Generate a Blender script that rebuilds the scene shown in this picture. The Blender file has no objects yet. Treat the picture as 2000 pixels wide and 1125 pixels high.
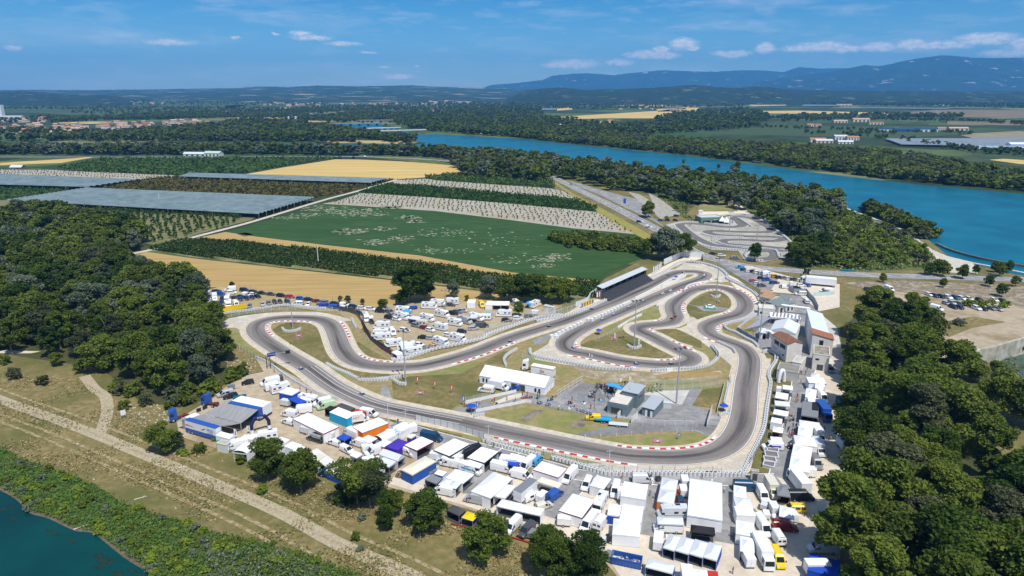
import bpy,bmesh,math,random
import numpy as np
from mathutils import Vector
def setval(n,i,v):n.inputs[i].default_value=v
# camera, world, sun
SC=bpy.context.scene
C=SC.collection
PITCH=math.radians(16.24);HC=95.0;FP=1334.0
SP,CP=math.sin(PITCH),math.cos(PITCH)
R=math.radians
cd=bpy.data.cameras.new('camera');cam=bpy.data.objects.new('camera',cd);C.objects.link(cam)
cam.location=(0,0,HC);cam.rotation_euler=(math.pi/2-PITCH,0,0)
cd.sensor_width=36;cd.lens=FP/2000*36;cd.clip_start=1;cd.clip_end=90000
SC.camera=cam
SC.view_settings.view_transform='Standard';SC.view_settings.look='None'
SC.view_settings.exposure=0.08;SC.view_settings.gamma=1
SUN_AZ,SUN_EL=155.0,61.0
W=bpy.data.worlds.new('World');SC.world=W;W.use_nodes=True
nt=W.node_tree;N=nt.nodes;L=nt.links
for n in list(N):N.remove(n)
def nd(t,**k):
 n=N.new(t)
 for a,b in k.items():setattr(n,a,b)
 return n
def mth(op,a,b=None,c=None,clamp=False):
 n=N.new('ShaderNodeMath');n.operation=op;n.use_clamp=clamp
 for i,v in enumerate((a,b,c)):
  if v is None:continue
  if hasattr(v,'is_output'):L.new(v,n.inputs[i])
  else:setval(n,i,v)
 return n.outputs[0]
sky=nd('ShaderNodeTexSky',sky_type='NISHITA',sun_disc=False,sun_elevation=R(SUN_EL),sun_rotation=R(SUN_AZ),altitude=100,air_density=1.0,dust_density=0.3,ozone_density=4.0)
tc=nd('ShaderNodeTexCoord');sx=nd('ShaderNodeSeparateXYZ');L.new(tc.outputs['Generated'],sx.inputs[0])
az=mth('ARCTAN2',sx.outputs[0],sx.outputs[1]);el=mth('ARCSINE',sx.outputs[2])
cmb=nd('ShaderNodeCombineXYZ');L.new(az,cmb.inputs[0]);L.new(el,cmb.inputs[1])
def noise(vec,scale,detail,rough=0.5,mul=None):
 if mul:
  m=nd('ShaderNodeVectorMath',operation='MULTIPLY');L.new(vec,m.inputs[0]);setval(m,1,mul);vec=m.outputs[0]
 n=nd('ShaderNodeTexNoise');L.new(vec,n.inputs['Vector']);setval(n,'Scale',scale)
 setval(n,'Detail',detail);setval(n,'Roughness',rough)
 return n
def azel(px,py):
 u=(px-1000)/FP;v=(py-562.5)/FP
 d=Vector((u,CP-v*SP,-(SP+v*CP))).normalized()
 return math.atan2(d.x,d.y),math.asin(d.z)
wob=noise(cmb.outputs[0],60,5,0.6,(1,1.6,1))
wv=nd('ShaderNodeVectorMath',operation='SUBTRACT');L.new(wob.outputs['Color'],wv.inputs[0]);setval(wv,1,(.5,.5,.5))
ws=nd('ShaderNodeVectorMath',operation='MULTIPLY_ADD');L.new(wv.outputs[0],ws.inputs[0]);setval(ws,1,(.014,.009,0));L.new(cmb.outputs[0],ws.inputs[2])
PUFF=[(1335,86,26,10),(1292,96,16,5),(1355,94,10,4),(1265,107,44,7),(1210,122,34,6),(1120,125,58,10),(1300,108,26,7),(1090,127,40,7),(1430,105,34,6),(1495,93,17,10),(1560,95,30,6),(1605,91,44,8),(1650,95,28,7),(1715,92,30,8),(1780,87,24,9),(1840,88,44,7),(1925,76,40,9),(1975,104,40,5),(25,92,16,6),(460,74,14,4),(538,66,9,3),(585,65,26,6),(610,74,50,7),(670,86,46,5),(750,130,17,4),(815,128,8,3),(720,103,20,4),(330,82,60,7),(780,150,44,7),(1990,85,12,8),(2060,92,60,14),(-40,100,30,8)]
acc=None
for i,(px,py,hw,hh)in enumerate(PUFF):
 a0,e0=azel(px,py)
 s=nd('ShaderNodeVectorMath',operation='SUBTRACT');L.new(ws.outputs[0],s.inputs[0]);setval(s,1,(a0,e0,0))
 m=nd('ShaderNodeVectorMath',operation='MULTIPLY');L.new(s.outputs[0],m.inputs[0]);setval(m,1,(FP/hw,FP/hh,0))
 ln=nd('ShaderNodeVectorMath',operation='LENGTH');L.new(m.outputs[0],ln.inputs[0])
 d=ln.outputs['Value']
 if px<1000:d=mth('ADD',d,0.32)
 elif py>112:d=mth('ADD',d,0.2)
 acc=d if acc is None else mth('MINIMUM',acc,d)
mr=nd('ShaderNodeMapRange');L.new(acc,mr.inputs[0]);setval(mr,1,1.22);setval(mr,2,0.55)
det=noise(cmb.outputs[0],130,7,0.65,(1,1.8,1))
cl=mth('MULTIPLY',mr.outputs[0],mth('MULTIPLY_ADD',det.outputs[0],2.8,-0.5),clamp=True)
v1=noise(cmb.outputs[0],3.2,8,0.62,(1.4,9,1));v2=nd('ShaderNodeMapRange');L.new(v1.outputs[0],v2.inputs[0]);setval(v2,1,.5);setval(v2,2,.78);setval(v2,4,.38)
v3=noise(cmb.outputs[0],14,7,0.6,(1.2,5,1));v4=nd('ShaderNodeMapRange');L.new(v3.outputs[0],v4.inputs[0]);setval(v4,1,.52);setval(v4,2,.8);setval(v4,4,.30)
veil=mth('ADD',v2.outputs[0],v4.outputs[0])
allc=mth('MAXIMUM',cl,veil,clamp=True)
tint=nd('ShaderNodeMix',data_type='RGBA',blend_type='MULTIPLY');setval(tint,0,1)
L.new(sky.outputs[0],tint.inputs[6])
gr=nd('ShaderNodeMapRange');L.new(el,gr.inputs[0]);setval(gr,1,0.0);setval(gr,2,0.16)
tm=nd('ShaderNodeMix',data_type='RGBA');L.new(gr.outputs[0],tm.inputs[0]);setval(tm,6,(0.70,0.98,1.24,1));setval(tm,7,(0.005,0.52,0.88,1))
g2=nd('ShaderNodeMapRange');L.new(el,g2.inputs[0]);setval(g2,1,0.2);setval(g2,2,0.6)
tm2=nd('ShaderNodeMix',data_type='RGBA');L.new(g2.outputs[0],tm2.inputs[0]);L.new(tm.outputs[2],tm2.inputs[6]);setval(tm2,7,(1.5,1.5,1.55,1))
L.new(tm2.outputs[2],tint.inputs[7])
cm=nd('ShaderNodeMix',data_type='RGBA');L.new(allc,cm.inputs[0]);L.new(tint.outputs[2],cm.inputs[6]);setval(cm,7,(9.0,9.2,9.5,1))
bg=nd('ShaderNodeBackground');setval(bg,1,0.10);L.new(cm.outputs[2],bg.inputs[0])
wo=nd('ShaderNodeOutputWorld');L.new(bg.outputs[0],wo.inputs[0])
sl=bpy.data.lights.new('sun','SUN');sl.energy=4.9;sl.angle=R(0.5);sl.color=(1,.965,.9)
so=bpy.data.objects.new('sun',sl);C.objects.link(so)
sd=Vector((math.sin(R(SUN_AZ))*math.cos(R(SUN_EL)),math.cos(R(SUN_AZ))*math.cos(R(SUN_EL)),math.sin(R(SUN_EL))))
so.rotation_euler=sd.to_track_quat('Z','Y').to_euler();so.location=(0,-50,300)
# helpers
def P(px,py,z=0.0):
 """photo pixel (2000 x 1125) -> point of the horizontal plane at height z"""
 u=(px-1000)/FP;v=(py-562.5)/FP
 t=(HC-z)/max(SP+v*CP,0.0025)
 return Vector((u*t,(CP-v*SP)*t,z))
def PD(px,py,D):
 """photo pixel -> point at horizontal depth D (for ridges above the plain)"""
 u=(px-1000)/FP;v=(py-562.5)/FP;t=D/(CP-v*SP)
 return Vector((u*t,D,HC-(SP+v*CP)*t))
def fr(o,pts):return[(o[0]+x/o[2],o[1]+y/o[2])for x,y in pts]
rnd=random.Random(5)
MATS={}
def nodes_of(m):
 m.use_nodes=True;t=m.node_tree
 return t,t.nodes,t.links,t.nodes['Principled BSDF']
def M(name,c1,c2=None,sc=1.0,rough=.8,c3=None,sc3=.1,t3=(.5,.62),bump=0,metal=0,spec=.1,obj=False,lo=.35,hi=.65,stretch=None,detail=5):
 """procedural material: c1/c2 mixed by noise of scale sc (world metres), c3 in larger patches"""
 if name in MATS:return MATS[name]
 m=bpy.data.materials.new(name);MATS[name]=m
 t,n,l,b=nodes_of(m)
 setval(b,'Roughness',rough);setval(b,'Metallic',metal);setval(b,'Specular IOR Level',spec)
 if c2 is None:c2=tuple(min(1,x*.88)for x in c1)
 g=n.new('ShaderNodeNewGeometry')if not obj else n.new('ShaderNodeTexCoord')
 src=g.outputs['Position']if not obj else g.outputs['Object']
 if stretch:
  mp=n.new('ShaderNodeMapping');setval(mp,'Rotation',(0,0,stretch[0]));setval(mp,'Scale',(stretch[1],stretch[2],1))
  l.new(src,mp.inputs[0]);src=mp.outputs[0]
 a=n.new('ShaderNodeTexNoise');setval(a,'Scale',sc);setval(a,'Detail',detail);l.new(src,a.inputs['Vector'])
 r=n.new('ShaderNodeMapRange');setval(r,1,lo);setval(r,2,hi);l.new(a.outputs[0],r.inputs[0])
 x=n.new('ShaderNodeMix');x.data_type='RGBA';l.new(r.outputs[0],x.inputs[0])
 setval(x,6,(*c1,1));setval(x,7,(*c2,1))
 out=x.outputs[2]
 if c3:
  a3=n.new('ShaderNodeTexNoise');setval(a3,'Scale',sc3);setval(a3,'Detail',6);setval(a3,'Roughness',.65);l.new(src,a3.inputs['Vector'])
  r3=n.new('ShaderNodeMapRange');setval(r3,1,t3[0]);setval(r3,2,t3[1]);l.new(a3.outputs[0],r3.inputs[0])
  x3=n.new('ShaderNodeMix');x3.data_type='RGBA';l.new(r3.outputs[0],x3.inputs[0]);l.new(out,x3.inputs[6]);setval(x3,7,(*c3,1));out=x3.outputs[2]
 l.new(out,b.inputs['Base Color'])
 if bump:
  bp=n.new('ShaderNodeBump');setval(bp,'Strength',.6);setval(bp,'Distance',bump);l.new(a.outputs[0],bp.inputs['Height']);l.new(bp.outputs[0],b.inputs['Normal'])
 return m
def leafmat(name,ca,cb,cc,sc=.12,trans=.25):
 m=bpy.data.materials.new(name);MATS[name]=m
 t,n,l,b=nodes_of(m)
 setval(b,'Roughness',.6);setval(b,'Specular IOR Level',.08)
 g=n.new('ShaderNodeNewGeometry');oi=n.new('ShaderNodeObjectInfo')
 a=n.new('ShaderNodeTexNoise');setval(a,'Scale',sc);setval(a,'Detail',2);l.new(g.outputs['Position'],a.inputs['Vector'])
 f=n.new('ShaderNodeTexNoise');setval(f,'Scale',1.3);setval(f,'Detail',3);l.new(g.outputs['Position'],f.inputs['Vector'])
 ad=n.new('ShaderNodeMath');ad.operation='MULTIPLY_ADD';l.new(oi.outputs['Random'],ad.inputs[0]);setval(ad,1,.45);l.new(a.outputs[0],ad.inputs[2])
 ad2=n.new('ShaderNodeMath');ad2.operation='MULTIPLY_ADD';l.new(f.outputs[0],ad2.inputs[0]);setval(ad2,1,.35);l.new(ad.outputs[0],ad2.inputs[2])
 rp=n.new('ShaderNodeValToRGB');e=rp.color_ramp.elements
 e[0].position=.5;e[0].color=(*ca,1);e[1].position=1.0;e[1].color=(*cc,1)
 e2=e.new(.75);e2.color=(*cb,1)
 l.new(ad2.outputs[0],rp.inputs[0]);l.new(rp.outputs[0],b.inputs['Base Color'])
 tr=n.new('ShaderNodeBsdfTranslucent');mx=n.new('ShaderNodeMixShader');setval(mx,0,trans)
 hs=n.new('ShaderNodeHueSaturation');setval(hs,'Value',1.3);l.new(rp.outputs[0],hs.inputs['Color']);l.new(hs.outputs[0],tr.inputs[0])
 l.new(b.outputs[0],mx.inputs[1]);l.new(tr.outputs[0],mx.inputs[2]);l.new(mx.outputs[0],n['Material Output'].inputs[0])
 return m
def link(name,me,*a):
 mat=parent=loc=None;rz=0
 for q in a:
  if isinstance(q,bpy.types.Object):parent=q
  elif isinstance(q,(int,float)):rz=q
  elif isinstance(q,Vector)or(isinstance(q,tuple)and isinstance(q[0],(int,float))):loc=q
  elif q is not None:mat=q
 o=bpy.data.objects.new(name,me);C.objects.link(o)
 if mat is not None and me is not None and not me.materials:
  for q in(mat if isinstance(mat,(list,tuple))else[mat]):me.materials.append(q)
 if parent:o.parent=parent
 if loc is not None:o.location=loc
 if rz:o.rotation_euler=(0,0,rz)
 return o
def tag(o,label=None,cat=None,group=None,kind=None):
 if label:o['label']=label
 if cat:o['category']=cat
 if group:o['group']=group
 if kind:o['kind']=kind
 return o
def npmesh(name,v,f):
 """v: N x 3 array, f: M x k array (all faces k-gons)"""
 v=np.asarray(v,np.float32);f=np.asarray(f,np.int32);k=f.shape[1]
 me=bpy.data.meshes.new(name)
 me.vertices.add(len(v));me.vertices.foreach_set('co',v.ravel())
 me.loops.add(f.size);me.loops.foreach_set('vertex_index',f.ravel())
 me.polygons.add(len(f));me.polygons.foreach_set('loop_start',np.arange(0,f.size,k,dtype=np.int32));me.polygons.foreach_set('loop_total',np.full(len(f),k,np.int32))
 me.update(calc_edges=True);return me
class MB:
 """collects boxes, prisms and tubes, becomes one mesh"""
 def __init__(s):s.v=[];s.f=[];s.m=[]
 def add(s,vs,fs,mi=0):
  b=len(s.v);s.v+=[tuple(x)for x in vs];s.f+=[tuple(b+i for i in f)for f in fs];s.m+=[mi]*len(fs);return s
 def box(s,x0,x1,y0,y1,z0,z1,mi=0):
  return s.add([(x0,y0,z0),(x1,y0,z0),(x1,y1,z0),(x0,y1,z0),(x0,y0,z1),(x1,y0,z1),(x1,y1,z1),(x0,y1,z1)],[(3,2,1,0),(4,5,6,7),(0,1,5,4),(1,2,6,5),(2,3,7,6),(3,0,4,7)],mi)
 def prism(s,prof,y0,y1,mi=0,inset=0,zi=1e9):
  """prof: list of (x, z) extruded in y; vertices above zi pulled in by inset"""
  n=len(prof)
  a=[(x,y0+(inset if z>zi else 0),z)for x,z in prof];b=[(x,y1-(inset if z>zi else 0),z)for x,z in prof]
  return s.add(a+b,[tuple(range(n)),tuple(range(2*n-1,n-1,-1))]+[(i+n,(i+1)%n+n,(i+1)%n,i)for i in range(n)],mi)
 def tube(s,p,q,r0,r1=None,n=6,mi=0):
  p=Vector(p);q=Vector(q);r1=r0 if r1 is None else r1;d=(q-p).normalized()
  u=d.orthogonal().normalized();w=d.cross(u)
  a=[p+(u*math.cos(t)+w*math.sin(t))*r0 for t in[2*math.pi*i/n for i in range(n)]];b=[q+(u*math.cos(t)+w*math.sin(t))*r1 for t in[2*math.pi*i/n for i in range(n)]]
  return s.add(a+b,[tuple(range(n-1,-1,-1)),tuple(range(n,2*n))]+[(i,(i+1)%n,(i+1)%n+n,i+n)for i in range(n)],mi)
 def quad(s,a,b,c,d,mi=0):return s.add([a,b,c,d],[(0,1,2,3)],mi)
 def mesh(s,name,mats=None):
  me=bpy.data.meshes.new(str(name));me.from_pydata(s.v,[],s.f)
  for q in(mats if isinstance(mats,(list,tuple))else[mats]if mats else[]):me.materials.append(q)
  if any(s.m):me.polygons.foreach_set('material_index',s.m)
  me.update();return me
 def build(s,name,mats,parent=None,loc=None,rz=0):return link(name,s.mesh(name,mats),None,parent,loc,rz)
def empty(name,loc,rz=0):
 o=bpy.data.objects.new(name,None);C.objects.link(o);o.location=loc;o.rotation_euler=(0,0,rz);o.empty_display_size=.3;return o
def copy_tree(o,parent=None):
 c=o.copy();C.objects.link(c)
 if parent:c.parent=parent
 for ch in o.children:copy_tree(ch,c)
 return c
 # ground sheets
LAY=[0]
def sheet(name,px,mat,z,conv=True,kind='structure'):
 if z>=.2:LAY[0]+=.00015;z+=LAY[0]
 pts=[P(*p,z)if conv else Vector((p[0],p[1],z))for p in px]
 bm=bmesh.new();vs=[bm.verts.new(p)for p in pts];f=bm.faces.new(vs)
 if f.normal.z<0:f.normal_flip()
 bm.normal_update()
 if f.normal.z<0:f.normal_flip()
 bmesh.ops.triangulate(bm,faces=bm.faces[:])
 me=bpy.data.meshes.new(name);bm.to_mesh(me);bm.free()
 return tag(link(name,me,mat),kind=kind)
def crs(pts,n=6,closed=False):
 """catmull-rom through points"""
 pts=[Vector(p)for p in pts];out=[];m=len(pts)
 rng=range(m if closed else m-1)
 for i in rng:
  if closed:a,b,c,d=(pts[(i+k-1)%m]for k in range(4))
  else:a,b,c,d=pts[max(i-1,0)],pts[i],pts[i+1],pts[min(i+2,m-1)]
  for k in range(n):
   t=k/n;out.append(.5*((2*b)+(-a+c)*t+(2*a-5*b+4*c-d)*t*t+(-a+3*b-3*c+d)*t**3))
 if not closed:out.append(pts[-1])
 return out
def offs(line,d,closed=False):
 out=[];m=len(line)
 for i,p in enumerate(line):
  a=line[i-1]if(i or closed)else p;b=line[(i+1)%m]if(i<m-1 or closed)else p
  t=(b-a);t.z=0;t.normalize();out.append(p+Vector((-t.y,t.x,0))*d)
 return out
def ribbon(name,line,o0,o1,mat,z,closed=False,kind='structure',mats=None,step=None,cols=1):
 if z>=.2:LAY[0]+=.00015;z+=LAY[0]
 m=len(line);tot=m if closed else m-1
 vs=[];uv=[];s=0
 edges=[offs(line,o0+(o1-o0)*k/cols,closed)for k in range(cols+1)]
 acc=[0]
 for i in range(1,m+1):acc.append(acc[-1]+(line[i%m]-line[i-1]).length)
 for i in range(m):
  for k in range(cols+1):p=edges[k][i];vs.append((p.x,p.y,z+.004*i/m))
 fs=[];fuv=[];mi=[]
 for i in range(tot):
  j=(i+1)%m
  for k in range(cols):
   fs.append((i*(cols+1)+k+1,i*(cols+1)+k,j*(cols+1)+k,j*(cols+1)+k+1));fuv+=[(acc[i],(k+1)/cols),(acc[i],k/cols),(acc[i+1],k/cols),(acc[i+1],(k+1)/cols)]
   mi.append(int(acc[i]/step)%2 if step else 0)
 me=bpy.data.meshes.new(name);me.from_pydata(vs,[],fs);u=me.uv_layers.new(name='uv');u.data.foreach_set('uv',np.array(fuv,np.float32).ravel())
 if mats:
  for q in mats:me.materials.append(q)
  me.polygons.foreach_set('material_index',mi)
 else:me.materials.append(mat)
 me.update();bm=bmesh.new();bm.from_mesh(me)
 bm.normal_update()
 fl=[f for f in bm.faces if f.normal.z<0];bmesh.ops.reverse_faces(bm,faces=fl);bm.to_mesh(me);bm.free()
 o=link(name,me)
 return tag(o,kind=kind)if kind else o
def resample(line,d,closed=False):
 pts=list(line)+([line[0]]if closed else[]);out=[pts[0].copy()];need=d
 for a,b in zip(pts,pts[1:]):
  l=(b-a).length
  pos=0
  while l-pos>=need and l>0:
   pos+=need;out.append(a+(b-a)*(pos/l));need=d
  need-=(l-pos)
 return out
 # setting materials
m_dry=M('dry_grass',(.155,.122,.046),(.255,.20,.088),.55,c3=(.115,.112,.036),sc3=.045,t3=(.42,.62),bump=.15)
m_infield=M('infield_grass',(.30,.235,.115),(.22,.175,.075),.5,c3=(.17,.20,.05),sc3=.06,t3=(.48,.66),bump=.1)
m_mown=M('mown_grass',(.25,.215,.085),(.17,.19,.055),.35,c3=(.31,.25,.13),sc3=.07,t3=(.5,.68))
m_gravel=M('pale_gravel',(.50,.455,.375),(.40,.36,.29),1.6,c3=(.56,.51,.43),sc3=.15)
m_shoulder=M('sandy_shoulder',(.58,.50,.38),(.47,.40,.29),.7,c3=(.36,.29,.18),sc3=.12,t3=(.55,.75))
m_padd=M('paddock_dirt',(.45,.37,.26),(.36,.29,.19),.5,c3=(.27,.21,.12),sc3=.05,t3=(.5,.66),bump=.05)
m_padw=M('paddock_gravel',(.60,.53,.42),(.52,.45,.35),.6,c3=(.44,.37,.27),sc3=.06,t3=(.55,.7))
m_asph=M('asphalt',(.20,.195,.185),(.155,.15,.145),1.1,c3=(.25,.245,.235),sc3=.09,t3=(.45,.7),rough=.85)
m_asph2=M('old_asphalt',(.26,.255,.245),(.20,.195,.19),.5,c3=(.33,.32,.30),sc3=.12)
m_line=M('white_line',(.78,.78,.76),(.62,.62,.60),2.0)
m_conc=M('concrete',(.50,.48,.43),(.38,.36,.32),.4,c3=(.56,.53,.47),sc3=.1)
m_lane=M('chalky_lane',(.56,.52,.44),(.42,.38,.30),.3)
m_straw=M('stubble_field',(.44,.30,.115),(.34,.23,.085),.09,c3=(.28,.20,.075),sc3=.02,t3=(.5,.75),stretch=(0,.35,6.0))
m_straw2=M('wheat_field',(.55,.39,.13),(.44,.30,.095),.05,c3=(.60,.46,.20),sc3=.02,stretch=(.25,.25,5.0))
m_greenf=M('green_crop',(.028,.066,.018),(.046,.092,.026),.12,c3=(.030,.070,.016),sc3=.02,stretch=(0,.5,2.0))
m_bare=M('sandy_bare_patch',(.50,.49,.34),(.040,.085,.024),1.0,lo=.40,hi=.60,stretch=(0,.6,1.2),detail=4)
m_stony=M('stony_field',(.39,.355,.285),(.32,.29,.225),.1,c3=(.33,.29,.2),sc3=.03)
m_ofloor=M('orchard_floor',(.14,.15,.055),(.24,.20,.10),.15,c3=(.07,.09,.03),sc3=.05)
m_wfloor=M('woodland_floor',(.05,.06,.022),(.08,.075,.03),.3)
m_meadow=M('far_meadow',(.045,.080,.022),(.075,.10,.032),.006,c3=(.03,.05,.018),sc3=.004,stretch=(.1,.4,2.5))
def water(name,c1,c2,sc,rough=.12,wave=.05,ws=.8):
 m=M(name,c1,c2,sc,rough=rough,spec=.3)
 t,n,l,b=nodes_of(m);setval(b,'IOR',1.33)
 g=n.new('ShaderNodeNewGeometry');a=n.new('ShaderNodeTexNoise');setval(a,'Scale',ws);setval(a,'Detail',4);l.new(g.outputs['Position'],a.inputs['Vector'])
 bp=n.new('ShaderNodeBump');setval(bp,'Strength',.5);setval(bp,'Distance',wave);l.new(a.outputs[0],bp.inputs['Height']);l.new(bp.outputs[0],b.inputs['Normal'])
 return m
m_river=water('river_water',(.002,.085,.135),(.004,.128,.180),.03,.3,.25,.3)
m_lake=water('canal_water',(.001,.030,.031),(.002,.060,.052),.03,.18,.05,.9)
def ground_mat():
 m=bpy.data.materials.new('farmland');t,n,l,b=nodes_of(m);setval(b,'Roughness',.95);setval(b,'Specular IOR Level',.1)
 g=n.new('ShaderNodeNewGeometry');mp=n.new('ShaderNodeMapping');setval(mp,'Rotation',(0,0,.35));setval(mp,'Scale',(.0035,.0055,1));l.new(g.outputs['Position'],mp.inputs[0])
 v=n.new('ShaderNodeTexVoronoi');setval(v,'Scale',1);v.distance='MANHATTAN';l.new(mp.outputs[0],v.inputs['Vector'])
 s=n.new('ShaderNodeSeparateColor');l.new(v.outputs['Color'],s.inputs[0])
 r=n.new('ShaderNodeValToRGB');r.color_ramp.interpolation='CONSTANT';e=r.color_ramp.elements
 cols=[(0,(.035,.055,.022)),(.22,(.055,.085,.03)),(.40,(.03,.05,.02)),(.52,(.085,.12,.04)),(.66,(.05,.075,.03)),(.80,(.15,.16,.07)),(.88,(.04,.06,.025)),(.93,(.42,.32,.13)),(.97,(.06,.10,.035))]
 e[0].color=(*cols[0][1],1);e[1].position=cols[1][0];e[1].color=(*cols[1][1],1)
 for p,c in cols[2:]:q=e.new(p);q.color=(*c,1)
 l.new(s.outputs[0],r.inputs[0])
 a=n.new('ShaderNodeTexNoise');setval(a,'Scale',.02);setval(a,'Detail',7);l.new(g.outputs['Position'],a.inputs['Vector'])
 x=n.new('ShaderNodeMix');x.data_type='RGBA';x.blend_type='MULTIPLY';setval(x,0,.8);l.new(r.outputs[0],x.inputs[6])
 mr=n.new('ShaderNodeMapRange');l.new(a.outputs[0],mr.inputs[0]);setval(mr,1,.3);setval(mr,2,.7);setval(mr,3,.5);setval(mr,4,1.35)
 l.new(mr.outputs[0],x.inputs[7]);l.new(x.outputs[2],b.inputs['Base Color'])
 return m
sheet('ground',[(-18000,-380),(18000,-380),(18000,18500),(-18000,18500)],ground_mat(),0,conv=False)
# far and middle distance land
def fld(name,pts,mat,z=.1,o=None,kind='structure'):return sheet(name,fr(o,pts)if o else pts,mat,z,kind=kind)
Z1,Z2,Z3,Z4=(0,150,4),(500,150,4),(1000,150,4),(1500,150,4)
fld('river',[(300,281.5),(500,279.5),(690,279.5),(790,281),(826,281.5),(832,279),(808,276),(788,268),(798,262.5),(850,262),(900,265),(1000,270.5),(1080,278),(1150,286),(1230,293),(1320,302),(1400,312),(1500,325),(1600,338),(1700,350),(1800,361),(1900,370),(2000,379),(2300,410),(2300,620),(2000,540),(1890,512),(1850,498),(1815,470),(1780,448),(1700,424),(1640,402),(1560,385),(1470,365),(1380,352),(1280,340),(1150,325),(1000,306),(900,300),(700,296),(500,293),(330,291)],m_river,.15)
fld('pond',[(632,243),(680,241),(745,240),(745,247),(800,256),(780,264),(720,264),(670,262),(678,255),(640,251)],m_river,.15)
fld('pond',[(775,226.5),(880,228),(884,231),(800,235),(775,231)],m_river,.15)
fld('pond',[(730,221),(750,221.5),(748,225),(728,224)],m_river,.15)
fld('backwater',[(1635,480),(1655,482),(1668,505),(1672,530),(1640,532),(1642,510)],m_river,.15)
fld('backwater',[(1716,736),(1745,740),(1748,770),(1742,800),(1722,795),(1712,765)],m_lake,.15)
for nm,mt,pts in[('wheat_field',m_straw2,[(1065,230),(1290,216),(1350,208),(1290,231),(1180,231),(1070,234)]),('wheat_field',m_straw2,[(1088,212),(1116,210),(1118,214),(1088,216)]),('wheat_field',m_straw2,[(1212,206),(1235,203),(1300,205),(1290,208),(1215,208)]),('wheat_field',m_straw2,[(1282,213),(1365,210),(1358,217),(1285,218)]),('wheat_field',m_straw2,[(1455,203),(1540,200),(1535,206),(1470,207)]),('wheat_field',m_straw2,[(1468,217),(1560,216),(1720,220),(1880,225),(1720,224),(1560,222),(1475,221)]),('wheat_field',m_straw2,[(1932,312),(1960,310),(2080,318),(2080,326),(1990,320)]),('meadow',m_meadow,[(1500,280),(1560,277),(1640,281),(1700,283),(1750,293),(1730,300),(1640,296),(1570,291)]),('meadow',m_meadow,[(0,202),(330,196),(520,200),(480,206),(420,216),(230,228),(60,220),(0,222)]),('meadow',m_meadow,[(440,206),(640,202),(680,204),(560,210),(440,213)]),('green_field',m_greenf,[(1195,261),(1260,257),(1400,262),(1380,268),(1260,270)]),('green_field',M('vine_rows',(.035,.06,.022),(.07,.10,.04),.05,stretch=(.3,1,8)),[(1260,257),(1330,251),(1500,244),(1700,247),(1880,255),(1900,262),(1740,270),(1500,264),(1400,262)]),('brown_field',M('tilled',(.27,.23,.15),(.2,.18,.11),.02),[(1870,262),(1990,256),(2060,262),(2060,272),(1900,270)]),('wheat_field',m_straw2,[(100,312),(190,306),(120,318),(0,323),(0,318)]),('brown_field',M('fallow',(.22,.16,.10),(.14,.12,.07),.01),[(1830,214),(2080,216),(2080,232),(1860,228),(1740,222)]),('brown_field',M('fallow',(.2,.16,.1)),[(1850,236),(2080,240),(2080,246),(1850,243)]),('brown_field',M('fallow',(.2,.16,.1)),[(1380,277),(1500,281),(1560,290),(1450,287),(1370,283)]),]:fld(nm,pts,mt,.12)
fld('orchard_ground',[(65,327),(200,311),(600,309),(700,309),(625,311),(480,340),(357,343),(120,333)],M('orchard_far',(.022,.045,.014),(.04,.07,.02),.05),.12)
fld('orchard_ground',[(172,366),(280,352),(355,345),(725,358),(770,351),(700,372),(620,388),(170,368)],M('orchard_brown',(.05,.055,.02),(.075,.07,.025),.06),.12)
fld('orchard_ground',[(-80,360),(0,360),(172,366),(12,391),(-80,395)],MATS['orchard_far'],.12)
fld('stony_field',[(-60,332),(0,331),(120,332),(357,342),(295,354),(250,350),(0,341),(-60,340)],m_stony,.12)
fld('wheat_field',[(480,340),(560,326),(655,311),(700,311.5),(780,315),(880,322),(893,326),(903,341),(870,344),(778,350),(760,350),(620,345)],m_straw2,.14)
fld('meadow_verge',[(780,305),(900,310),(1075,345),(1160,395),(1280,468),(1240,470),(1110,395),(1075,360),(905,345),(895,327),(800,316)],m_dry,.11)
fld('stony_field',[(765,352),(830,349),(1075,368),(1100,373),(1128,390),(1100,392),(980,380),(830,366),(770,358)],m_stony,.13)
fld('orchard_ground',[(705,377),(750,361),(830,365),(980,379),(1128,391),(1165,408),(1165,415),(1000,398),(850,388)],M('orchard_far',(.03,.05,.02)),.14)
fld('orchard_ground',[(825,347),(880,341),(905,342),(1078,352),(1082,368),(960,360),(850,352)],MATS['orchard_far'],.14)
fld('stony_field',[(630,398),(660,392),(705,377),(850,386),(1000,398),(1165,414),(1200,432),(1240,457),(1120,446),(1000,430),(850,412),(700,402)],m_stony,.15)
fld('green_field',[(440,453),(530,428),(640,399),(700,403),(850,412),(1000,430),(1120,446),(1242,458),(1275,470),(1262,500),(1190,530),(1168,548),(1000,532),(820,499),(630,478),(500,462)],m_greenf,.16)
g=random.Random(3)
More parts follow.
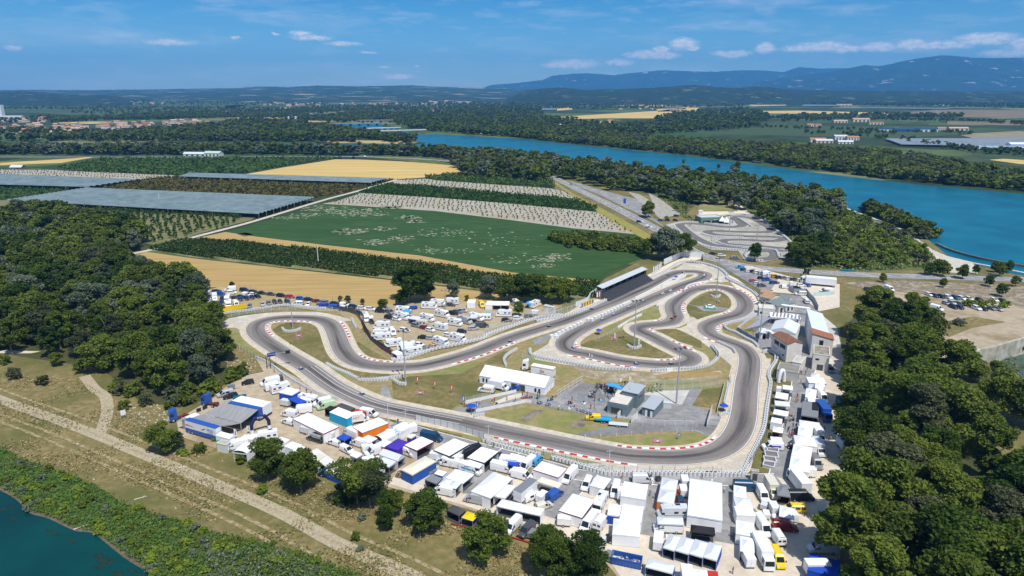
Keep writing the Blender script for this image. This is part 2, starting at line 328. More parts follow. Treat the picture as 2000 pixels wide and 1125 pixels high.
for(x,y,rx,ry,k)in[(690,415,62,9,1),(625,408,42,5,1),(600,420,30,3,.7),(560,425,40,3,.5),(690,452,30,6,1),(665,450,18,3,.8),(745,448,20,5,.9),(780,465,24,7,.9),(735,474,30,6,.8),(800,425,26,4,.9),(810,433,18,3,.8),(870,455,60,10,.45),(860,488,60,8,.4),(1070,505,34,7,.8),(1090,500,20,5,.8),(1060,520,30,5,.6),(1000,505,50,12,.3),(760,405,34,2.5,.8),(980,470,70,20,.2)]:
 for i in range(int(70*k*rx/30)):
  a=g.gauss(0,.45);b=g.gauss(0,.45)
  cx,cy=x+a*rx,y+b*ry;w=g.uniform(1.5,7)*(1 if k>.6 else.6);h=g.uniform(.25,.7)
  n=7;off=g.uniform(0,9)
  pts=[P(cx+w*math.cos(t+off)*g.uniform(.6,1.3),cy+h*math.sin(t+off)*g.uniform(.6,1.3),.19)for t in[2*math.pi*i/n for i in range(n)]]
  if'bare' not in globals():bare=MB()
  bare.add(pts,[tuple(range(n))])
tag(bare.build('bare_patches',m_bare),kind='structure')
fld('wheat_field',[(370,468),(440,453),(500,462),(630,478),(820,499),(1000,532),(1168,548),(1168,553),(1000,541),(800,512),(620,490),(480,474),(395,464)],m_straw,.14)
fld('burnt_patch',[(462,457),(480,454),(495,458),(478,462)],M('burnt',(.07,.05,.05),(.15,.1,.07),.5),.16)
fld('orchard_ground',[(286,489),(330,474),(370,467),(480,473),(620,489),(800,511),(1000,540),(1168,552),(1165,585),(1000,574),(900,562),(780,547),(480,514),(380,503)],m_ofloor,.15)
fld('wheat_field',[(215,512),(286,492),(380,505),(480,516),(780,549),(900,564),(1110,590),(1070,612),(900,600),(800,598),(720,602),(600,592),(500,580),(440,560),(390,562),(330,545)],m_straw,.14)
fld('orchard_ground',[(60,390),(130,396),(500,424),(490,430),(420,448),(360,465),(300,478),(250,470),(-60,430),(-60,392)],M('young_orchard_floor',(.21,.18,.09),(.12,.13,.045),.1,stretch=(-.1,.2,3)),.13)
fld('dry_grass',[(-500,700),(200,690),(330,700),(430,680),(405,600),(385,560),(440,556),(500,578),(600,590),(720,601),(900,600),(1090,606),(1140,588),(1180,545),(1270,500),(1245,470),(1160,410),(1090,352),(1085,340),(1140,345),(1210,350),(1300,380),(1560,470),(1560,515),(1640,525),(1760,520),(1790,470),(1760,446),(1660,408),(1600,392),(1640,398),(1800,455),(1860,498),(2500,640),(2500,1900),(-900,1900)],m_dry,.10)
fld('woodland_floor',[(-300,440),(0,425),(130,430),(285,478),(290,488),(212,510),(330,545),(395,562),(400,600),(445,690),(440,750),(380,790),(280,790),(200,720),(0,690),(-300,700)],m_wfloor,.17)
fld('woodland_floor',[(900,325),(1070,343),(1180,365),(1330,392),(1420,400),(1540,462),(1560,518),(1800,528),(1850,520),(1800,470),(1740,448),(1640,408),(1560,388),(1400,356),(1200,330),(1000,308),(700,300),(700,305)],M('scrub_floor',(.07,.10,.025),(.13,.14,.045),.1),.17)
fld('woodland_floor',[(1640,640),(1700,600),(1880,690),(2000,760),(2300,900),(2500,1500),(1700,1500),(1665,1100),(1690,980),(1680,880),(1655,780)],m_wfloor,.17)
fld('dirt_clearing',[(1700,660),(1840,560),(1990,572),(2200,600),(2200,660),(2000,660),(1880,700)],M('parking_dirt',(.40,.33,.235),(.33,.27,.18),.3,c3=(.25,.19,.11),sc3=.05),.19)
fld('car_park',[(1690,552),(1720,556),(1840,572),(1900,585),(2000,610),(1960,640),(1870,640),(1850,600),(1800,600),(1690,580)],M('parking_dirt',(.4,.33,.235)),.2)
fld('rocky_slope',[(1640,552),(1760,548),(2000,558),(2120,562),(2120,625),(2000,600),(1900,582),(1800,574),(1700,566)],M('stony_slope',(.26,.21,.14),(.15,.12,.075),.7,c3=(.34,.30,.23),sc3=.25),.21)
fld('scrub_ground',[(1560,462),(1640,410),(1740,448),(1800,475),(1840,522),(1700,530),(1570,522)],M('scrub_green',(.06,.10,.02),(.10,.13,.035),.12,c3=(.16,.16,.06),sc3=.05),.18)
fld('dry_grass',[(1880,765),(1960,772),(2120,800),(2120,965),(1975,905),(1900,850)],m_dry,.19)
BANK=[(-260,840),(-120,905),(0,955),(40,978),(60,1000),(100,1012),(150,1035),(185,1040),(215,1062),(250,1090),(290,1115),(315,1140),(360,1220),(420,1400)]
fld('canal',BANK+[(-1500,1400),(-900,840)],m_lake,.14)
GT=[(-260,780),(-80,845),(0,875),(60,902),(120,922),(190,950),(240,985),(330,1012),(420,1040),(520,1062),(600,1082),(700,1122),(800,1180),(900,1300)]
fld('green_bank',GT+BANK[::-1],M('bank_green',(.065,.14,.018),(.045,.105,.016),.25,c3=(.10,.13,.035),sc3=.08),.12)
m_bankw=M('shore_mud',(.16,.13,.09),(.09,.07,.05),.8)
g=random.Random(2);wd=MB()
for k in range(26):
 i=g.randrange(2,12);t=g.random();x=BANK[i][0]*(1-t)+BANK[i+1][0]*t-g.uniform(4,55);y=BANK[i][1]*(1-t)+BANK[i+1][1]*t+g.uniform(2,26);r=g.uniform(4,16);wd.add([P(x+r*math.cos(a)*g.uniform(.5,1.3),y+r*.35*math.sin(a)*g.uniform(.4,1.4),.15+k*.0004)for a in[.7*q for q in range(9)]],[tuple(range(9))])
tag(wd.build('water_weed',M('weed',(.02,.035,.02),(.004,.03,.03),1.5,lo=.4,hi=.6)),kind='structure')
ribbon('shoreline',crs([P(*p)for p in BANK],4),-.5,.6,m_bankw,.165)
fld('dry_grass',[(1842,628),(1900,618),(1962,628),(1990,640),(1930,655),(1880,668),(1845,655)],m_dry,.212)
# roads and tracks
def road(name,px,w,mat,z,o=None,n=6,**k):
 ln=crs([P(*p)for p in(fr(o,px)if o else px)],n)
 ribbon(name,ln,-w/2,w/2,mat,z,**k);return ln
road('farm_road',[(775,351),(700,373),(640,389),(560,413),(480,437),(370,466),(300,487),(255,497),(212,508),(170,520)],4.5,m_lane,.2)
road('road',[(-60,307),(100,306.8),(330,307),(480,306.6),(580,305.8),(700,306.3),(800,309.5),(880,315),(895,317)],9,m_asph2,.2)
road('lane',[(440,513),(560,524)],1,m_ofloor,.13)
MR=road('road',[(1040,330),(1077,345),(1110,361),(1140,376),(1190,400),(1240,426),(1280,447),(1310,463),(1345,487),(1375,500),(1400,508),(1450,519),(1500,525),(1560,530),(1620,534),(1700,538),(1800,541),(1900,544),(2000,547),(2200,552)],9.5,m_asph2,.24,n=8)
for a in(-4.3,4.3):ribbon('road_marking',MR,a-.12,a+.12,m_line,.26)
def dashes(name,line,a,w,on,off,z,mat):
 ps=resample(line,.5);mb=MB();e0=offs(ps,a-w/2);e1=offs(ps,a+w/2);i=0;k=int(on*2);t=int((on+off)*2)
 while i+k<len(ps):
  for j in range(i,i+k,max(1,k//2)):
   q=min(j+max(1,k//2),len(ps)-1);mb.quad((*e0[j].xy,z),(*e1[j].xy,z),(*e1[q].xy,z),(*e0[q].xy,z))
  i+=t
 return tag(mb.build(name,mat),kind='structure')
dashes('road_marking',MR[20:],0,.3,5,5,.26,m_line);dashes('road_marking',MR[:110],1.6,.3,3,3,.26,m_line)
fld('lay_by',[(1110,352),(1150,364),(1200,378),(1240,388),(1262,400),(1268,418),(1300,445),(1262,424),(1220,405),(1170,380),(1130,365)],m_asph2,.2)
fld('lay_by',[(1226,374),(1250,380),(1300,410),(1320,420),(1290,428),(1262,402),(1248,393)],M('old_gravel',(.38,.36,.31),(.28,.26,.20),.3),.22)
fld('gravel_strip',[(1266,376),(1285,386),(1330,418),(1300,425),(1280,408)],MATS['old_gravel'],.21)
fld('road_verge',[(1075,349),(1120,378),(1170,404),(1230,436),(1290,470),(1262,470),(1200,434),(1130,392),(1085,360)],M('yellow_verge',(.30,.25,.06),(.22,.21,.06),.2),.18)
GL=road('gravel_track',[(-120,735),(0,781),(60,803),(120,824),(200,855),(260,880),(320,905),(380,930),(440,955),(500,980),(560,1008),(600,1030),(660,1063),(740,1098),(810,1130),(900,1180)],3.7,M('river_gravel',(.42,.36,.25),(.30,.245,.15),1.8,lo=.35,hi=.65),.2)
ribbon('track_crown',GL,-.45,.45,M('track_grass',(.27,.22,.12),(.38,.33,.23),1.2),.205)
for off in(-5.6,-8.4,4.2):ribbon('wheel_track',GL,off-.5,off+.5,M('dusty_rut',(.33,.27,.16),(.21,.16,.065),.8,lo=.42,hi=.55),.19)
road('dirt_path',[(165,735),(185,760),(205,775),(210,800),(203,830),(190,855)],3.4,M('river_gravel',(.4,.4,.3)),.19)
fld('dirt_clearing',[(-60,684),(0,684),(80,686),(60,690),(0,690),(-60,692)],m_padw,.2)
road('towpath',[(1500,355),(1560,372),(1640,402),(1700,425),(1760,448),(1800,475),(1830,497),(1870,508),(1960,525),(2060,545)],2.3,m_lane,.22)
fld('dirt_clearing',[(1810,483),(1850,500),(1900,512),(1910,535),(1850,532),(1820,520)],m_lane,.2)
# paddock
fld('paddock',[(500,700),(520,706),(600,748),(680,790),(760,822),(860,858),(980,893),(1130,925),(1300,935),(1500,933),(1530,870),(1560,780),(1580,700),(1640,700),(1670,800),(1660,900),(1650,980),(1680,1180),(1250,1180),(1180,1095),(1060,1040),(900,990),(700,935),(560,880),(440,882),(350,852),(345,820),(420,775),(470,740),(520,735)],m_padd,.2)
fld('paddock_gravel',[(905,965),(1000,925),(1130,930),(1300,938),(1500,938),(1525,860),(1560,760),(1580,690),(1640,700),(1668,800),(1655,900),(1640,1000),(1640,1200),(1260,1200),(1185,1085),(1060,1035),(900,985),(760,945),(780,915),(860,930)],m_padw,.22)
fld('dirt_clearing',[(505,700),(540,718),(560,735),(520,740),(480,760),(440,775),(420,772),(470,735),(520,725)],m_padd,.21)
def alley(px,w,nm='asphalt_lane'):
 ln=road(nm,px,w,m_asph2,.25)
 for a in(-w/2,w/2):ribbon('kerb',ln,a-.12,a+.12,m_line,.262)
alley([(1000,880),(955,915),(903,963)],5.5);alley([(1145,922),(1105,965),(1068,1010)],6.5)
alley([(1279,940),(1271,990),(1263,1047)],8.5);alley([(1423,942),(1423,1000),(1423,1063)],8)
alley([(1582,700),(1578,721),(1564,743),(1560,785),(1549,828),(1536,881),(1522,934)],5.2)
alley([(770,828),(820,845),(920,872),(1000,893),(1080,915),(1140,930),(1280,938),(1420,939),(1520,937)],5)
alley([(905,870),(862,895),(830,915)],4.5)
fld('forecourt',[(1480,580),(1560,576),(1600,610),(1590,640),(1590,720),(1575,720),(1560,690),(1480,690),(1470,640)],m_asph2,.24)
fld('forecourt',[(1600,610),(1635,640),(1650,710),(1640,730),(1598,720)],m_conc,.24)
fld('car_park',[(1430,518),(1470,520),(1560,545),(1640,555),(1640,600),(1600,608),(1560,575),(1500,570),(1450,540)],m_padw,.24)
fld('car_park',[(1395,509),(1430,516),(1520,545),(1500,575),(1440,540)],m_asph2,.26)
fld('spectator_path',[(1410,530),(1440,545),(1480,575),(1482,600),(1465,590),(1430,555)],M('cream_path',(.66,.58,.44),(.6,.52,.4),.4),.27)
fld('spectator_bank',[(1090,622),(1130,598),(1145,590),(1180,577),(1250,545),(1300,518),(1340,500),(1380,503),(1330,515),(1260,552),(1180,590),(1120,615)],MATS['cream_path'],.22)
fld('car_park',[(390,600),(395,570),(440,556),(500,574),(600,588),(720,600),(720,625),(700,650),(640,610),(560,598),(480,602),(410,620)],M('parking_grass',(.36,.28,.14),(.30,.24,.11),.3,c3=(.42,.34,.2),sc3=.05),.2)
fld('camper_ground',[(700,610),(780,590),(900,590),(1060,600),(1085,612),(1000,640),(940,665),(800,692),(775,690),(745,665),(715,640)],M('camper_dirt',(.40,.32,.21),(.34,.27,.165),.3,c3=(.25,.25,.11),sc3=.06,t3=(.55,.68)),.2)
# circuit
def F(o,*p):return fr(o,p)
A1,A2,A3,A4,A5,A6,A7=(360,540,5),(700,540,5),(1050,480,5),(1350,480,5),(1120,680,5.556),(880,680,5.556),(1080,880,6.25)
TR=[(601,719),(572,702),(545,685),(521,669),(506,657),(499,645),(503,634),(516,627.5),(535,623.5),(560,621.5),(585,621.5),(608,622.5),(630,626),(645,634),(653,645),(659,660),(664,673),(671,687),(684,701),(706,711),(740,716.5),(780,718),(820,716),(860,708),(900,697),(940,684),(1000,660),(1060,641),(1105,627),(1150,609),(1190,594),(1230,577),(1270,559),(1300,543),(1320,534),(1340,531),(1362,532),(1376,536),(1374,543),(1356,550),(1325,561),(1290,576),(1250,594),(1190,620),(1150,637),(1125,650),(1106,664),(1103,676),(1115,686),(1156,694),(1210,705.5),(1264,712),(1305,714),(1335,711),(1350,704),(1348,696),(1334,689),(1300,672.5),(1272,658),(1250,648),(1247,641),(1262,636.5),(1290,634),(1310,630),(1319,620),(1315,609),(1314,598),(1322,587),(1336,576),(1358,566),(1385,561.5),(1410,563),(1432,570),(1447,580),(1455,593),(1453,606),(1438,616),(1413,623),(1392,630),(1380,638),(1383,650),(1400,660),(1428,670),(1450,680),(1463,698),(1463,722),(1458,752),(1455,785),(1452,812),(1445,838),(1430,862),(1405,880),(1370,890),(1320,895),(1272,894),(1224,891),(1172,882),(1100,868),(1000,847),(900,826),(800,807),(736,793),(696,778),(656,758),(628,739)]
TL=crs([P(*p)for p in TR],8,True)
def idx(i):return i*8
TW=8.2
def trackmat():
 m=bpy.data.materials.new('race_asphalt');t,n,l,b=nodes_of(m);setval(b,'Roughness',.8);setval(b,'Specular IOR Level',.12)
 uv=n.new('ShaderNodeUVMap');uv.uv_map='uv';s=n.new('ShaderNodeSeparateXYZ');l.new(uv.outputs[0],s.inputs[0])
 g=n.new('ShaderNodeNewGeometry')
 cx=n.new('ShaderNodeCombineXYZ');ml=n.new('ShaderNodeMath');ml.operation='MULTIPLY';l.new(s.outputs[0],ml.inputs[0]);setval(ml,1,.012);l.new(ml.outputs[0],cx.inputs[0])
 my=n.new('ShaderNodeMath');my.operation='MULTIPLY';l.new(s.outputs[1],my.inputs[0]);setval(my,1,2.2);l.new(my.outputs[0],cx.inputs[1])
 a=n.new('ShaderNodeTexNoise');setval(a,'Scale',2.6);setval(a,'Detail',6);setval(a,'Roughness',.55);l.new(cx.outputs[0],a.inputs['Vector'])
 d=n.new('ShaderNodeMath');d.operation='SUBTRACT';l.new(s.outputs[1],d.inputs[0]);setval(d,1,.5)
 d2=n.new('ShaderNodeMath');d2.operation='ABSOLUTE';l.new(d.outputs[0],d2.inputs[0])
 d3=n.new('ShaderNodeMath');d3.operation='MULTIPLY_ADD';l.new(a.outputs[0],d3.inputs[0]);setval(d3,1,1.0);l.new(d2.outputs[0],d3.inputs[2])
 r=n.new('ShaderNodeMapRange');l.new(d3.outputs[0],r.inputs[0]);setval(r,1,.42);setval(r,2,.86)
 x=n.new('ShaderNodeMix');x.data_type='RGBA';l.new(r.outputs[0],x.inputs[0]);setval(x,6,(.072,.068,.066,1));setval(x,7,(.245,.215,.19,1))
 f=n.new('ShaderNodeTexNoise');setval(f,'Scale',.7);setval(f,'Detail',6);l.new(g.outputs['Position'],f.inputs['Vector'])
 y=n.new('ShaderNodeMix');y.data_type='RGBA';y.blend_type='MULTIPLY';setval(y,0,.3);l.new(x.outputs[2],y.inputs[6]);l.new(f.outputs['Color'],y.inputs[7])
 gm=n.new('ShaderNodeMapRange');l.new(f.outputs[0],gm.inputs[0]);setval(gm,1,.3);setval(gm,2,.7);setval(gm,3,.82);setval(gm,4,1.15);l.new(gm.outputs[0],y.inputs[7])
 l.new(y.outputs[2],b.inputs['Base Color']);return m
m_track=trackmat()
fld('infield',[(428,640),(470,618),(560,606),(660,608),(700,640),(770,700),(950,668),(1090,615),(1180,575),(1330,512),(1400,525),(1470,570),(1485,610),(1470,650),(1490,690),(1500,760),(1490,830),(1470,900),(1440,932),(1250,930),(1130,905),(1000,872),(860,842),(760,815),(690,790),(620,750),(540,705),(470,668)],m_infield,.21)
fld('gravel_trap',F(A1,(360,500),(375,450),(430,410),(560,385),(800,355),(1000,345),(1300,345),(1420,365),(1560,400),(1660,430),(1500,440),(1380,400),(1100,385),(800,400),(620,470),(575,545),(500,500)),m_gravel,.23)
fld('grass_verge',F(A1,(380,510),(480,500),(570,560),(700,690),(860,790),(1000,880),(1100,950),(800,800),(620,740),(370,580)),m_mown,.23)
fld('gravel_trap',[(1128,903),(1160,893),(1240,907),(1320,911),(1380,906),(1430,888),(1462,850),(1476,800),(1486,760),(1492,700),(1506,700),(1500,760),(1490,830),(1465,920),(1450,932),(1250,928),(1150,915)],m_gravel,.23)
fld('gravel_trap',[(1480,690),(1500,700),(1500,790),(1485,840),(1478,800),(1484,720)],m_shoulder,.24)
fld('gravel_trap',F(A3,(1300,255),(1400,190),(1440,165),(1600,175),(1740,215),(1850,280),(1870,350),(1780,360),(1740,300),(1640,245),(1450,232)),m_gravel,.23)
fld('gravel_trap',[(1040,690),(1070,672),(1085,665),(1085,678),(1095,690),(1120,697),(1200,712),(1260,720),(1300,722),(1340,722),(1300,728),(1200,722),(1100,712),(1045,702)],m_gravel,.235)
fld('gravel_trap',F(A3,(1000,870),(1100,820),(1400,800),(1500,760),(1480,700),(1540,720),(1560,800),(1620,860),(1500,1000),(1400,960),(1250,920),(1120,850)),m_shoulder,.232)
fld('gravel_trap',[(1345,620),(1380,617),(1395,628),(1375,640),(1378,655),(1420,675),(1440,700),(1430,715),(1400,690),(1360,660),(1340,640)],m_gravel,.233)
fld('escape_road',[(1040,664),(1130,630),(1190,606),(1230,590),(1238,594),(1190,612),(1135,634),(1080,657),(1060,672),(1045,674)],m_asph2,.236)
for nm,p in[('grass',F(A1,(860,520),(930,470),(1100,448),(1280,455),(1330,480),(1380,600),(1450,740),(1560,860),(1700,910),(2000,930),(2000,1000),(1720,1010),(1600,960),(1400,860),(1300,860),(1000,660),(850,570))),('grass',F(A1,(1640,650),(1700,640),(1900,760),(2010,830),(1780,810),(1680,740))),('grass',F(A3,(410,970),(500,930),(850,820),(930,850),(1150,940),(1380,1080),(1370,1110),(1150,1110),(700,1060),(450,1010))),('grass',F(A3,(600,860),(1060,620),(1180,610),(1230,640),(1240,720),(940,760),(800,810))),('grass',F(A3,(1140,815),(1350,810),(1450,850),(1600,930),(1600,1000),(1450,960),(1300,910),(1180,850))),('grass',F(A3,(1480,560),(1650,460),(1720,440),(1820,450),(1900,530),(1920,590),(1850,660),(1700,700),(1560,720),(1440,640),(1440,590))),('grass',F(A3,(1100,590),(1400,470),(1410,480),(1180,600))),('grass',F(A3,(1420,340),(1430,290),(1560,290),(1560,320),(1480,345))),('grass',F(A6,(400,760),(560,690),(840,640),(1000,650),(1380,720),(1400,780),(1550,850),(1940,860),(1500,930),(1100,930),(800,870))),('grass',F(A5,(100,1000),(500,955),(900,950),(1250,930),(1400,930),(1560,990),(1460,1050),(1200,1110),(700,1110),(350,1050))),('grass',F(A5,(1290,620),(1400,450),(1620,420),(1560,660))),('grass',F(A6,(0,330),(300,180),(560,40),(700,20),(560,180),(420,170),(330,300),(500,470),(180,570),(0,560))),('grass',[(765,745),(800,735),(900,730),(940,735),(930,770),(880,800),(820,797),(770,785)]),('grass',[(905,845),(1000,868),(1120,893),(1180,905),(1120,905),(1000,885),(900,862)]),('grass',[(560,712),(620,742),(700,785),(760,808),(740,812),(640,770),(560,722)])]:
 fld(nm,p,m_mown if rnd.random()<.6 else m_dry,.232+rnd.random()*.002)
fld('mud_patch',F(A6,(730,780),(900,670),(1020,670),(940,720),(830,800)),M('dark_mud',(.14,.11,.08),(.26,.22,.16),.4),.238)
fld('mud_patch',F(A6,(1280,840),(1400,760),(1480,780),(1450,850),(1330,870)),MATS['dark_mud'],.238)
fld('rocky_slope',F(A5,(0,200),(240,250),(600,260),(1400,270),(1600,240),(1640,310),(1300,340),(700,370),(350,370),(100,300)),M('rocky_bank',(.33,.27,.17),(.20,.155,.08),.6,c3=(.42,.37,.28),sc3=.3),.234)
fld('rough_slope',F(A5,(850,300),(1100,260),(1580,260),(1620,310),(1200,330)),M('ochre_grass',(.36,.24,.10),(.28,.20,.08),.5),.236)
fld('start_park',F(A6,(0,680),(100,650),(200,610),(480,560),(640,500),(760,480),(1130,545),(1420,370),(1560,410),(2100,420))+F(A5,(800,480),(960,460),(1400,440),(1290,620),(1480,690),(1680,750),(1580,980),(1400,930),(1320,900),(620,900),(560,860),(700,780),(0,700))+F(A6,(1420,690),(1000,630),(850,590),(480,660),(260,720),(0,730)),m_asph2,.24)
fld('start_park',F(A5,(650,800),(0,935),(0,975),(200,960),(600,930),(1000,895),(1350,890),(1580,985),(1640,850),(1400,820)),m_asph,.243)
fld('start_park',F(A6,(1260,500),(1430,375),(1600,400),(1700,600),(1400,560)),m_asph,.246)
fld('concrete_yard',F(A5,(720,500),(900,460),(1260,455),(1180,610),(980,600),(880,520)),m_conc,.245)
fld('concrete_yard',F(A6,(480,580),(620,520),(760,490),(800,520),(520,600)),m_padw,.245)
fld('link_road',F(A3,(1450,565),(1560,585),(1700,590),(1920,615),(1920,630),(1760,640),(1620,640),(1540,590)),m_asph2,.244)
fld('link_road',F(A3,(1070,595),(1235,610),(1230,625),(1100,605)),m_asph2,.244)
fld('link_road',[(746,752),(756,752),(764,775),(772,788),(748,786),(744,768)],m_asph2,.244)
ribbon('track_shoulder',TL,-TW/2-2.0,TW/2+2.0,m_shoulder,.25,True)
ribbon('race_track',TL,-TW/2,TW/2,m_track,.27,True,cols=8)
for s in(-1,1):ribbon('track_edge_line',TL,s*(TW/2-.28)-.09,s*(TW/2-.28)+.09,m_line,.28,True)
m_red=M('kerb_red',(.52,.05,.045),(.40,.045,.04),2);m_wht=M('kerb_white',(.8,.8,.78),(.68,.68,.66),2)
def kerb(p0,p1,side,w=.85):
 n=len(TL);ca=[]
 for p in(p0,p1):
  d=[(q-P(*p)).length for q in TL];m=min(d);ca.append([k for k in range(n)if d[k]<m+5 and d[k]<=d[k-1]and d[k]<=d[(k+1)%n]])
 a,b=min(((x,y+n*(y<x))for x in ca[0]for y in ca[1]),key=lambda t:t[1]-t[0])
 ln=resample([TL[k%n]for k in range(a,b+1)],.5);o=side*(TW/2+.02)
 ribbon('kerb',ln,o,o+side*w,None,.30,mats=(m_wht,m_red),step=1.65)
for a in[((513,662),(615,628),-1),((660,630),(680,661),1),((693,693),(775,711),1),((878,711),(1010,668),-1),((1338,538),(1366,543),-1),((1392,546),(1335,566),1),((1127,670),(1135,683),1),((1110,694),(1245,714),-1),((1278,707),(1335,698),1),((1358,688),(1310,666),-1),((1278,650),(1272,641),-1),((1280,630),(1302,627),1),((1336,614),(1340,594),-1),((1330,576),(1346,567),1),((1380,569),(1416,570),-1),((1423,560),(1476,594),1),((1430,610),(1416,618),-1),((1412,631),(1392,648),1),((1388,657),(1442,692),-1),((1412,860),(1200,872),-1),((1245,906),(965,852),1)]:kerb(*a)
g0=resample([TL[k%len(TL)]for k in range(idx(len(TR)-6),idx(len(TR))+1)],1.0)
mb=MB();zg=.285
def cross(i,a,b,w=.15):
 if 0<=i<len(g0)-1:
  e0=offs(g0,a)[i];e1=offs(g0,b)[i];t=(g0[i+1]-g0[i]).normalized()*w
  mb.quad((*e0.xy,zg),(*e1.xy,zg),(*(e1+t).xy,zg),(*(e0+t).xy,zg))
for k in range(len(g0)-4,4,-4):cross(k,-3.4,-1.2);cross(k-2,1.2,3.4)
cross(len(g0)-3,-4,4,.4)
tag(mb.build('grid_marking',m_line),kind='structure')
for a in(-1.15,1.15,-2.6):ribbon('grid_marking',g0,a-.07,a+.07,m_line,.283)
B=(1250,350,5)
SR=F(B,(390,455),(430,490),(520,560),(640,620),(740,650),(900,668),(1040,690),(1250,700),(1420,700),(1460,690),(1400,680),(1180,660),(1000,650),(850,635),(800,615),(850,597),(1000,595),(1200,605),(1330,605),(1390,590),(1380,575),(1250,565),(1000,560),(780,550),(680,530),(660,515),(720,508),(900,515),(1100,520),(1230,520),(1285,505),(1270,480),(1200,440),(1130,400),(1050,375),(950,370),(920,385),(960,420),(1000,450),(960,465),(850,470),(700,455),(560,440),(450,437),(400,440))
SL=crs([P(*p)for p in SR],6,True)
fld('small_circuit_ground',F(B,(250,440),(400,410),(560,400),(780,380),(900,355),(1080,350),(1180,380),(1300,470),(1500,650),(1440,760),(1200,810),(1020,790),(960,700),(700,690),(560,640),(420,560)),M('grey_infield',(.36,.34,.29),(.27,.255,.20),.3,c3=(.44,.41,.34),sc3=.06),.25)
m_sm=M('small_circuit_asphalt',(.17,.155,.145),(.125,.115,.11),.4)
ribbon('small_track',SL,-3.6,3.6,m_sm,.28,True)
for s in(-3.75,3.75):ribbon('track_edge_line',SL,s-.35,s+.35,m_conc,.285,True)
lp=crs([P(*p)for p in F(B,(1060,740),(1110,715),(1200,705),(1290,715),(1320,745),(1280,775),(1150,785),(1070,765))],6,True)
ribbon('small_track',lp,-3.2,3.2,m_sm,.29,True)
fld('picnic_garden',F(B,(560,310),(580,240),(650,190),(800,180),(870,230),(990,310)),m_mown,.26)
fld('dirt_clearing',F(B,(550,350),(600,315),(960,312),(900,240),(980,250),(1090,345),(780,355)),MATS['cream_path'],.265)
# hills and mountains
def ridge(name,prof,D,depth,mat,foot=None,seed=1,rough=1.0,nz=14,fine=6):
 """a hill range: crest at distance D following the crest line, front slope down to the plain and a back slope"""
 rg=random.Random(seed);xs=[]
 for(a,b)in zip(prof,prof[1:]):
  n=max(1,int((b[0]-a[0])/fine));xs+=[(a[0]+(b[0]-a[0])*i/n,a[1]+(b[1]-a[1])*i/n)for i in range(n)]
 xs.append(prof[-1]);cols=[]
 ph=[rg.uniform(0,6.3)for _ in range(40)]
 def nz2(x,y):
  return sum(math.sin(x*f*1.0+y*f*.7+ph[i])*math.sin(y*f*1.3-x*f*.4+ph[i+12])/(i+1.5)for i,f in enumerate((.9,1.7,3.1,5.9,11,21)))
 v=[]
 for(px,py)in xs:
  c=PD(px,py+rg.uniform(-.35,.35)*rough,D);h=max(c.z,2)
  for k in range(nz+1):
   t=k/nz;y=D-depth*(1-t);hh=h*(t**1.15)
   xw=c.x*(y/D);hh*=1+.38*nz2(xw/D*9,y/D*14)*(1-t)*min(1,t*4)
   v.append((xw,y+rg.uniform(-1,1)*depth*.01,max(hh,-.5)if k else-3))
  v.append((c.x*1.12,D+depth*.9,-3))
 m=nz+2;f=[(i*m+j,(i+1)*m+j,(i+1)*m+j+1,i*m+j+1)for i in range(len(xs)-1)for j in range(m-1)]
 me=npmesh(name,v,f);me.polygons.foreach_set('use_smooth',[True]*len(f))
 return tag(link(name,me,mat),kind='structure')
m_hf=M('far_wooded_hill',(.012,.028,.014),(.035,.055,.028),.006,c3=(.30,.27,.17),sc3=.0045,t3=(.58,.63),stretch=(0,.6,1.5),detail=8)
m_hn=M('near_wooded_hill',(.009,.020,.008),(.024,.042,.016),.02,c3=(.16,.17,.09),sc3=.008,t3=(.60,.65),detail=8)
m_mt=M('mountain_slopes',(.008,.03,.035),(.02,.05,.045),.003,c3=(.34,.32,.30),sc3=.0036,t3=(.62,.66),detail=9)
ridge('mountain',[(930,176),(960,166),(1000,163),(1030,160),(1060,156),(1080,147.5),(1120,144),(1150,143),(1200,147),(1220,144),(1260,140),(1300,137),(1340,139),(1400,140),(1450,137),(1500,138),(1530,141),(1560,131),(1600,134),(1660,133),(1720,139),(1800,141),(1900,143)],16000,2600,m_mt,seed=2)
ridge('mountain',[(1440,170),(1480,161),(1520,155),(1560,148),(1600,144),(1640,137),(1690,126.5),(1715,129),(1740,125),(1765,119),(1800,113),(1840,108),(1870,109.5),(1900,113),(1950,113.5),(2000,113),(2060,116),(2140,124),(2240,140)],12000,3200,m_mt,seed=5,fine=5)
ridge('hills',[(-60,174),(0,176),(80,175.5),(180,176),(300,174.5),(400,173),(470,172),(485,169),(520,168.5),(560,170),(620,167),(700,168.5),(760,167.5),(800,166.5),(860,169.5),(900,171),(950,172),(1000,173.5),(1060,176),(1100,178)],9500,3400,m_hf,seed=7)
ridge('hills',[(-80,176),(0,179),(40,178),(90,181),(130,185),(160,184),(210,186),(240,191),(262,196)],5600,1500,m_hn,seed=9)
ridge('hills',[(330,188),(370,183),(420,181),(480,179),(540,180),(600,181),(660,182),(720,179),(790,177),(860,179),(930,182),(990,186)],7200,2000,m_hf,seed=11)
ridge('hills',[(985,196),(1005,186),(1030,177),(1060,173),(1090,170.5),(1110,172),(1150,176),(1180,174),(1220,173.5),(1270,172),(1310,169),(1340,166.5),(1362,165.5),(1400,170),(1440,172),(1480,169),(1510,171),(1540,175),(1600,176),(1660,177.5),(1800,178),(2000,178.5),(2200,178)],6000,1600,m_hn,seed=13)
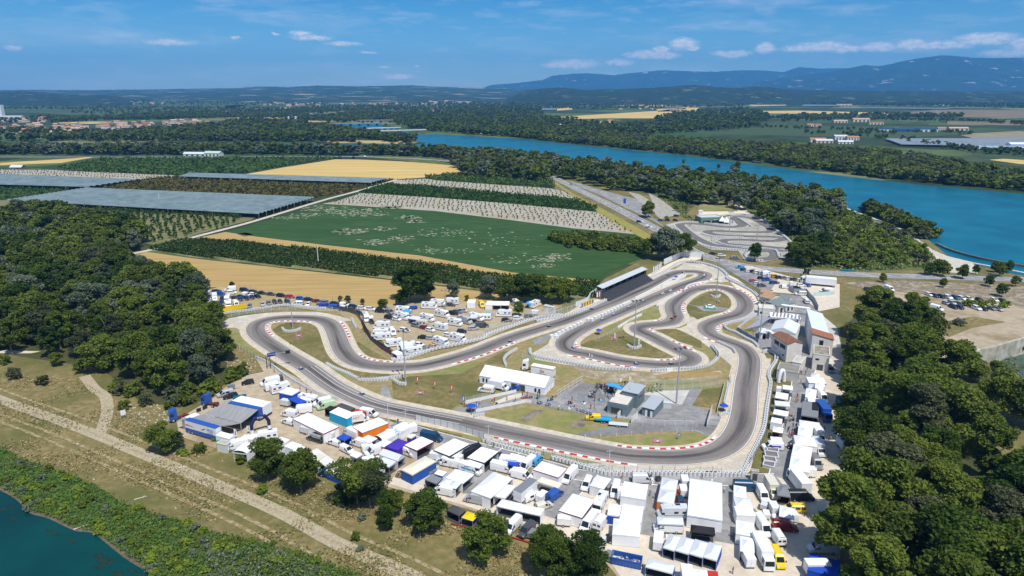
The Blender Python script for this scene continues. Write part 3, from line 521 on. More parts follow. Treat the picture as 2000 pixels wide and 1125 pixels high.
# trees
nprng=np.random.default_rng(11)
def cards(cent,nrm,size,rng,aspect=.75,jit=.25):
 n=len(cent);r=rng.normal(size=(n,3));d=nrm*.5+r*.85;d/=np.linalg.norm(d,axis=1,keepdims=True)
 a=np.cross(d,rng.normal(size=(n,3)));a/=np.linalg.norm(a,axis=1,keepdims=True);b=np.cross(d,a)
 s=size*rng.uniform(.55,1.35,(n,1));a*=s;b*=s*aspect
 v=np.stack([cent-a*.9,cent-b+d*s*.15,cent+a,cent+b*.9-d*s*.2],1)+rng.normal(size=(n,4,3))*s[:,:,None]*jit*.4
 return v.reshape(-1,3),np.arange(4*n).reshape(-1,4)
def crown(rng,n,R_,H,z0,card,nl=14,shape='round'):
 """leaf cards over the surface of many overlapping lobes -> (verts, faces)"""
 cs,rs=[],[]
 for i in range(nl):
  t=rng.uniform(0,1);th=rng.uniform(0,6.283)
  if shape=='tall':prof=.35+.65*math.sin(math.pi*min(1,t*.9+.12))**.8
  elif shape=='umb':prof=.5+.5*t
  else:prof=math.sin(math.pi*(.18+.74*t))**.7
  rr=R_*prof*math.sqrt(rng.uniform(.0,1))*.84
  cs.append((rr*math.cos(th),rr*math.sin(th),z0+H*(.1+.78*t)));rs.append(R_*rng.uniform(.12,.36))
 cs=np.array(cs);rs=np.array(rs)
 k=rng.choice(nl,n,p=rs**2/np.sum(rs**2));u=rng.normal(size=(n,3));u/=np.linalg.norm(u,axis=1,keepdims=True)
 u[:,2]=np.where((u[:,2]<-.3)&(rng.uniform(size=n)<.6),-u[:,2],u[:,2])
 rad=rs[k][:,None]*rng.uniform(.35,1.25,(n,1))**.6
 c=cs[k]+u*rad*np.array([1,1,.82])
 return cards(c,u,card,rng)
def trunk_mesh(h,r,rng,n=4,lean=.08):
 mb=MB();a=rng.uniform(0,6.28);top=Vector((math.cos(a)*lean*h,math.sin(a)*lean*h,h*.55))
 mb.tube((0,0,-.2),top,r,r*.6,7);
 for i in range(n):
  a=rng.uniform(0,6.28);s=top*rng.uniform(.5,1);q=s+Vector((math.cos(a)*h*.22,math.sin(a)*h*.22,h*rng.uniform(.2,.42)))
  mb.tube(s,q,r*.45,r*.12,5)
 return mb.mesh('trunk',M('bark',(.15,.12,.09),(.24,.21,.17),2))
LM=[leafmat('leaves_dark',(.019,.040,.006),(.044,.078,.011),(.085,.115,.018)),leafmat('leaves_mid',(.030,.058,.007),(.070,.112,.014),(.13,.165,.025)),leafmat('leaves_pale',(.05,.075,.04),(.10,.13,.075),(.16,.19,.12)),leafmat('leaves_bright',(.07,.13,.012),(.13,.19,.018),(.20,.26,.03)),leafmat('leaves_olive',(.03,.045,.018),(.06,.075,.03),(.10,.11,.05))]
PROTO={}
def tproto(res,shape,k):
 key=(res,shape,k)
 if key in PROTO:return PROTO[key]
 rng=np.random.default_rng(res*97+k*13+len(shape)*7);rr=random.Random(res*31+k)
 n,card={0:(19000,.0145),1:(8000,.022),2:(2000,.042),3:(420,.085),4:(95,.16)}[res]
 if shape=='tall':v,f=crown(rng,n,.235,.84,.15,card,60 if res<3 else 14,'tall')
 elif shape=='bush':v,f=crown(rng,n,.62,.95,.0,card*1.4,26,'round')
 elif shape=='umb':v,f=crown(rng,n,.52,.66,.32,card*1.1,32,'umb')
 else:v,f=crown(rng,n,.40,.82,.16,card*1.1,46 if res<3 else 13,'round')
 PROTO[key]=(v,f);return PROTO[key]
TREES=[]
def inpoly(x,y,poly):
 r=np.zeros(len(x),bool);n=len(poly);j=n-1
 for i in range(n):
  xi,yi=poly[i][:2];xj,yj=poly[j][:2]
  c=((yi>y)!=(yj>y))&(x<(xj-xi)*(y-yi)/(yj-yi+1e-12)+xi);r^=c;j=i
 return r
def wood(poly,gap,h,label,mats=(0,1),shapes=('round','tall'),seed=0,wf=1.0,n_max=4000):
 """tree feet spread over a polygon given in photo pixels"""
 wp=[P(*p)for p in poly];x0,x1=min(p.x for p in wp),max(p.x for p in wp);y0,y1=min(p.y for p in wp),max(p.y for p in wp)
 g=random.Random(seed);xs=[];ys=[]
 ny=int((y1-y0)/(gap*.87))+1;nx=int((x1-x0)/gap)+1
 if nx*ny>400000:raise Exception('too many')
 for j in range(ny):
  for i in range(nx):xs.append(x0+(i+.5*(j%2)+g.uniform(-.42,.42))*gap);ys.append(y0+(j+g.uniform(-.42,.42))*gap*.87)
 ok=inpoly(np.array(xs),np.array(ys),wp)
 for x,y,o in zip(xs,ys,ok):
  if o:
   u=x/(y*CP+HC*SP)*FP
   if abs(u)>1120:continue
   TREES.append((x,y,h*g.uniform(.68,1.22),wf*g.uniform(.85,1.25),g.choice(shapes),g.choice(mats),label))
def tree_at(px,py,h,label,wf=1.0,shape='round',mat=0):
 p=P(px,py);TREES.append((p.x,p.y,h,wf,shape,mat,label))
FL=[(-250,450),(0,432),(70,428),(130,432),(200,440),(285,476),(285,484),(212,512),(240,524),(330,548),(390,566),(398,605),(418,650),(440,690),(443,725),(415,752),(370,772),(300,770),(240,745),(180,712),(100,706),(0,700),(-250,705)]
wood(FL,10.2,13.5,'dense dark green tree in the wood left of the kart track',(0,0,1,1,4,1,0,1,0,2),('round','round','tall'),1,1.15)
for x,y in[(185,505),(205,500),(222,508),(195,490),(108,478),(40,650),(60,660),(120,640),(70,610)]:tree_at(x,y,9,'bright yellow-green tree in the dark wood on the left',1.2,'round',3)
for x,y in[(200,610),(255,600),(290,625),(150,560),(230,640),(300,600)]:tree_at(x,y,13,'silvery grey-green tree in the dark wood on the left',1.3,'round',2)
for x,y,h in[(250,465,17),(265,472,16),(235,455,16),(40,425,15),(90,432,14),(380,600,12),(395,640,12),(425,710,14),(300,560,13),(210,520,14)]:tree_at(x,y,h,'tall dark tree at the edge of the left wood',1.2,'round',0)
wood([(190,730),(300,775),(400,765),(440,755),(460,705),(480,735),(430,765),(380,790),(300,800),(230,770)],5.5,4.2,'low green bush on the slope below the left wood',(0,1,4),('bush',),2)
for x,y,h,l in[(28,740,4,'small yellow-green tree on the dry slope at the left edge'),(85,752,3.4,'rounded bush right of the small yellow-green tree on the dry slope'),(112,715,5.5,'thin leaning tree beside the dirt track end on the left'),(8,712,3.6,'dark bush at the left picture edge on the dry slope'),(155,730,4.5,'sparse bush beside the dirt path below the left wood'),(243,800,3,'dark round bush alone on the dry slope'),(330,800,2.6,'low bush beside the gravel heap')]:
 tree_at(x,y,h,l,1.1,'bush' if h<4.2 else'round',1 if'yellow' not in l else 4)
for x,y,h,w,k,sh,l in[(322,884,9,1.2,1,'round','green tree alone on the embankment left of the white tents'),(345,880,6,1,4,'round','thin pale tree next to the green embankment tree'),(527,935,11.5,1.15,0,'round','dense round tree left of the pair in front of the white tents'),(592,962,12.5,.95,0,'round','narrow dark tree right of the round one in front of the white tents'),(575,950,9,.9,1,'round','lighter tree tucked behind the narrow dark tree'),(700,990,12,1.0,1,'umb','open-crowned leaning tree with pale trunk in front of the silver tent'),(725,992,11,.95,4,'umb','second open-crowned tree with bare pale trunk'),(690,975,5,1.4,0,'bush','dark bush under the open-crowned trees'),(765,1010,7.5,1,1,'round','slim green tree beside the parked white van on the bank'),(755,1035,5,1,0,'round','small dark tree on the slope below the slim one'),(835,1035,9.5,1.35,0,'round','broad dark round tree left of the dark grey canopy'),(952,1094,11,1.15,1,'round','broad green tree in front of the blue canopy'),(1068,1122,11.5,1.0,1,'round','green tree left of the two at the bottom edge'),(1142,1138,11.5,1.25,0,'round','dense round tree at the bottom edge by the blue skip'),(1100,1135,9,1,0,'round','tree between the two bottom edge trees'),(515,965,2.4,1,3,'bush','bright small bush under the round embankment tree'),(470,905,2.6,1,1,'bush','small green bush on the embankment near the green cabins'),(390,885,3,1,1,'bush','green bush below the big grey tent'),(655,985,2,1,1,'bush','tiny dark bush on the dry slope'),(695,1055,2,1,1,'bush','tiny bush alone low on the dry slope')]:
 tree_at(x,y,h,l,w,sh,k)
for x,y,h,w,k,l in[(800,590,18,1.2,0,'big dark tree behind the motorhomes at the stubble field'),(828,588,17.5,1.1,0,'tall dark tree beside the biggest one behind the motorhomes'),(785,596,7,1.3,0,'low dark tree at the end of the car park row'),(748,602,4.5,1.4,0,'low spreading bush beside the last parked cars'),(886,582,9,.9,2,'grey-green tree behind the white motorhome'),(955,585,12,1.1,2,'slim silvery tree left of the white peaked tents'),(992,588,13,1.2,0,'dark tree behind the white peaked tents'),(1022,590,14,1.3,0,'dark full tree over the blue camper awning'),(1050,588,13,1.3,1,'green tree right of the blue camper awning'),(1080,592,13,1.4,1,'green tree at the corner by the white cabin'),(1100,590,12,1.4,1,'broad green tree at the end of the row by the grandstand'),(1012,618,7,.9,1,'small tree standing among the motorhomes by the fence'),(665,590,3.2,.9,2,'small grey bush at the edge of the stubble field'),(680,592,3.6,1.1,2,'rounder grey bush at the edge of the stubble field'),(708,596,3,1,4,'third small bush at the stubble field edge'),(454,563,3.4,1,0,'dark bush by the white van in the car park corner'),(912,588,3,1,1,'small bush behind the white peaked tent')]:
 tree_at(x,y,h,l,w,'round',k)
for x,y,h,w,k,l in[(1300,508,19,1.25,2,'broad silvery tree between the green field and the road'),(1275,505,14,1.3,1,'green tree left of the broad silvery tree'),(1330,502,15,1.3,1,'green tree right of the broad silvery tree'),(1260,490,7,1.4,1,'low green tree at the tip of the green field'),(1266,425,13,1.1,1,'round tree in the lay-by beside the main road'),(1475,511,11,.9,1,'single tree beside the hairpin of the small circuit')]:
 tree_at(x,y,h,l,w,'round',k)
wood([(1075,470),(1090,462),(1160,466),(1262,482),(1262,497),(1190,492),(1110,484)],4.6,5.5,'bush in the hedge inside the green field',(0,1,1),('bush',),4)
wood([(893,330),(905,345),(1000,353),(1072,358),(1078,346),(1120,352),(1190,368),(1270,378),(1320,395),(1400,402),(1445,408),(1480,425),(1530,455),(1552,480),(1552,500),(1515,515),(1560,524),(1628,527),(1620,500),(1600,470),(1625,440),(1640,415),(1620,402),(1600,394),(1540,380),(1450,366),(1380,356),(1280,345),(1150,330),(1000,310),(900,306),(870,308),(880,318)],11.5,15,'tree in the wood between the main road and the river',(0,1,1,0,2,4),('round','round','tall'),6,1.25)
for x,y in[(1330,372),(1370,376),(1288,366),(1445,400),(1430,345)]:tree_at(x,y+8,16,'large pale tree in the wood beside the river',1.2,'round',2)
for x,y,h in[(1192,372,13),(1213,372,12),(1370,398,12),(1338,412,5),(1320,412,5),(1302,432,4)]:tree_at(x,y,h,'round tree at the wood edge by the lay-by',1.2,'round',1)
for x,y,h,l in[(1440,332,11,'small round tree on the near river bank'),(1432,334,8,'tree beside the small round one on the near bank'),(1403,330,6,'lone bush on the near river bank'),(1335,320,6,'pale bush on the near river bank'),(1590,384,8,'dark bush on the river bank above the towpath'),(1608,386,6,'smaller bush on the river bank above the towpath'),(1545,376,8,'tree at the bend of the towpath'),(1705,418,9,'leftmost dark tree on the river bank of the towpath'),(1730,428,10,'tallest dark tree on the river bank of the towpath'),(1752,436,8,'dark tree on the river bank of the towpath'),(1775,450,8,'low dark tree on the river bank near the dyke'),(1800,462,10,'round tree near the dyke'),(1815,452,7,'small tree near the dyke'),(1812,538,7,'thin tree in the pair beside the road'),(1828,538,9,'taller thin tree of the pair beside the road'),(1842,541,9,'slim tree right of the pair beside the road'),(1905,536,5,'small round tree on the dry verge'),(1942,532,6,'small tree left of the river dyke end'),(1952,540,8,'leaning tree by the road at the right edge'),(1968,533,7,'tree at the right edge by the river'),(1878,545,8,'small tree in front of the road railing'),(1982,560,6,'bush on the rocky slope at the right edge'),(1930,560,6,'dark bush on the rocky slope below the road'),(1955,580,7,'tree on the rocky slope below the road'),(1840,562,5,'bush on the slope beneath the road railing'),(1724,552,5,'bush below the railing beside the trees'),(1574,540,5,'dark bush beside the white lorry')]:
 tree_at(x,y,h,l,1,'round',1 if'dark' not in l else 0)
for x,y in[(1885,598),(1895,600),(1925,603),(1935,600),(1955,606),(1965,602),(1910,600)]:tree_at(x,y,3.6,'young yellow-green tree between the parked cars on the right',1.4,'round',3)
tree_at(1873,636,3.4,'grey-green bush on the dirt beside the right car park',1.2,'bush',2)
FR=[(1690,690),(1710,650),(1760,665),(1795,700),(1800,770),(1840,810),(1890,850),(1915,930),(1985,985),(2130,1020),(2230,1150),(2230,1350),(1720,1350),(1675,1130),(1690,1030),(1700,960),(1698,880),(1690,800),(1685,730)]
wood(FR,10.5,19,'tall full tree in the dense wood on the right',(1,1,0,1,4,1),('tall','round','tall'),8,1.25)
for x,y,h,w,k,l in[(1638,1098,22,1.3,1,'big leaning poplar over the blue tents at the bottom right'),(1660,1110,19,1.2,1,'second big poplar beside the leaning one'),(1668,745,21,1.0,1,'tall poplar left of the concrete pillar'),(1690,715,21,1.0,1,'tall poplar behind the white hall'),(1690,700,18,1.1,4,'pale poplar behind the tall ones by the hall'),(1745,700,25,1.2,0,'tallest dark poplar in front of the right car park'),(1775,690,25,1.2,1,'second tallest poplar in front of the right car park'),(1765,735,20,1.3,1,'full poplar in front of the tallest ones'),(1850,740,15,1.3,1,'green tree reaching over the concrete wall'),(1662,860,20,1.2,0,'tree overhanging the gravel by the paddock vans'),(1678,905,17,1.2,0,'dark tree behind the overhanging one'),(1672,800,15,1.2,1,'green tree at the paddock edge below the hall'),(1900,745,8,1.4,1,'low tree below the concrete wall'),(1955,815,15,1.1,1,'green tree at the right edge below the wall'),(2005,835,15,1.1,0,'dark tree at the right edge below the wall'),(1985,690,4,1.5,3,'bush at the foot of the concrete wall'),(1945,725,4,1.5,1,'bush on the stones below the concrete wall')]:
 tree_at(x,y,h,l,w,'tall' if h>18 else'round',k)
wood([(1560,500),(1625,440),(1650,412),(1740,448),(1790,478),(1828,515),(1700,525),(1570,522)],8.5,5,'light green bush in the scrub beside the towpath',(1,3,1,4,1),('bush','round'),31,1.2)
wood([(1685,412),(1720,427),(1760,445),(1800,467),(1822,464),(1790,448),(1740,424),(1705,407)],6,8,'tree in the strip between towpath and river',(0,1,1,4),('round','bush'),35,1.3)
wood([(-40,302),(330,303),(600,302),(780,305),(900,312),(900,304),(700,299),(500,297),(330,296),(-40,297)],9.5,15,'row of trees behind the far field road',(0,1,4,2),('round','tall'),21,1.3)
wood([(1000,268),(1100,278),(1250,293),(1400,309),(1600,333),(1800,357),(2000,374),(2100,384),(2100,352),(2000,346),(1900,335),(1830,318),(1730,303),(1560,292),(1400,283),(1250,270),(1150,262),(1000,258)],12.5,11,'scrubby tree on the far river bank',(0,1,4,1),('round','bush'),22,1.35)
def far_scatter(poly,n,h,seed,wf=1.25,hv=.3):
 rg=np.random.default_rng(seed);xs=[p[0]for p in poly];ys=[p[1]for p in poly];k=0;out=[]
 X=rg.uniform(min(xs),max(xs),n*4);Y=rg.uniform(min(ys),max(ys),n*4);ok=inpoly(X,Y,poly)
 X,Y=X[ok][:n],Y[ok][:n]
 for x,y in zip(X,Y):
  p=P(x,y);hh=h*rg.uniform(1-hv,1+hv);out.append((p.x,p.y,hh,hh*wf))
 return out
FAR=[]
for i,(poly,n,h)in enumerate([([(-40,276),(350,277),(640,277),(690,279),(700,272),(760,276),(800,280),(806,274),(740,266),(670,258),(640,252),(600,245),(560,240),(470,238),(410,250),(330,262),(250,264),(120,272),(0,275),(-40,270)],1500,13),([(-40,262),(90,264),(200,262),(300,258),(400,252),(420,243),(330,252),(200,258),(60,254),(-40,256)],160,10),([(100,240),(180,236),(300,234),(420,232),(560,232),(620,238),(600,226),(470,224),(400,220),(300,224),(200,232),(100,236)],900,11),([(640,240),(760,238),(800,252),(900,262),(1000,268),(1140,276),(1180,268),(1100,254),(1060,246),(1130,238),(1060,232),(1060,206),(940,204),(900,216),(780,224),(700,222),(640,228),(600,232)],2600,13),([(560,222),(760,218),(940,216),(1000,206),(900,196),(780,204),(640,208),(560,212)],900,11),([(1100,262),(1190,264),(1290,262),(1420,255),(1500,246),(1400,240),(1300,244),(1220,246),(1100,240)],500,12),([(1290,242),(1400,242),(1500,238),(1500,222),(1440,212),(1380,216),(1300,226),(1280,236)],500,13),([(1160,214),(1460,208),(1460,200),(1300,198),(1160,202),(1060,204),(1060,212)],420,11),([(990,204),(1100,204),(1300,200),(1460,200),(1640,206),(1800,208),(2040,212),(2040,190),(1800,186),(1600,184),(1400,188),(1200,190),(1000,192)],3400,14),([(1520,240),(1700,232),(1880,232),(1880,226),(1700,224),(1540,226)],300,12),([(1640,268),(1720,272),(1830,290),(1900,300),(2040,308),(2040,300),(1900,292),(1820,275),(1740,268)],150,7),([(0,204),(330,206),(640,206),(640,200),(330,198),(0,198)],500,9),([(0,214),(640,216),(640,212),(330,209),(0,211)],420,9),([(60,229),(240,229),(420,218),(560,214),(560,217),(420,222),(240,233),(60,233)],300,9),([(1480,232),(1900,238),(2030,248),(2030,244),(1880,236),(1480,229)],500,9),([(1480,250),(1900,262),(1900,259),(1480,247)],130,6),([(0,192),(400,194),(990,192),(990,186),(400,188),(0,186)],900,13),([(0,196),(330,196),(640,196),(1000,196),(1000,188),(640,190),(330,190),(0,188)],1300,12),([(140,222),(420,228),(700,222),(700,214),(420,214),(140,216)],420,9),([(-20,240),(120,238),(120,234),(-20,236)],60,9),([(700,262),(830,279),(780,279),(740,276),(690,270)],60,12),([(1560,262),(1640,268),(1760,262),(1700,258)],30,8)]):FAR+=far_scatter(poly,n,h,40+i)
def zone(x,y,lab,mi,sh,h):
 px=1000+x/(y*CP+HC*SP)*FP;py=562.5-FP*math.tan(math.atan2(-HC,y)+PITCH)
 if'left of the kart' in lab:return'%s %s tree in the left wood, %s, %s'%(['dark','green','silvery','bright','olive'][mi],'slender' if sh=='tall' else'rounded','in its back rows' if py<500 else'in its upper middle' if py<570 else'in its lower middle' if py<640 else'in its front rows','at the picture edge' if px<90 else'in the left half' if px<200 else'in the right half' if px<320 else'at the circuit side')
 if'wood on the right' in lab:return'%s %s tree in the right wood, %s, %s'%(['dark','green','silvery','bright','olive'][mi],'slender' if sh=='tall' else'rounded','in its back rows' if py<760 else'in its middle rows' if py<900 else'in its front rows' if py<1060 else'at the bottom edge','at the paddock side' if px<1740 else'in its centre' if px<1860 else'towards the right edge')
 return lab
TREES=[t[:6]+(zone(t[0],t[1],t[6],t[5],t[4],t[2]),)for t in TREES]
def pxh(t):
 zc=t[1]*CP+HC*SP;return t[2]*FP/zc
TREES.sort(key=lambda t:-pxh(t)*(1 if-1040<t[0]/(t[1]*CP+HC*SP)*FP<1040 else.1))
special={}
for t in TREES:special[t[6]]=special.get(t[6],0)+1
solo=[t for t in TREES if special[t[6]]==1 and'wood, ' not in t[6]];rest=[t for t in TREES if special[t[6]]>1 or'wood, ' in t[6]]
indiv=solo+rest[:max(0,300-len(solo))];stuff=rest[max(0,300-len(solo)):]
CR_ME={};TK_ME={}
for i,(x,y,h,wf,sh,mi,lab)in enumerate(indiv):
 ph=pxh((x,y,h));res=0 if ph>105 else 1 if ph>46 else 2;k=i%5
 if sh=='umb':res=min(res,1)
 key=(res,sh,k)
 if key not in CR_ME:
  me=npmesh('crown',*tproto(res,sh,k));me.materials.append(LM[0]);CR_ME[key]=me
 if k not in TK_ME:TK_ME[k]=trunk_mesh(1,.022,random.Random(k),5)
 bush=sh=='bush'
 nm='bush' if bush else'tree'
 g=random.Random(i);rt=empty(nm,(x,y,.2),g.uniform(0,6.28))
 if not bush:
  tk=link('trunk',TK_ME[k],None,rt);tk.scale=(h,h,h)
 c=link('crown' if not bush else'foliage',CR_ME[key],None,rt);c.scale=(h*wf,h*wf,h)
 c.material_slots[0].link='OBJECT';c.material_slots[0].material=LM[mi]
 tag(rt,lab,nm)
 if special[lab]>1 or'wood, ' in lab:rt['group']=('trees of the left wood' if'left wood,' in lab else'trees of the right wood' if'right wood,' in lab else lab.replace('tree','trees',1)if'tree' in lab else lab+' group')
def merged(name,items,label,cat,mats):
 """items: (verts, faces, x, y, sx, sz, rot, matindex) -> one mesh"""
 V=[];Fc=[];MI=[];b=0
 for v,f,x,y,sx_,sz_,a,mi in items:
  c,s=math.cos(a),math.sin(a);w=np.empty_like(v);w[:,0]=(v[:,0]*c-v[:,1]*s)*sx_+x;w[:,1]=(v[:,0]*s+v[:,1]*c)*sx_+y;w[:,2]=v[:,2]*sz_+.15
  V.append(w);Fc.append(f+b);MI.append(np.full(len(f),mi,np.int32));b+=len(v)
 me=npmesh(name,np.concatenate(V),np.concatenate(Fc))
 for q in mats:me.materials.append(q)
 me.polygons.foreach_set('material_index',np.concatenate(MI));me.update()
 return tag(link(name,me),label,cat,kind='stuff')
its=[]
for i,(x,y,h,wf,sh,mi,lab)in enumerate(stuff):
 ph=pxh((x,y,h));v,f=tproto(2 if ph>34 else 3,sh,i%5);its.append((v,f,x,y,h*wf,h,i*1.7,mi))
merged('woodland',its,'dense mixed woodland of rounded green crowns behind the nearest trees','woodland',LM)
its=[(tproto(4,'round',i%5)+(x,y,w,h,i*1.3,(0,0,1,4,1)[i%5]))for i,(x,y,h,w)in enumerate(FAR)]
merged('far_woods',its,'dark belts of distant trees across the far plain','woods',LM)
# orchards, saplings, crops
def rows(poly,rs,ps,ang=None,z=0,edge=(0,1)):
 wp=[P(*p)for p in poly];d=(wp[edge[1]]-wp[edge[0]]).normalized();nrm=Vector((-d.y,d.x,0));o=wp[edge[0]]
 us=[(p-o).dot(d)for p in wp];vs=[(p-o).dot(nrm)for p in wp];X=[];Y=[];g=random.Random(2)
 v=min(vs)+rs/2
 while v<max(vs):
  u=min(us)
  while u<max(us):
   q=o+d*(u+g.uniform(-.25,.25)*ps)+nrm*(v+g.uniform(-.06,.06)*rs);X.append(q.x);Y.append(q.y);u+=ps
  v+=rs
 X=np.array(X);Y=np.array(Y);ok=inpoly(X,Y,wp);return X[ok],Y[ok]
def hedge(poly,rs,ps,h,w,card,ncard,label,name,mats,edge=(0,1),z0=.15):
 X,Y=rows(poly,rs,ps,edge=edge);rng=np.random.default_rng(len(X));n=len(X)*ncard
 c=np.stack([np.repeat(X,ncard),np.repeat(Y,ncard),np.zeros(n)],1)
 u=rng.normal(size=(n,3));u/=np.linalg.norm(u,axis=1,keepdims=True);u[:,2]=np.abs(u[:,2])*.9+.05
 c+=u*np.array([w/2,w/2,h])*rng.uniform(.6,1.1,(n,1));c[:,2]+=z0
 v,f=cards(c,u,card,rng);me=npmesh(name,v,f)
 for q in mats:me.materials.append(q)
 me.polygons.foreach_set('material_index',rng.integers(0,len(mats),len(f)).astype(np.int32))
 return tag(link(name,me),label,'orchard',kind='stuff')
LO=leafmat('orchard_leaves',(.022,.042,.008),(.05,.07,.014),(.13,.11,.03),sc=.3)
LG=leafmat('orchard_green',(.02,.055,.010),(.045,.095,.018),(.08,.13,.03),sc=.2)
LY=leafmat('sapling_leaves',(.03,.06,.015),(.06,.10,.03),(.10,.14,.05),sc=.3)
hedge([(286,489),(330,475),(370,468),(480,474),(620,490),(800,512),(1000,541),(1168,553),(1165,583),(1000,572),(900,560),(780,545),(480,512),(380,501)],4.6,1.9,2.4,2.4,.62,26,'rows of reddish green low fruit trees between the stubble fields','orchard',(LO,LG),(6,3))
hedge([(705,377),(750,361),(830,365),(980,379),(1128,391),(1165,408),(1165,414),(1000,398),(850,387)],5,2.6,3.2,3.2,1.0,12,'green orchard strip between the two stony sapling fields','orchard',(LG,),(8,7))
hedge([(825,347),(880,341),(905,342),(1078,352),(1082,367),(960,360),(850,352)],6,3,3.4,3.6,1.2,10,'green orchard strip at the foot of the dark wood edge','orchard',(LG,),(6,5))
hedge([(172,366),(280,352),(355,345),(725,358),(770,351),(700,372),(620,387),(172,369)],6,3.5,2.6,3.4,1.5,7,'brownish green orchard between the two blue netted plots','orchard',(LO,),(2,3))
hedge([(110,329),(200,311),(600,309),(700,310),(625,312),(480,339),(357,342),(190,337)],8,4.5,3.0,4.4,2.2,6,'dark green orchard in front of the far field road','orchard',(LG,),(0,5))
hedge([(-60,361),(0,361),(165,367),(14,390),(-60,392)],8,5,2.6,3.5,1.3,8,'green orchard rows at the left picture edge','orchard',(LG,),(1,2))
hedge([(70,393),(500,421),(495,426),(420,424),(200,412)],6,2.6,3.2,3.4,1.0,9,'dense orchard strip below the large blue net','orchard',(LG,),(0,1))
X,Y=rows([(130,408),(480,424),(470,434),(420,448),(360,464),(300,476),(285,470),(290,440),(240,425)],7.0,6.0,edge=(0,1))
ORD=[(x,y,2.6,'o')for x,y in zip(X,Y)]
def sap(poly,rs,ps,h,tagc,edge):
 X,Y=rows(poly,rs,ps,edge=edge);return[(x,y,h,tagc)for x,y in zip(X,Y)]
ORD+=sap([(632,397),(660,391),(705,378),(850,388),(1000,399),(1165,415),(1200,432),(1238,456),(1120,445),(1000,429),(850,411),(700,401)],7.5,4.6,1.9,'s',(3,5))
ORD+=sap([(770,352),(830,350),(1075,369),(1100,374),(1126,390),(1100,391),(980,379),(830,365)],8,5,1.9,'s',(1,2))
ORD+=sap([(0,331),(120,332.5),(357,343),(295,353),(250,350),(0,341)],11,5,2.0,'s',(0,4))
ORD.sort(key=lambda t:t[1])
sap_me={}
for kind,(wd,n)in{'o':(1.3,46),'s':(.75,26)}.items():
 for j in range(3):
  rg=np.random.default_rng(j+n);v,f=crown(rg,n,wd*.5,.8,.2,.3 if kind=='o' else.22,5);me=npmesh('crown',v,f);me.materials.append(LG if kind=='o' else LY);sap_me[kind,j]=(v,f,me)
stk=MB().tube((0,0,0),(0,0,.5),.03,.02,4).mesh('trunk',M('bark',(.2,.15,.1)))
for i,(x,y,h,kd)in enumerate(ORD[:300]):
 rt=empty('fruit_tree' if kd=='o' else'sapling',(x,y,.15),i*1.9)
 tk=link('trunk',stk,None,rt);tk.scale=(h,h,h);c=link('crown',sap_me[kd,i%3][2],None,rt);c.scale=(h,h,h)
 tag(rt,'young fruit tree standing in rows beside the farm lane' if kd=='o' else'small sapling standing in rows on the pale stony field','fruit tree' if kd=='o' else'sapling','fruit trees in rows beside the farm lane' if kd=='o' else'saplings in rows on the stony field')
its=[(sap_me[kd,i%3][0],sap_me[kd,i%3][1],x,y,h,h,i,0)for i,(x,y,h,kd)in enumerate(ORD[300:])]
merged('young_plantation',its,'rows of small saplings on the pale stony fields','plantation',(LY,))
netp=[];steelp=M('grey_wood',(.3,.28,.25))
def net(corners,label,nrows,mat):
 a,d,c,b=[P(*p,3.6)for p in corners];V=[];Fs=[];m=2*nrows+1
 for i in range(nrows):
  for k,z in((.04,3.6),(.5,4.5),(.96,3.6)):t=(i+k)/nrows;p=a.lerp(d,t);q=b.lerp(c,t);V+=[(p.x,p.y,z),(q.x,q.y,z)]
  Fs+=[(6*i,6*i+1,6*i+3,6*i+2),(6*i+2,6*i+3,6*i+5,6*i+4)]
 rt=empty('hail_net',(a.x,a.y,0));me=bpy.data.meshes.new('netting');me.from_pydata([(x-a.x,y-a.y,z)for x,y,z in V],[],Fs);link('netting',me,mat,rt)
 pm=MB().tube((0,0,0),(0,0,3.55),.12,n=4).mesh(0,steelp)if not netp else netp[0]
 netp.append(pm)
 for i in range(0,m,4):
  for s in range(7):t=i/(m-1);w=(a.lerp(d,t)-a).lerp(b.lerp(c,t)-a,s/6);link('post',pm,rt,(w.x,w.y,0))
 tag(rt,label,'netting');return rt
def netmat():
 m=M('blue_netting',(.165,.215,.225),(.11,.155,.165),.12,rough=.7);return m
nm_=netmat()
net([(12,391),(170,367),(617,385.5),(505,418)],'large blue-grey hail net stretched over the orchard nearest the circuit',17,nm_)
net([(-90,358),(-40,338),(272,350.5),(172,365)],'blue-grey hail net at the left edge below the stony sapling field',9,nm_)
net([(350,344.5),(372,338),(760,348.5),(725,357)],'narrow blue-grey hail net below the golden stubble field',7,nm_)
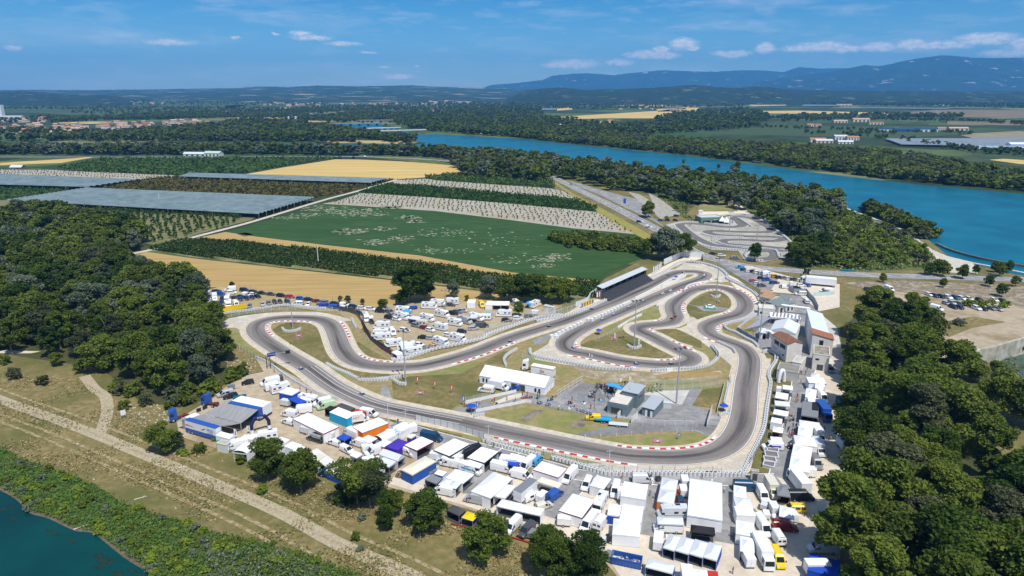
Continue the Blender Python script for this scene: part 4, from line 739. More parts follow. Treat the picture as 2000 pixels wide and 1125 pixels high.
def ground_cover(poly,n,size,h,mats,name,label,seed,z=.15,thr=None):
 wp=[P(*p)for p in poly];rg=np.random.default_rng(seed);xs=[p[0]for p in poly];ys=[p[1]for p in poly]
 X=rg.uniform(min(xs),max(xs),n*3);Y=rg.uniform(min(ys),max(ys),n*3);ok=inpoly(X,Y,poly);X=X[ok][:n];Y=Y[ok][:n]
 c=np.array([tuple(P(x,y))for x,y in zip(X,Y)]);m=len(c)
 if thr is not None:
  k=np.sin(c[:,0]*.21+np.sin(c[:,1]*.17)*2)+np.sin(c[:,1]*.29+c[:,0]*.07+1)+rg.normal(size=m)*.5;c=c[k>thr];m=len(c)
 lump=.5+.5*np.sin(c[:,0]*.35+np.sin(c[:,1]*.4)*1.5)*np.sin(c[:,1]*.43+1.3)
 c[:,2]=z+h*rg.uniform(0,1,m)**1.5*(.35+lump);nr=np.tile([0,0,1.],(m,1));v,f=cards(c,nr*.6,size,rg,.6)
 me=npmesh(name,v,f)
 for q in mats:me.materials.append(q)
 me.polygons.foreach_set('material_index',((lump*len(mats)*.999).astype(np.int32)+rg.integers(0,2,m).astype(np.int32))%len(mats))
 return tag(link(name,me),label,'ground cover',kind='stuff')
LB=leafmat('reed_green',(.04,.10,.010),(.075,.155,.016),(.13,.19,.04),sc=.15)
LB2=leafmat('reed_dark',(.025,.065,.010),(.05,.11,.018),(.10,.15,.05),sc=.2)
LP=leafmat('willow_pale',(.09,.13,.07),(.13,.17,.10),(.2,.22,.15),sc=.25)
ground_cover(GT+BANK[::-1],80000,.30,.9,(LB,LB2,LB),'bank_vegetation','thick bright green herbs and reeds along the canal bank',3)
g=random.Random(9);GT2=[(x+g.uniform(-14,14),y-g.uniform(0,16))for x,y in GT]
ground_cover(GT2+GT[::-1],5000,.32,.6,(LB,LP,LB2),'bank_edge_herbs','scattered green herbs between the bank and the dry grass',33)
g=random.Random(14);its=[]
while len(its)<170:
 x,y=g.uniform(0,820),g.uniform(860,1125);k=len(its)
 if not inpoly(np.array([x]),np.array([y]),GT+BANK[::-1])[0]and g.random()<.97:continue
 if inpoly(np.array([x]),np.array([y]),BANK+[(-1500,1400),(-900,840)])[0]:continue
 p=P(x,y);h=g.uniform(.5,1.8);its.append(tproto(3,'bush',k%5)+(p.x,p.y,h*1.3,h,k,g.choice((3,1,1,3,2,3))))
merged('bank_bushes',its,'low mixed bushes among the reeds on the canal bank','bushes',LM)
ground_cover([(420,1075),(560,1085),(620,1125),(600,1180),(420,1180),(400,1110)],3500,.3,1.9,(LP,LB2),'willow_scrub','pale grey-green willow scrub at the bottom edge',5)
LD=leafmat('dry_straw',(.20,.15,.06),(.30,.23,.10),(.38,.31,.16),sc=.3,trans=.1)
LD2=leafmat('olive_herb',(.08,.10,.03),(.13,.135,.045),(.22,.19,.08),sc=.3,trans=.1)
ground_cover([(-100,720),(160,745),(300,830),(440,900),(700,970),(1000,1060),(1200,1140),(1200,1250),(900,1250),(640,1085),(330,1000),(120,915),(-60,860)],42000,.30,.5,(LD2,LD),'dry_tussocks','dry straw-coloured grass tufts on the slope',6,thr=.1)
ground_cover([(1540,462),(1640,410),(1740,448),(1800,475),(1840,520),(1700,530),(1560,520)],9000,.8,1.2,(LB2,LB,LD2),'scrub','light green scrub between the river wood and the towpath',8)
ground_cover([(1780,690),(1860,740),(2000,800),(2000,700),(1870,690)],3000,.5,.8,(LD2,LB),'scrub','weeds and stones below the concrete wall',9,thr=.2)
ground_cover([(1280,378),(1300,372),(1360,398),(1340,422),(1380,440),(1340,430)],1200,.8,1.6,(LB,LB2),'scrub','bright green bramble patch behind the lay-by',10)
# paints
def paint(n,c,rough=.35,spec=.5,metal=0):
 if n in MATS:return MATS[n]
 m=M(n,c,tuple(x*.86 for x in c),1.7,rough=rough,spec=spec,metal=metal,lo=.2,hi=.8);return m
COL=dict(white=(.80,.80,.79),offwhite=(.64,.63,.58),cream=(.66,.62,.50),silver=(.42,.43,.44),grey=(.20,.21,.22),dgrey=(.065,.068,.075),black=(.016,.017,.02),navy=(.012,.025,.075),blue=(.02,.09,.36),royal=(.015,.07,.42),sky=(.05,.32,.62),teal=(.01,.14,.20),red=(.45,.03,.025),dred=(.22,.015,.015),orange=(.80,.20,.01),amber=(.62,.30,.03),yellow=(.80,.55,.01),green=(.02,.25,.10),lgreen=(.45,.60,.38),purple=(.06,.03,.33),cyan=(.02,.38,.62),lgrey=(.60,.62,.63),brown=(.22,.13,.07),lav=(.55,.56,.68),petrol=(.01,.055,.12),darkteal=(.01,.10,.12))
def cp(c):return paint('paint_'+c,COL[c])
def fab(c):
 n='fabric_'+c
 return MATS.get(n)or M(n,COL[c],tuple(x*.92 for x in COL[c]),.5,rough=.75,spec=.25,lo=.3,hi=.75,bump=.09)
glass=paint('dark_glass',(.018,.024,.03),.12,.6);rubber=paint('rubber',(.02,.02,.021),.8,.2);lampm=paint('lamp_glass',(.7,.72,.74),.15);blackp=paint('black_plastic',(.03,.03,.032),.6)
steel=paint('galvanised_steel',(.45,.47,.49),.45,.5,.3);whitep=paint('white_plastic',(.76,.76,.75),.5);redp=paint('tail_red',(.4,.02,.02));skin=paint('skin',(.45,.27,.19),.6)
wallw=M('white_render',(.68,.65,.60),(.58,.55,.50),.8,c3=(.50,.46,.42),sc3=.4,t3=(.6,.75));roofw=paint('white_sheet_roof',(.66,.70,.74),.5);tile=M('clay_tiles',(.36,.15,.09),(.25,.10,.06),1.5);tileb=M('tan_tiles',(.42,.26,.15),(.32,.20,.12),1.5);greyroof=paint('grey_sheet_roof',(.40,.43,.45),.5);slate=M('grey_slate',(.20,.24,.24),(.15,.18,.18),1.2);olivet=M('grey_render',(.17,.23,.25),(.13,.18,.20),1)
MC={}
def mesh(key,fn):
 if key not in MC:MC[key]=fn()
 return MC[key]
def wheel_me(r,w):
 def f():
  mb=MB();mb.tube((0,-w/2,0),(0,w/2,0),r,n=14);mb.tube((0,-w/2-.012,0),(0,w/2+.012,0),r*.58,n=8,mi=1);return mb.mesh('wheel',(rubber,paint('rim',(.45,.46,.47),.3)))
 return mesh(('wheel',r,w),f)
def wheels(rt,xs,y,r=.32,w=.22):
 for x in xs:
  for s in(-1,1):link('wheel',wheel_me(r,w),rt,(x,s*y,r))
def q4(name,pts,mat,key,rt,loc=None):
 def f():
  p=[Vector(a)for a in pts];n=(p[1]-p[0]).cross(p[2]-p[0]).normalized()*.012;mb=MB()
  mb.add(p+[a+n for a in p],[(3,2,1,0),(4,5,6,7),(0,1,5,4),(1,2,6,5),(2,3,7,6),(3,0,4,7)]);return mb.mesh(name,mat)
 return link(name,mesh((name,)+tuple(key),f),None,rt,loc)
CARS={'hatch':(4.05,1.74,1.48,.62,-.50,-.42,.16),'sedan':(4.5,1.8,1.42,.6,-.38,-.24,.16),'estate':(4.6,1.8,1.50,.62,-.49,-.42,.14),'suv':(4.5,1.86,1.68,.62,-.49,-.43,.16),'mpv':(4.7,1.86,1.78,.60,-.49,-.45,.25)}
def car(kind,col):
 L_,Wd,H,beltf,rb,rt_,ff=CARS[kind];rt=empty('car',(0,0,0));belt=H*beltf;h2=L_/2
 def body():
  mb=MB();w=Wd/2
  prof=[(-h2+.06,.24),(h2-.08,.24),(h2,.42),(h2-.04,.62),(h2-.22,.74),(L_*.24,belt+.02),(-h2+.05,belt+.03),(-h2,.6)]
  mb.prism(prof[::-1],-w,w)
  x0,x1,x2,x3=rb*L_,rt_*L_,ff*L_-.32,L_*.24+.12
  x0=max(x0,-h2+.06);wi=w-.06;wt=w-.24;z0,z1=belt,H
  v=[(x0,-wi,z0),(x3,-wi,z0),(x3,wi,z0),(x0,wi,z0),(x1,-wt,z1),(x2-.1,-wt,z1),(x2-.1,wt,z1),(x1,wt,z1)]
  mb.add(v,[(4,5,6,7),(0,1,5,4),(1,2,6,5),(2,3,7,6),(3,0,4,7)]);return mb.mesh('body',cp(col))
 link('body',mesh(('cb',kind,col),body),rt)
 w=Wd/2;x0,x1,x2,x3=max(rb*L_,-h2+.06),rt_*L_,ff*L_-.42,L_*.24+.12;wi,wt=w-.06,w-.24;z0,z1=belt,H
 def lp(a,b,t):return tuple(a[i]+(b[i]-a[i])*t for i in range(3))
 def pane(nm,a,b,c,d,m0,m1,n0,n1):
  B0,B1,T0,T1=lp(a,b,m0),lp(a,b,m1),lp(d,c,m0),lp(d,c,m1)
  q4(nm,[lp(B0,T0,n0),lp(B1,T1,n0),lp(B1,T1,n1),lp(B0,T0,n1)],glass,(kind,nm,a),rt)
 pane('windscreen',(x3,-wi,z0),(x3,wi,z0),(x2,wt,z1),(x2,-wt,z1),.04,.96,.06,.93)
 pane('rear_window',(x0,wi,z0),(x0,-wi,z0),(x1,-wt,z1),(x1,wt,z1),.07,.93,.2,.88)
 pane('side_window',(x0,-wi,z0),(x3,-wi,z0),(x2,-wt,z1),(x1,-wt,z1),.05,.93,.08,.86)
 pane('side_window',(x3,wi,z0),(x0,wi,z0),(x1,wt,z1),(x2,wt,z1),.07,.95,.08,.86)
 wheels(rt,(-L_*.30,L_*.31),w-.08,.31)
 for s in(-1,1):link('headlight',mesh(('hl',kind),lambda:MB().box(0,.04,-.2,.2,-.07,.08).mesh(0,lampm)),rt,(h2-.03,s*(w-.28),.6))
 return rt
VANS={'van':(5.5,1.98,2.45),'svan':(4.5,1.82,1.9),'lvan':(6.3,2.02,2.65),'mvan':(5.1,1.95,1.98),'bus':(5.2,1.95,1.98)}
def van(kind,col,stripe=None):
 L_,Wd,H=VANS[kind];rt=empty('van',(0,0,0));h2=L_/2;w=Wd/2;bl=1.22 if H>2.2 else 1.05;hb=h2-.95 if H>2.2 else h2-1.05
 xr=hb-.75 if H>2.2 else hb-.85;hz_=H-.28 if H>2.2 else H-.06
 def body():
  mb=MB()
  st=[(.30,w-.04),(.5,w),(H*.6,w),(H-.22,w-.10),(H-.03,w-.34)]
  prof=[(-h2+.03,.30),(-h2,.5),(-h2+.02,H-.2),(-h2+.14,H),(xr-.35,H),(xr,hz_),(hb,bl),(h2-.14,bl-.24),(h2-.02,.75),(h2,.45),(h2-.08,.30)]
  def wz(z):
   for(a,b),(c,d)in zip(st,st[1:]):
    if z<=c:return b+(d-b)*max(0,(z-a)/(c-a))
   return st[-1][1]
  zs=[.30,.5,bl-.24,bl,H*.6,H-.22,H-.03]if H>2.2 else[.30,.5,bl-.24,bl,H*.6+.1,H-.2,H-.03]
  def span(z):
   lo=-h2+(.03 if z<.5 else 0 if z<H-.2 else.10)
   pts=[(.30,h2-.08),(.45,h2),(.75,h2-.02),(bl-.24,h2-.14),(bl,hb),(hz_,xr),(H,xr-.35)]
   for(z1,x1),(z2,x2)in zip(pts,pts[1:]):
    if z<=z2:return lo,x1+(x2-x1)*max(0,(z-z1)/(z2-z1+1e-6))
   return lo,xr-.35
  for s in(-1,1):
   for za,zb in zip(zs,zs[1:]):
    (l0,r0),(l1,r1)=span(za),span(zb);qd=[(l0,s*wz(za),za),(r0,s*wz(za),za),(r1,s*wz(zb),zb),(l1,s*wz(zb),zb)]
    mb.add(qd if s<0 else qd[::-1],[(0,1,2,3)])
  zz=sorted(set(zs+[p[1]for p in prof if p[1]<H]))
  for za,zb in zip(zz,zz[1:]):
   (l0,r0),(l1,r1)=span(za),span(zb)
   mb.quad((l0,wz(za),za),(l0,-wz(za),za),(l1,-wz(zb),zb),(l1,wz(zb),zb));mb.quad((r0,-wz(za),za),(r0,wz(za),za),(r1,wz(zb),zb),(r1,-wz(zb),zb))
  l,r_=span(H-.031);e=wz(H-.03);mb.quad((l,-e,H-.03),(r_,-e,H-.03),(r_-.1,-e*.8,H+.03),(l+.05,-e*.8,H+.03));mb.quad((l+.05,-e*.8,H+.03),(r_-.1,-e*.8,H+.03),(r_-.1,e*.8,H+.03),(l+.05,e*.8,H+.03));mb.quad((l+.05,e*.8,H+.03),(r_-.1,e*.8,H+.03),(r_,e,H-.03),(l,e,H-.03))
  mb.quad((r_-.1,-e*.8,H+.03),(r_,-e,H-.03),(r_,e,H-.03),(r_-.1,e*.8,H+.03))
  for k in range(4):x=-h2+.6+k*(L_-2.2)/4;mb.box(x,x+.05,-w+.3,w-.3,H+.028,H+.05)
  mb.box(-h2+.1,h2-.3,-w+.1,w-.1,.22,.32,1)
  return mb.mesh('body',(cp(col),blackp))
 link('body',mesh(('vb',kind,col),body),rt)
 wt=w-.26
 q4('windscreen',[(hb+.015,-w+.16,bl+.04),(hb+.015,w-.16,bl+.04),(xr+.12,wt,hz_-.1),(xr+.12,-wt,hz_-.1)],glass,(kind,),rt)
 for s in(-1,1):
  p=[(hb-1.25,s*(w+.004),bl),(hb-.2,s*(w+.004),bl),(xr-.12,s*(w-.03),bl+.62),(hb-1.25,s*(w-.03),bl+.62)]
  q4('side_window',p if s<0 else p[::-1],glass,(kind,s),rt)
  link('headlight',mesh(('hlv',),lambda:MB().box(0,.05,-.16,.16,-.13,.15).mesh(0,lampm)),rt,(h2-.09,s*(w-.25),.86))
  link('mirror',mesh(('mir',),lambda:MB().box(-.08,.08,-.13,.13,-.18,.18).mesh(0,blackp)),rt,(hb-.15,s*(w+.14),bl+.15))
  if kind in('bus','mvan'):
   for k in range(2 if kind=='bus' else 1):
    x=hb-1.6-k*1.3;p=[(x-1.05,s*(w+.004),bl+.02),(x,s*(w+.004),bl+.02),(x,s*(w-.03),bl+.58),(x-1.05,s*(w-.03),bl+.58)];q4('side_window',p if s<0 else p[::-1],glass,(kind,s,k,1),rt)
 for s in(-1,1):
  if kind in('svan','mvan','bus','van'):p=[(-h2-.005,s*.5+.36,bl+.05),(-h2-.005,s*.5-.36,bl+.05),(-h2+.0,s*.5-.33,bl+.55),(-h2+.0,s*.5+.33,bl+.55)];q4('rear_window',p,glass,(kind,s),rt)
 link('rear_bumper',mesh(('rbp',kind),lambda:MB().box(-h2-.1,-h2+.04,-w+.05,w-.05,.32,.55).mesh(0,blackp)),rt)
 if stripe:
  for s in(-1,1):link('side_graphic',mesh(('sg',kind,stripe),lambda:MB().box(-L_*.36,L_*.12,-.006,.006,-.28,.28).mesh(0,cp(stripe))),rt,(0,s*(w+.004),1.35))
 wheels(rt,(-L_*.28,L_*.31),w-.12,.35 if H>2.2 else.32,.24)
 return rt
def camper(kind,col='white',stripe='grey'):
 L_={'camper':6.9,'alcove':6.6,'short':5.9}.get(kind,6.9);W_=2.3;H=2.95;h2=L_/2;w=W_/2;rt=empty('motorhome',(0,0,0))
 def body():
  mb=MB();xf=h2-1.15
  if kind=='camper':prof=[(-h2,.45),(-h2,H-.12),(-h2+.15,H),(xf-.5,H),(xf+.25,H-.35),(h2-.75,1.55),(h2-.12,1.1),(h2,.5),(h2-.1,.35),(-h2+.1,.35)]
  else:prof=[(-h2,.45),(-h2,H-.1),(-h2+.12,H),(xf+.35,H),(xf+.62,H-.3),(xf+.6,2.05),(xf+.25,2.0),(h2-.75,1.5),(h2-.1,1.1),(h2,.5),(h2-.1,.35),(-h2+.1,.35)]
  mb.prism(prof,-w,w,0,.1,H-.2);return mb.mesh('body',cp(col))
 link('body',mesh(('camb',kind,col),body),rt)
 xf=h2-1.15
 if kind=='camper':q4('windscreen',[(h2-.73,-w+.15,1.6),(h2-.73,w-.15,1.6),(xf+.32,w-.22,H-.55),(xf+.32,-w+.22,H-.55)],glass,(kind,'c'),rt)
 else:q4('windscreen',[(h2-.73,-w+.15,1.52),(h2-.73,w-.15,1.52),(xf+.27,w-.2,1.97),(xf+.27,-w+.2,1.97)],glass,(kind,'c'),rt)
 for s in(-1,1):
  for x,l in((-L_*.36,.8),(-L_*.10,.95),(xf+.02,.75)):
   z=1.65 if x<xf-.5 else 1.4;p=[(x-l/2,s*(w+.002),z),(x+l/2,s*(w+.002),z),(x+l/2,s*(w+.002),z+.5),(x-l/2,s*(w+.002),z+.5)];q4('side_window',p if s<0 else p[::-1],glass,(kind,s,x),rt)
  link('stripe',mesh(('str',kind,stripe),lambda:MB().box(-L_*.46,L_*.3,-.005,.005,-.05,.09).mesh(0,cp(stripe))),rt,(0,s*(w+.003),1.15))
  link('headlight',mesh(('hlv',),lambda:MB().box(0,.05,-.16,.16,-.13,.15).mesh(0,lampm)),rt,(h2-.09,s*(w-.25),.86))
 for i,(x,y)in enumerate(((-L_*.3,.1),(-L_*.05,-.2),(L_*.15,.15))):link('roof_hatch',mesh(('rh',),lambda:MB().box(-.35,.35,-.28,.28,0,.14).mesh(0,cp('lgrey'))),rt,(x,y,H))
 link('solar_panel',mesh(('sp',),lambda:MB().box(-.6,.6,-.35,.35,0,.05).mesh(0,paint('solar',(.02,.03,.06),.2))),rt,(-L_*.18,-.55,H))
 wheels(rt,(-L_*.27,L_*.33),w-.14,.34);return rt
def caravan(kind,col='white'):
 rt=empty('caravan',(0,0,0));L_,w,H=(5.0,1.1,2.5)
 link('body',mesh(('crv',col),lambda:MB().prism([(-L_/2+.2,.5),(-L_/2,1.3),(-L_/2+.25,H-.1),(-L_/2+.6,H),(L_/2-.7,H),(L_/2-.1,1.5),(L_/2,.9),(L_/2-.25,.5)][::-1],-w,w,0,.06,H-.2).mesh(0,cp(col))),rt)
 for s in(-1,1):
  for x in(-1.5,0,1.4):p=[(x-.4,s*(w+.002),1.25),(x+.4,s*(w+.002),1.25),(x+.4,s*(w+.002),1.85),(x-.4,s*(w+.002),1.85)];q4('side_window',p if s<0 else p[::-1],glass,('crv',s,x),rt)
 link('drawbar',mesh(('crd',),lambda:MB().tube((L_/2-.3,.3,.5),(L_/2+1.1,0,.5),.05).tube((L_/2-.3,-.3,.5),(L_/2+1.1,0,.5),.05).mesh(0,steel)),rt)
 wheels(rt,(0,),w-.1,.3);return rt
TRL={'trailer':(3.0,1.7,2.1),'btrailer':(4.2,2.0,2.4),'strailer':(2.2,1.4,1.5)}
def trailer(kind,col='white'):
 L_,W_,H=TRL[kind];w=W_/2;rt=empty('trailer',(0,0,0))
 def f():
  mb=MB();mb.box(-L_/2,L_/2,-w,w,.5,H);mb.box(-L_/2-.02,L_/2+.02,-w-.02,w+.02,H-.02,H+.05);mb.box(-L_/2-.015,L_/2+.015,-w-.015,w+.015,.48,.6,1)
  for s in(-1,1):
   for x in(-L_/2,L_/2):mb.box(x-.03,x+.03,s*w-.03,s*w+.03,.5,H,1)
  return mb.mesh('box_body',(cp(col),steel))
 link('box_body',mesh(('trb',kind,col),f),rt)
 link('rear_door',mesh(('trd',kind,col),lambda:MB().box(-.02,.0,-w+.1,w-.1,.62,H-.1).box(-.035,-.02,-.02,.02,.7,H-.2,1).mesh(0,(cp(col),steel))),rt,(-L_/2,0,0))
 link('drawbar',mesh(('trdb',kind),lambda:MB().tube((L_/2-.2,.4,.45),(L_/2+1.1,0,.45),.05).tube((L_/2-.2,-.4,.45),(L_/2+1.1,0,.45),.05).tube((L_/2+1,0,0),(L_/2+1,0,.6),.04).mesh(0,steel)),rt)
 wheels(rt,(-.1,)if L_<4 else(-.4,.4),w+.02,.3);return rt
def truck(kind,col='white'):
 """box lorry: 'boxtruck' (luton van) or 'lorry'"""
 L_,W_,H={'boxtruck':(6.6,2.2,3.1),'lorry':(8.8,2.5,3.7)}[kind];h2=L_/2;w=W_/2;rt=empty('box_truck',(0,0,0));cl=1.9
 link('cargo_box',mesh(('tkb',kind,col),lambda:MB().box(-h2,h2-cl,-w,w,.85,H).box(-h2-.02,h2-cl+.02,-w-.02,w+.02,H-.1,H+.03).box(-h2-.02,h2-cl+.02,-w-.02,w+.02,.8,.95,1).mesh(0,(cp(col),cp('lgrey')))),rt)
 ch=2.15 if kind=='boxtruck' else 2.75
 pr=[(h2-cl+.05,.4),(h2-cl+.05,ch),(h2-1.35,ch),(h2-.75,1.35),(h2-.1,1.05),(h2,.5),(h2-.1,.35)]if kind=='boxtruck' else[(h2-cl+.08,.5),(h2-cl+.08,ch),(h2-.35,ch),(h2-.04,1.5),(h2,.5)]
 link('cab',mesh(('tkc',kind,col),lambda:MB().prism(pr,-w+.12,w-.12,0,.08,ch-.3).mesh(0,cp(col))),rt)
 a,b=((h2-.73,1.4),(h2-1.3,ch-.1))if kind=='boxtruck' else((h2-.03,1.55),(h2-.32,ch-.25))
 q4('windscreen',[(a[0]+.02,-w+.28,a[1]),(a[0]+.02,w-.28,a[1]),(b[0]+.02,w-.32,b[1]),(b[0]+.02,-w+.32,b[1])],glass,(kind,),rt)
 for s in(-1,1):
  p=[(h2-cl+.35,s*(w-.117),1.35),(h2-1.0 if kind=='boxtruck' else h2-.4,s*(w-.117),1.35),(h2-1.25 if kind=='boxtruck' else h2-.6,s*(w-.14),ch-.2),(h2-cl+.35,s*(w-.14),ch-.2)];q4('side_window',p if s<0 else p[::-1],glass,(kind,s),rt)
  link('headlight',mesh(('hlv',),lambda:MB().box(0,.05,-.16,.16,-.13,.15).mesh(0,lampm)),rt,(h2-.06,s*(w-.35),.8))
 link('chassis',mesh(('tkch',kind),lambda:MB().box(-h2+.1,h2-.6,-.45,.45,.55,.84).mesh(0,blackp)),rt)
 wheels(rt,(-L_*.27,h2-1.0),w-.2,.42,.3);return rt
def tractor(col='navy'):
 rt=empty('lorry_tractor',(0,0,0));w=1.22
 link('cab',MB().prism([(0.3,.9),(0.3,3.7),(.8,3.85),(2.3,3.3),(2.5,1.9),(2.6,.45),(1.6,.4)][::-1],-w,w,0,.1,3.4).mesh(0,cp(col)),rt)
 q4('windscreen',[(2.52,-w+.12,1.75),(2.52,w-.12,1.75),(2.33,w-.2,3.0),(2.33,-w+.2,3.0)],glass,(col,'tr'),rt)
 for s in(-1,1):
  p=[(1.2,s*(w+.003),1.8),(2.3,s*(w+.003),1.8),(2.2,s*(w+.003),2.7),(1.2,s*(w+.003),2.7)];q4('side_window',p if s<0 else p[::-1],glass,(col,'tr',s),rt)
  link('headlight',mesh(('hlv',),lambda:MB().box(0,.05,-.16,.16,-.13,.15).mesh(0,lampm)),rt,(2.55,s*.9,.8))
 link('grille',MB().box(2.56,2.64,-.8,.8,.5,1.5).mesh(0,cp('white')),rt)
 link('chassis',MB().box(-3,2.2,-.45,.45,.6,.95).box(-2.4,-1.2,-.6,.6,.95,1.1).mesh(0,paint('chassis_red',(.16,.03,.03))),rt)
 wheels(rt,(-1.9,1.5),1.02,.5,.4);return rt
def make(kind,col,ex=None):
 if kind in CARS:return car(kind,col),CARS[kind][0],CARS[kind][1]
 if kind in VANS:return van(kind,col,ex),VANS[kind][0],VANS[kind][1]
 if kind in('camper','alcove','short'):return camper(kind,col,ex or'grey'),6.8,2.3
 if kind=='caravan':return caravan(kind,col),5,2.2
 if kind in TRL:return trailer(kind,col),TRL[kind][0],TRL[kind][1]
 if kind in('boxtruck','lorry'):return truck(kind,col),{'boxtruck':6.6,'lorry':8.8}[kind],2.3
 if kind=='tractor':return tractor(col),5.6,2.45
PR={}
GZ=.26
CATN={'svan':'van','lvan':'van','mvan':'van','bus':'minibus','camper':'motorhome','alcove':'motorhome','short':'motorhome','btrailer':'trailer','strailer':'trailer','boxtruck':'box truck','lorry':'lorry','tractor':'lorry cab'}
def V(o,kind,col,x1,y1,x2,y2,d,label,group=None,ex=None,cat=None):
 """vehicle from its visible box (frame o); d: 'r','l','u','d' or ur/ul/dl/dr = where the front points; or a number = heading in degrees"""
 key=(kind,col,ex)
 if key not in PR:rt,L_,W_=make(kind,col,ex);PR[key]=(rt,L_,W_);first=True
 else:rt,L_,W_=PR[key];rt=copy_tree(rt);first=False
 (a,b),(c,e)=fr(o,[(x1,y1),(x2,y2)]);cx=(a+c)/2;w_m=None
 g=P(cx,e,0);ppm=FP/(g.y*CP+HC*SP);w_m=(c-a)/ppm
 base={'r':0,'l':180,'u':90,'d':-90}
 if isinstance(d,(int,float)):th=math.radians(d)
 elif d in base:th=math.radians(base[d])
 else:
  best=min((abs(L_*math.cos(t)+W_*math.sin(t)-w_m),t)for t in[math.radians(k)for k in range(8,84,2)])[1]
  th={'ur':best,'ul':math.pi-best,'dl':math.pi+best,'dr':-best}[d]
 half=(L_*abs(math.sin(th))+W_*abs(math.cos(th)))/2
 pos=P(cx,e,0)+Vector((0,half,0));pos.x=(cx-1000)/FP*(pos.y*CP+HC*SP)
 rt.location=(pos.x,pos.y,GZ);rt.rotation_euler=(0,0,th)
 rt['label']=label;rt['category']=cat or CATN.get(kind,'car' if kind in CARS else kind)
 if group:rt['group']=group
 elif'group' in rt:del rt['group']
 return rt
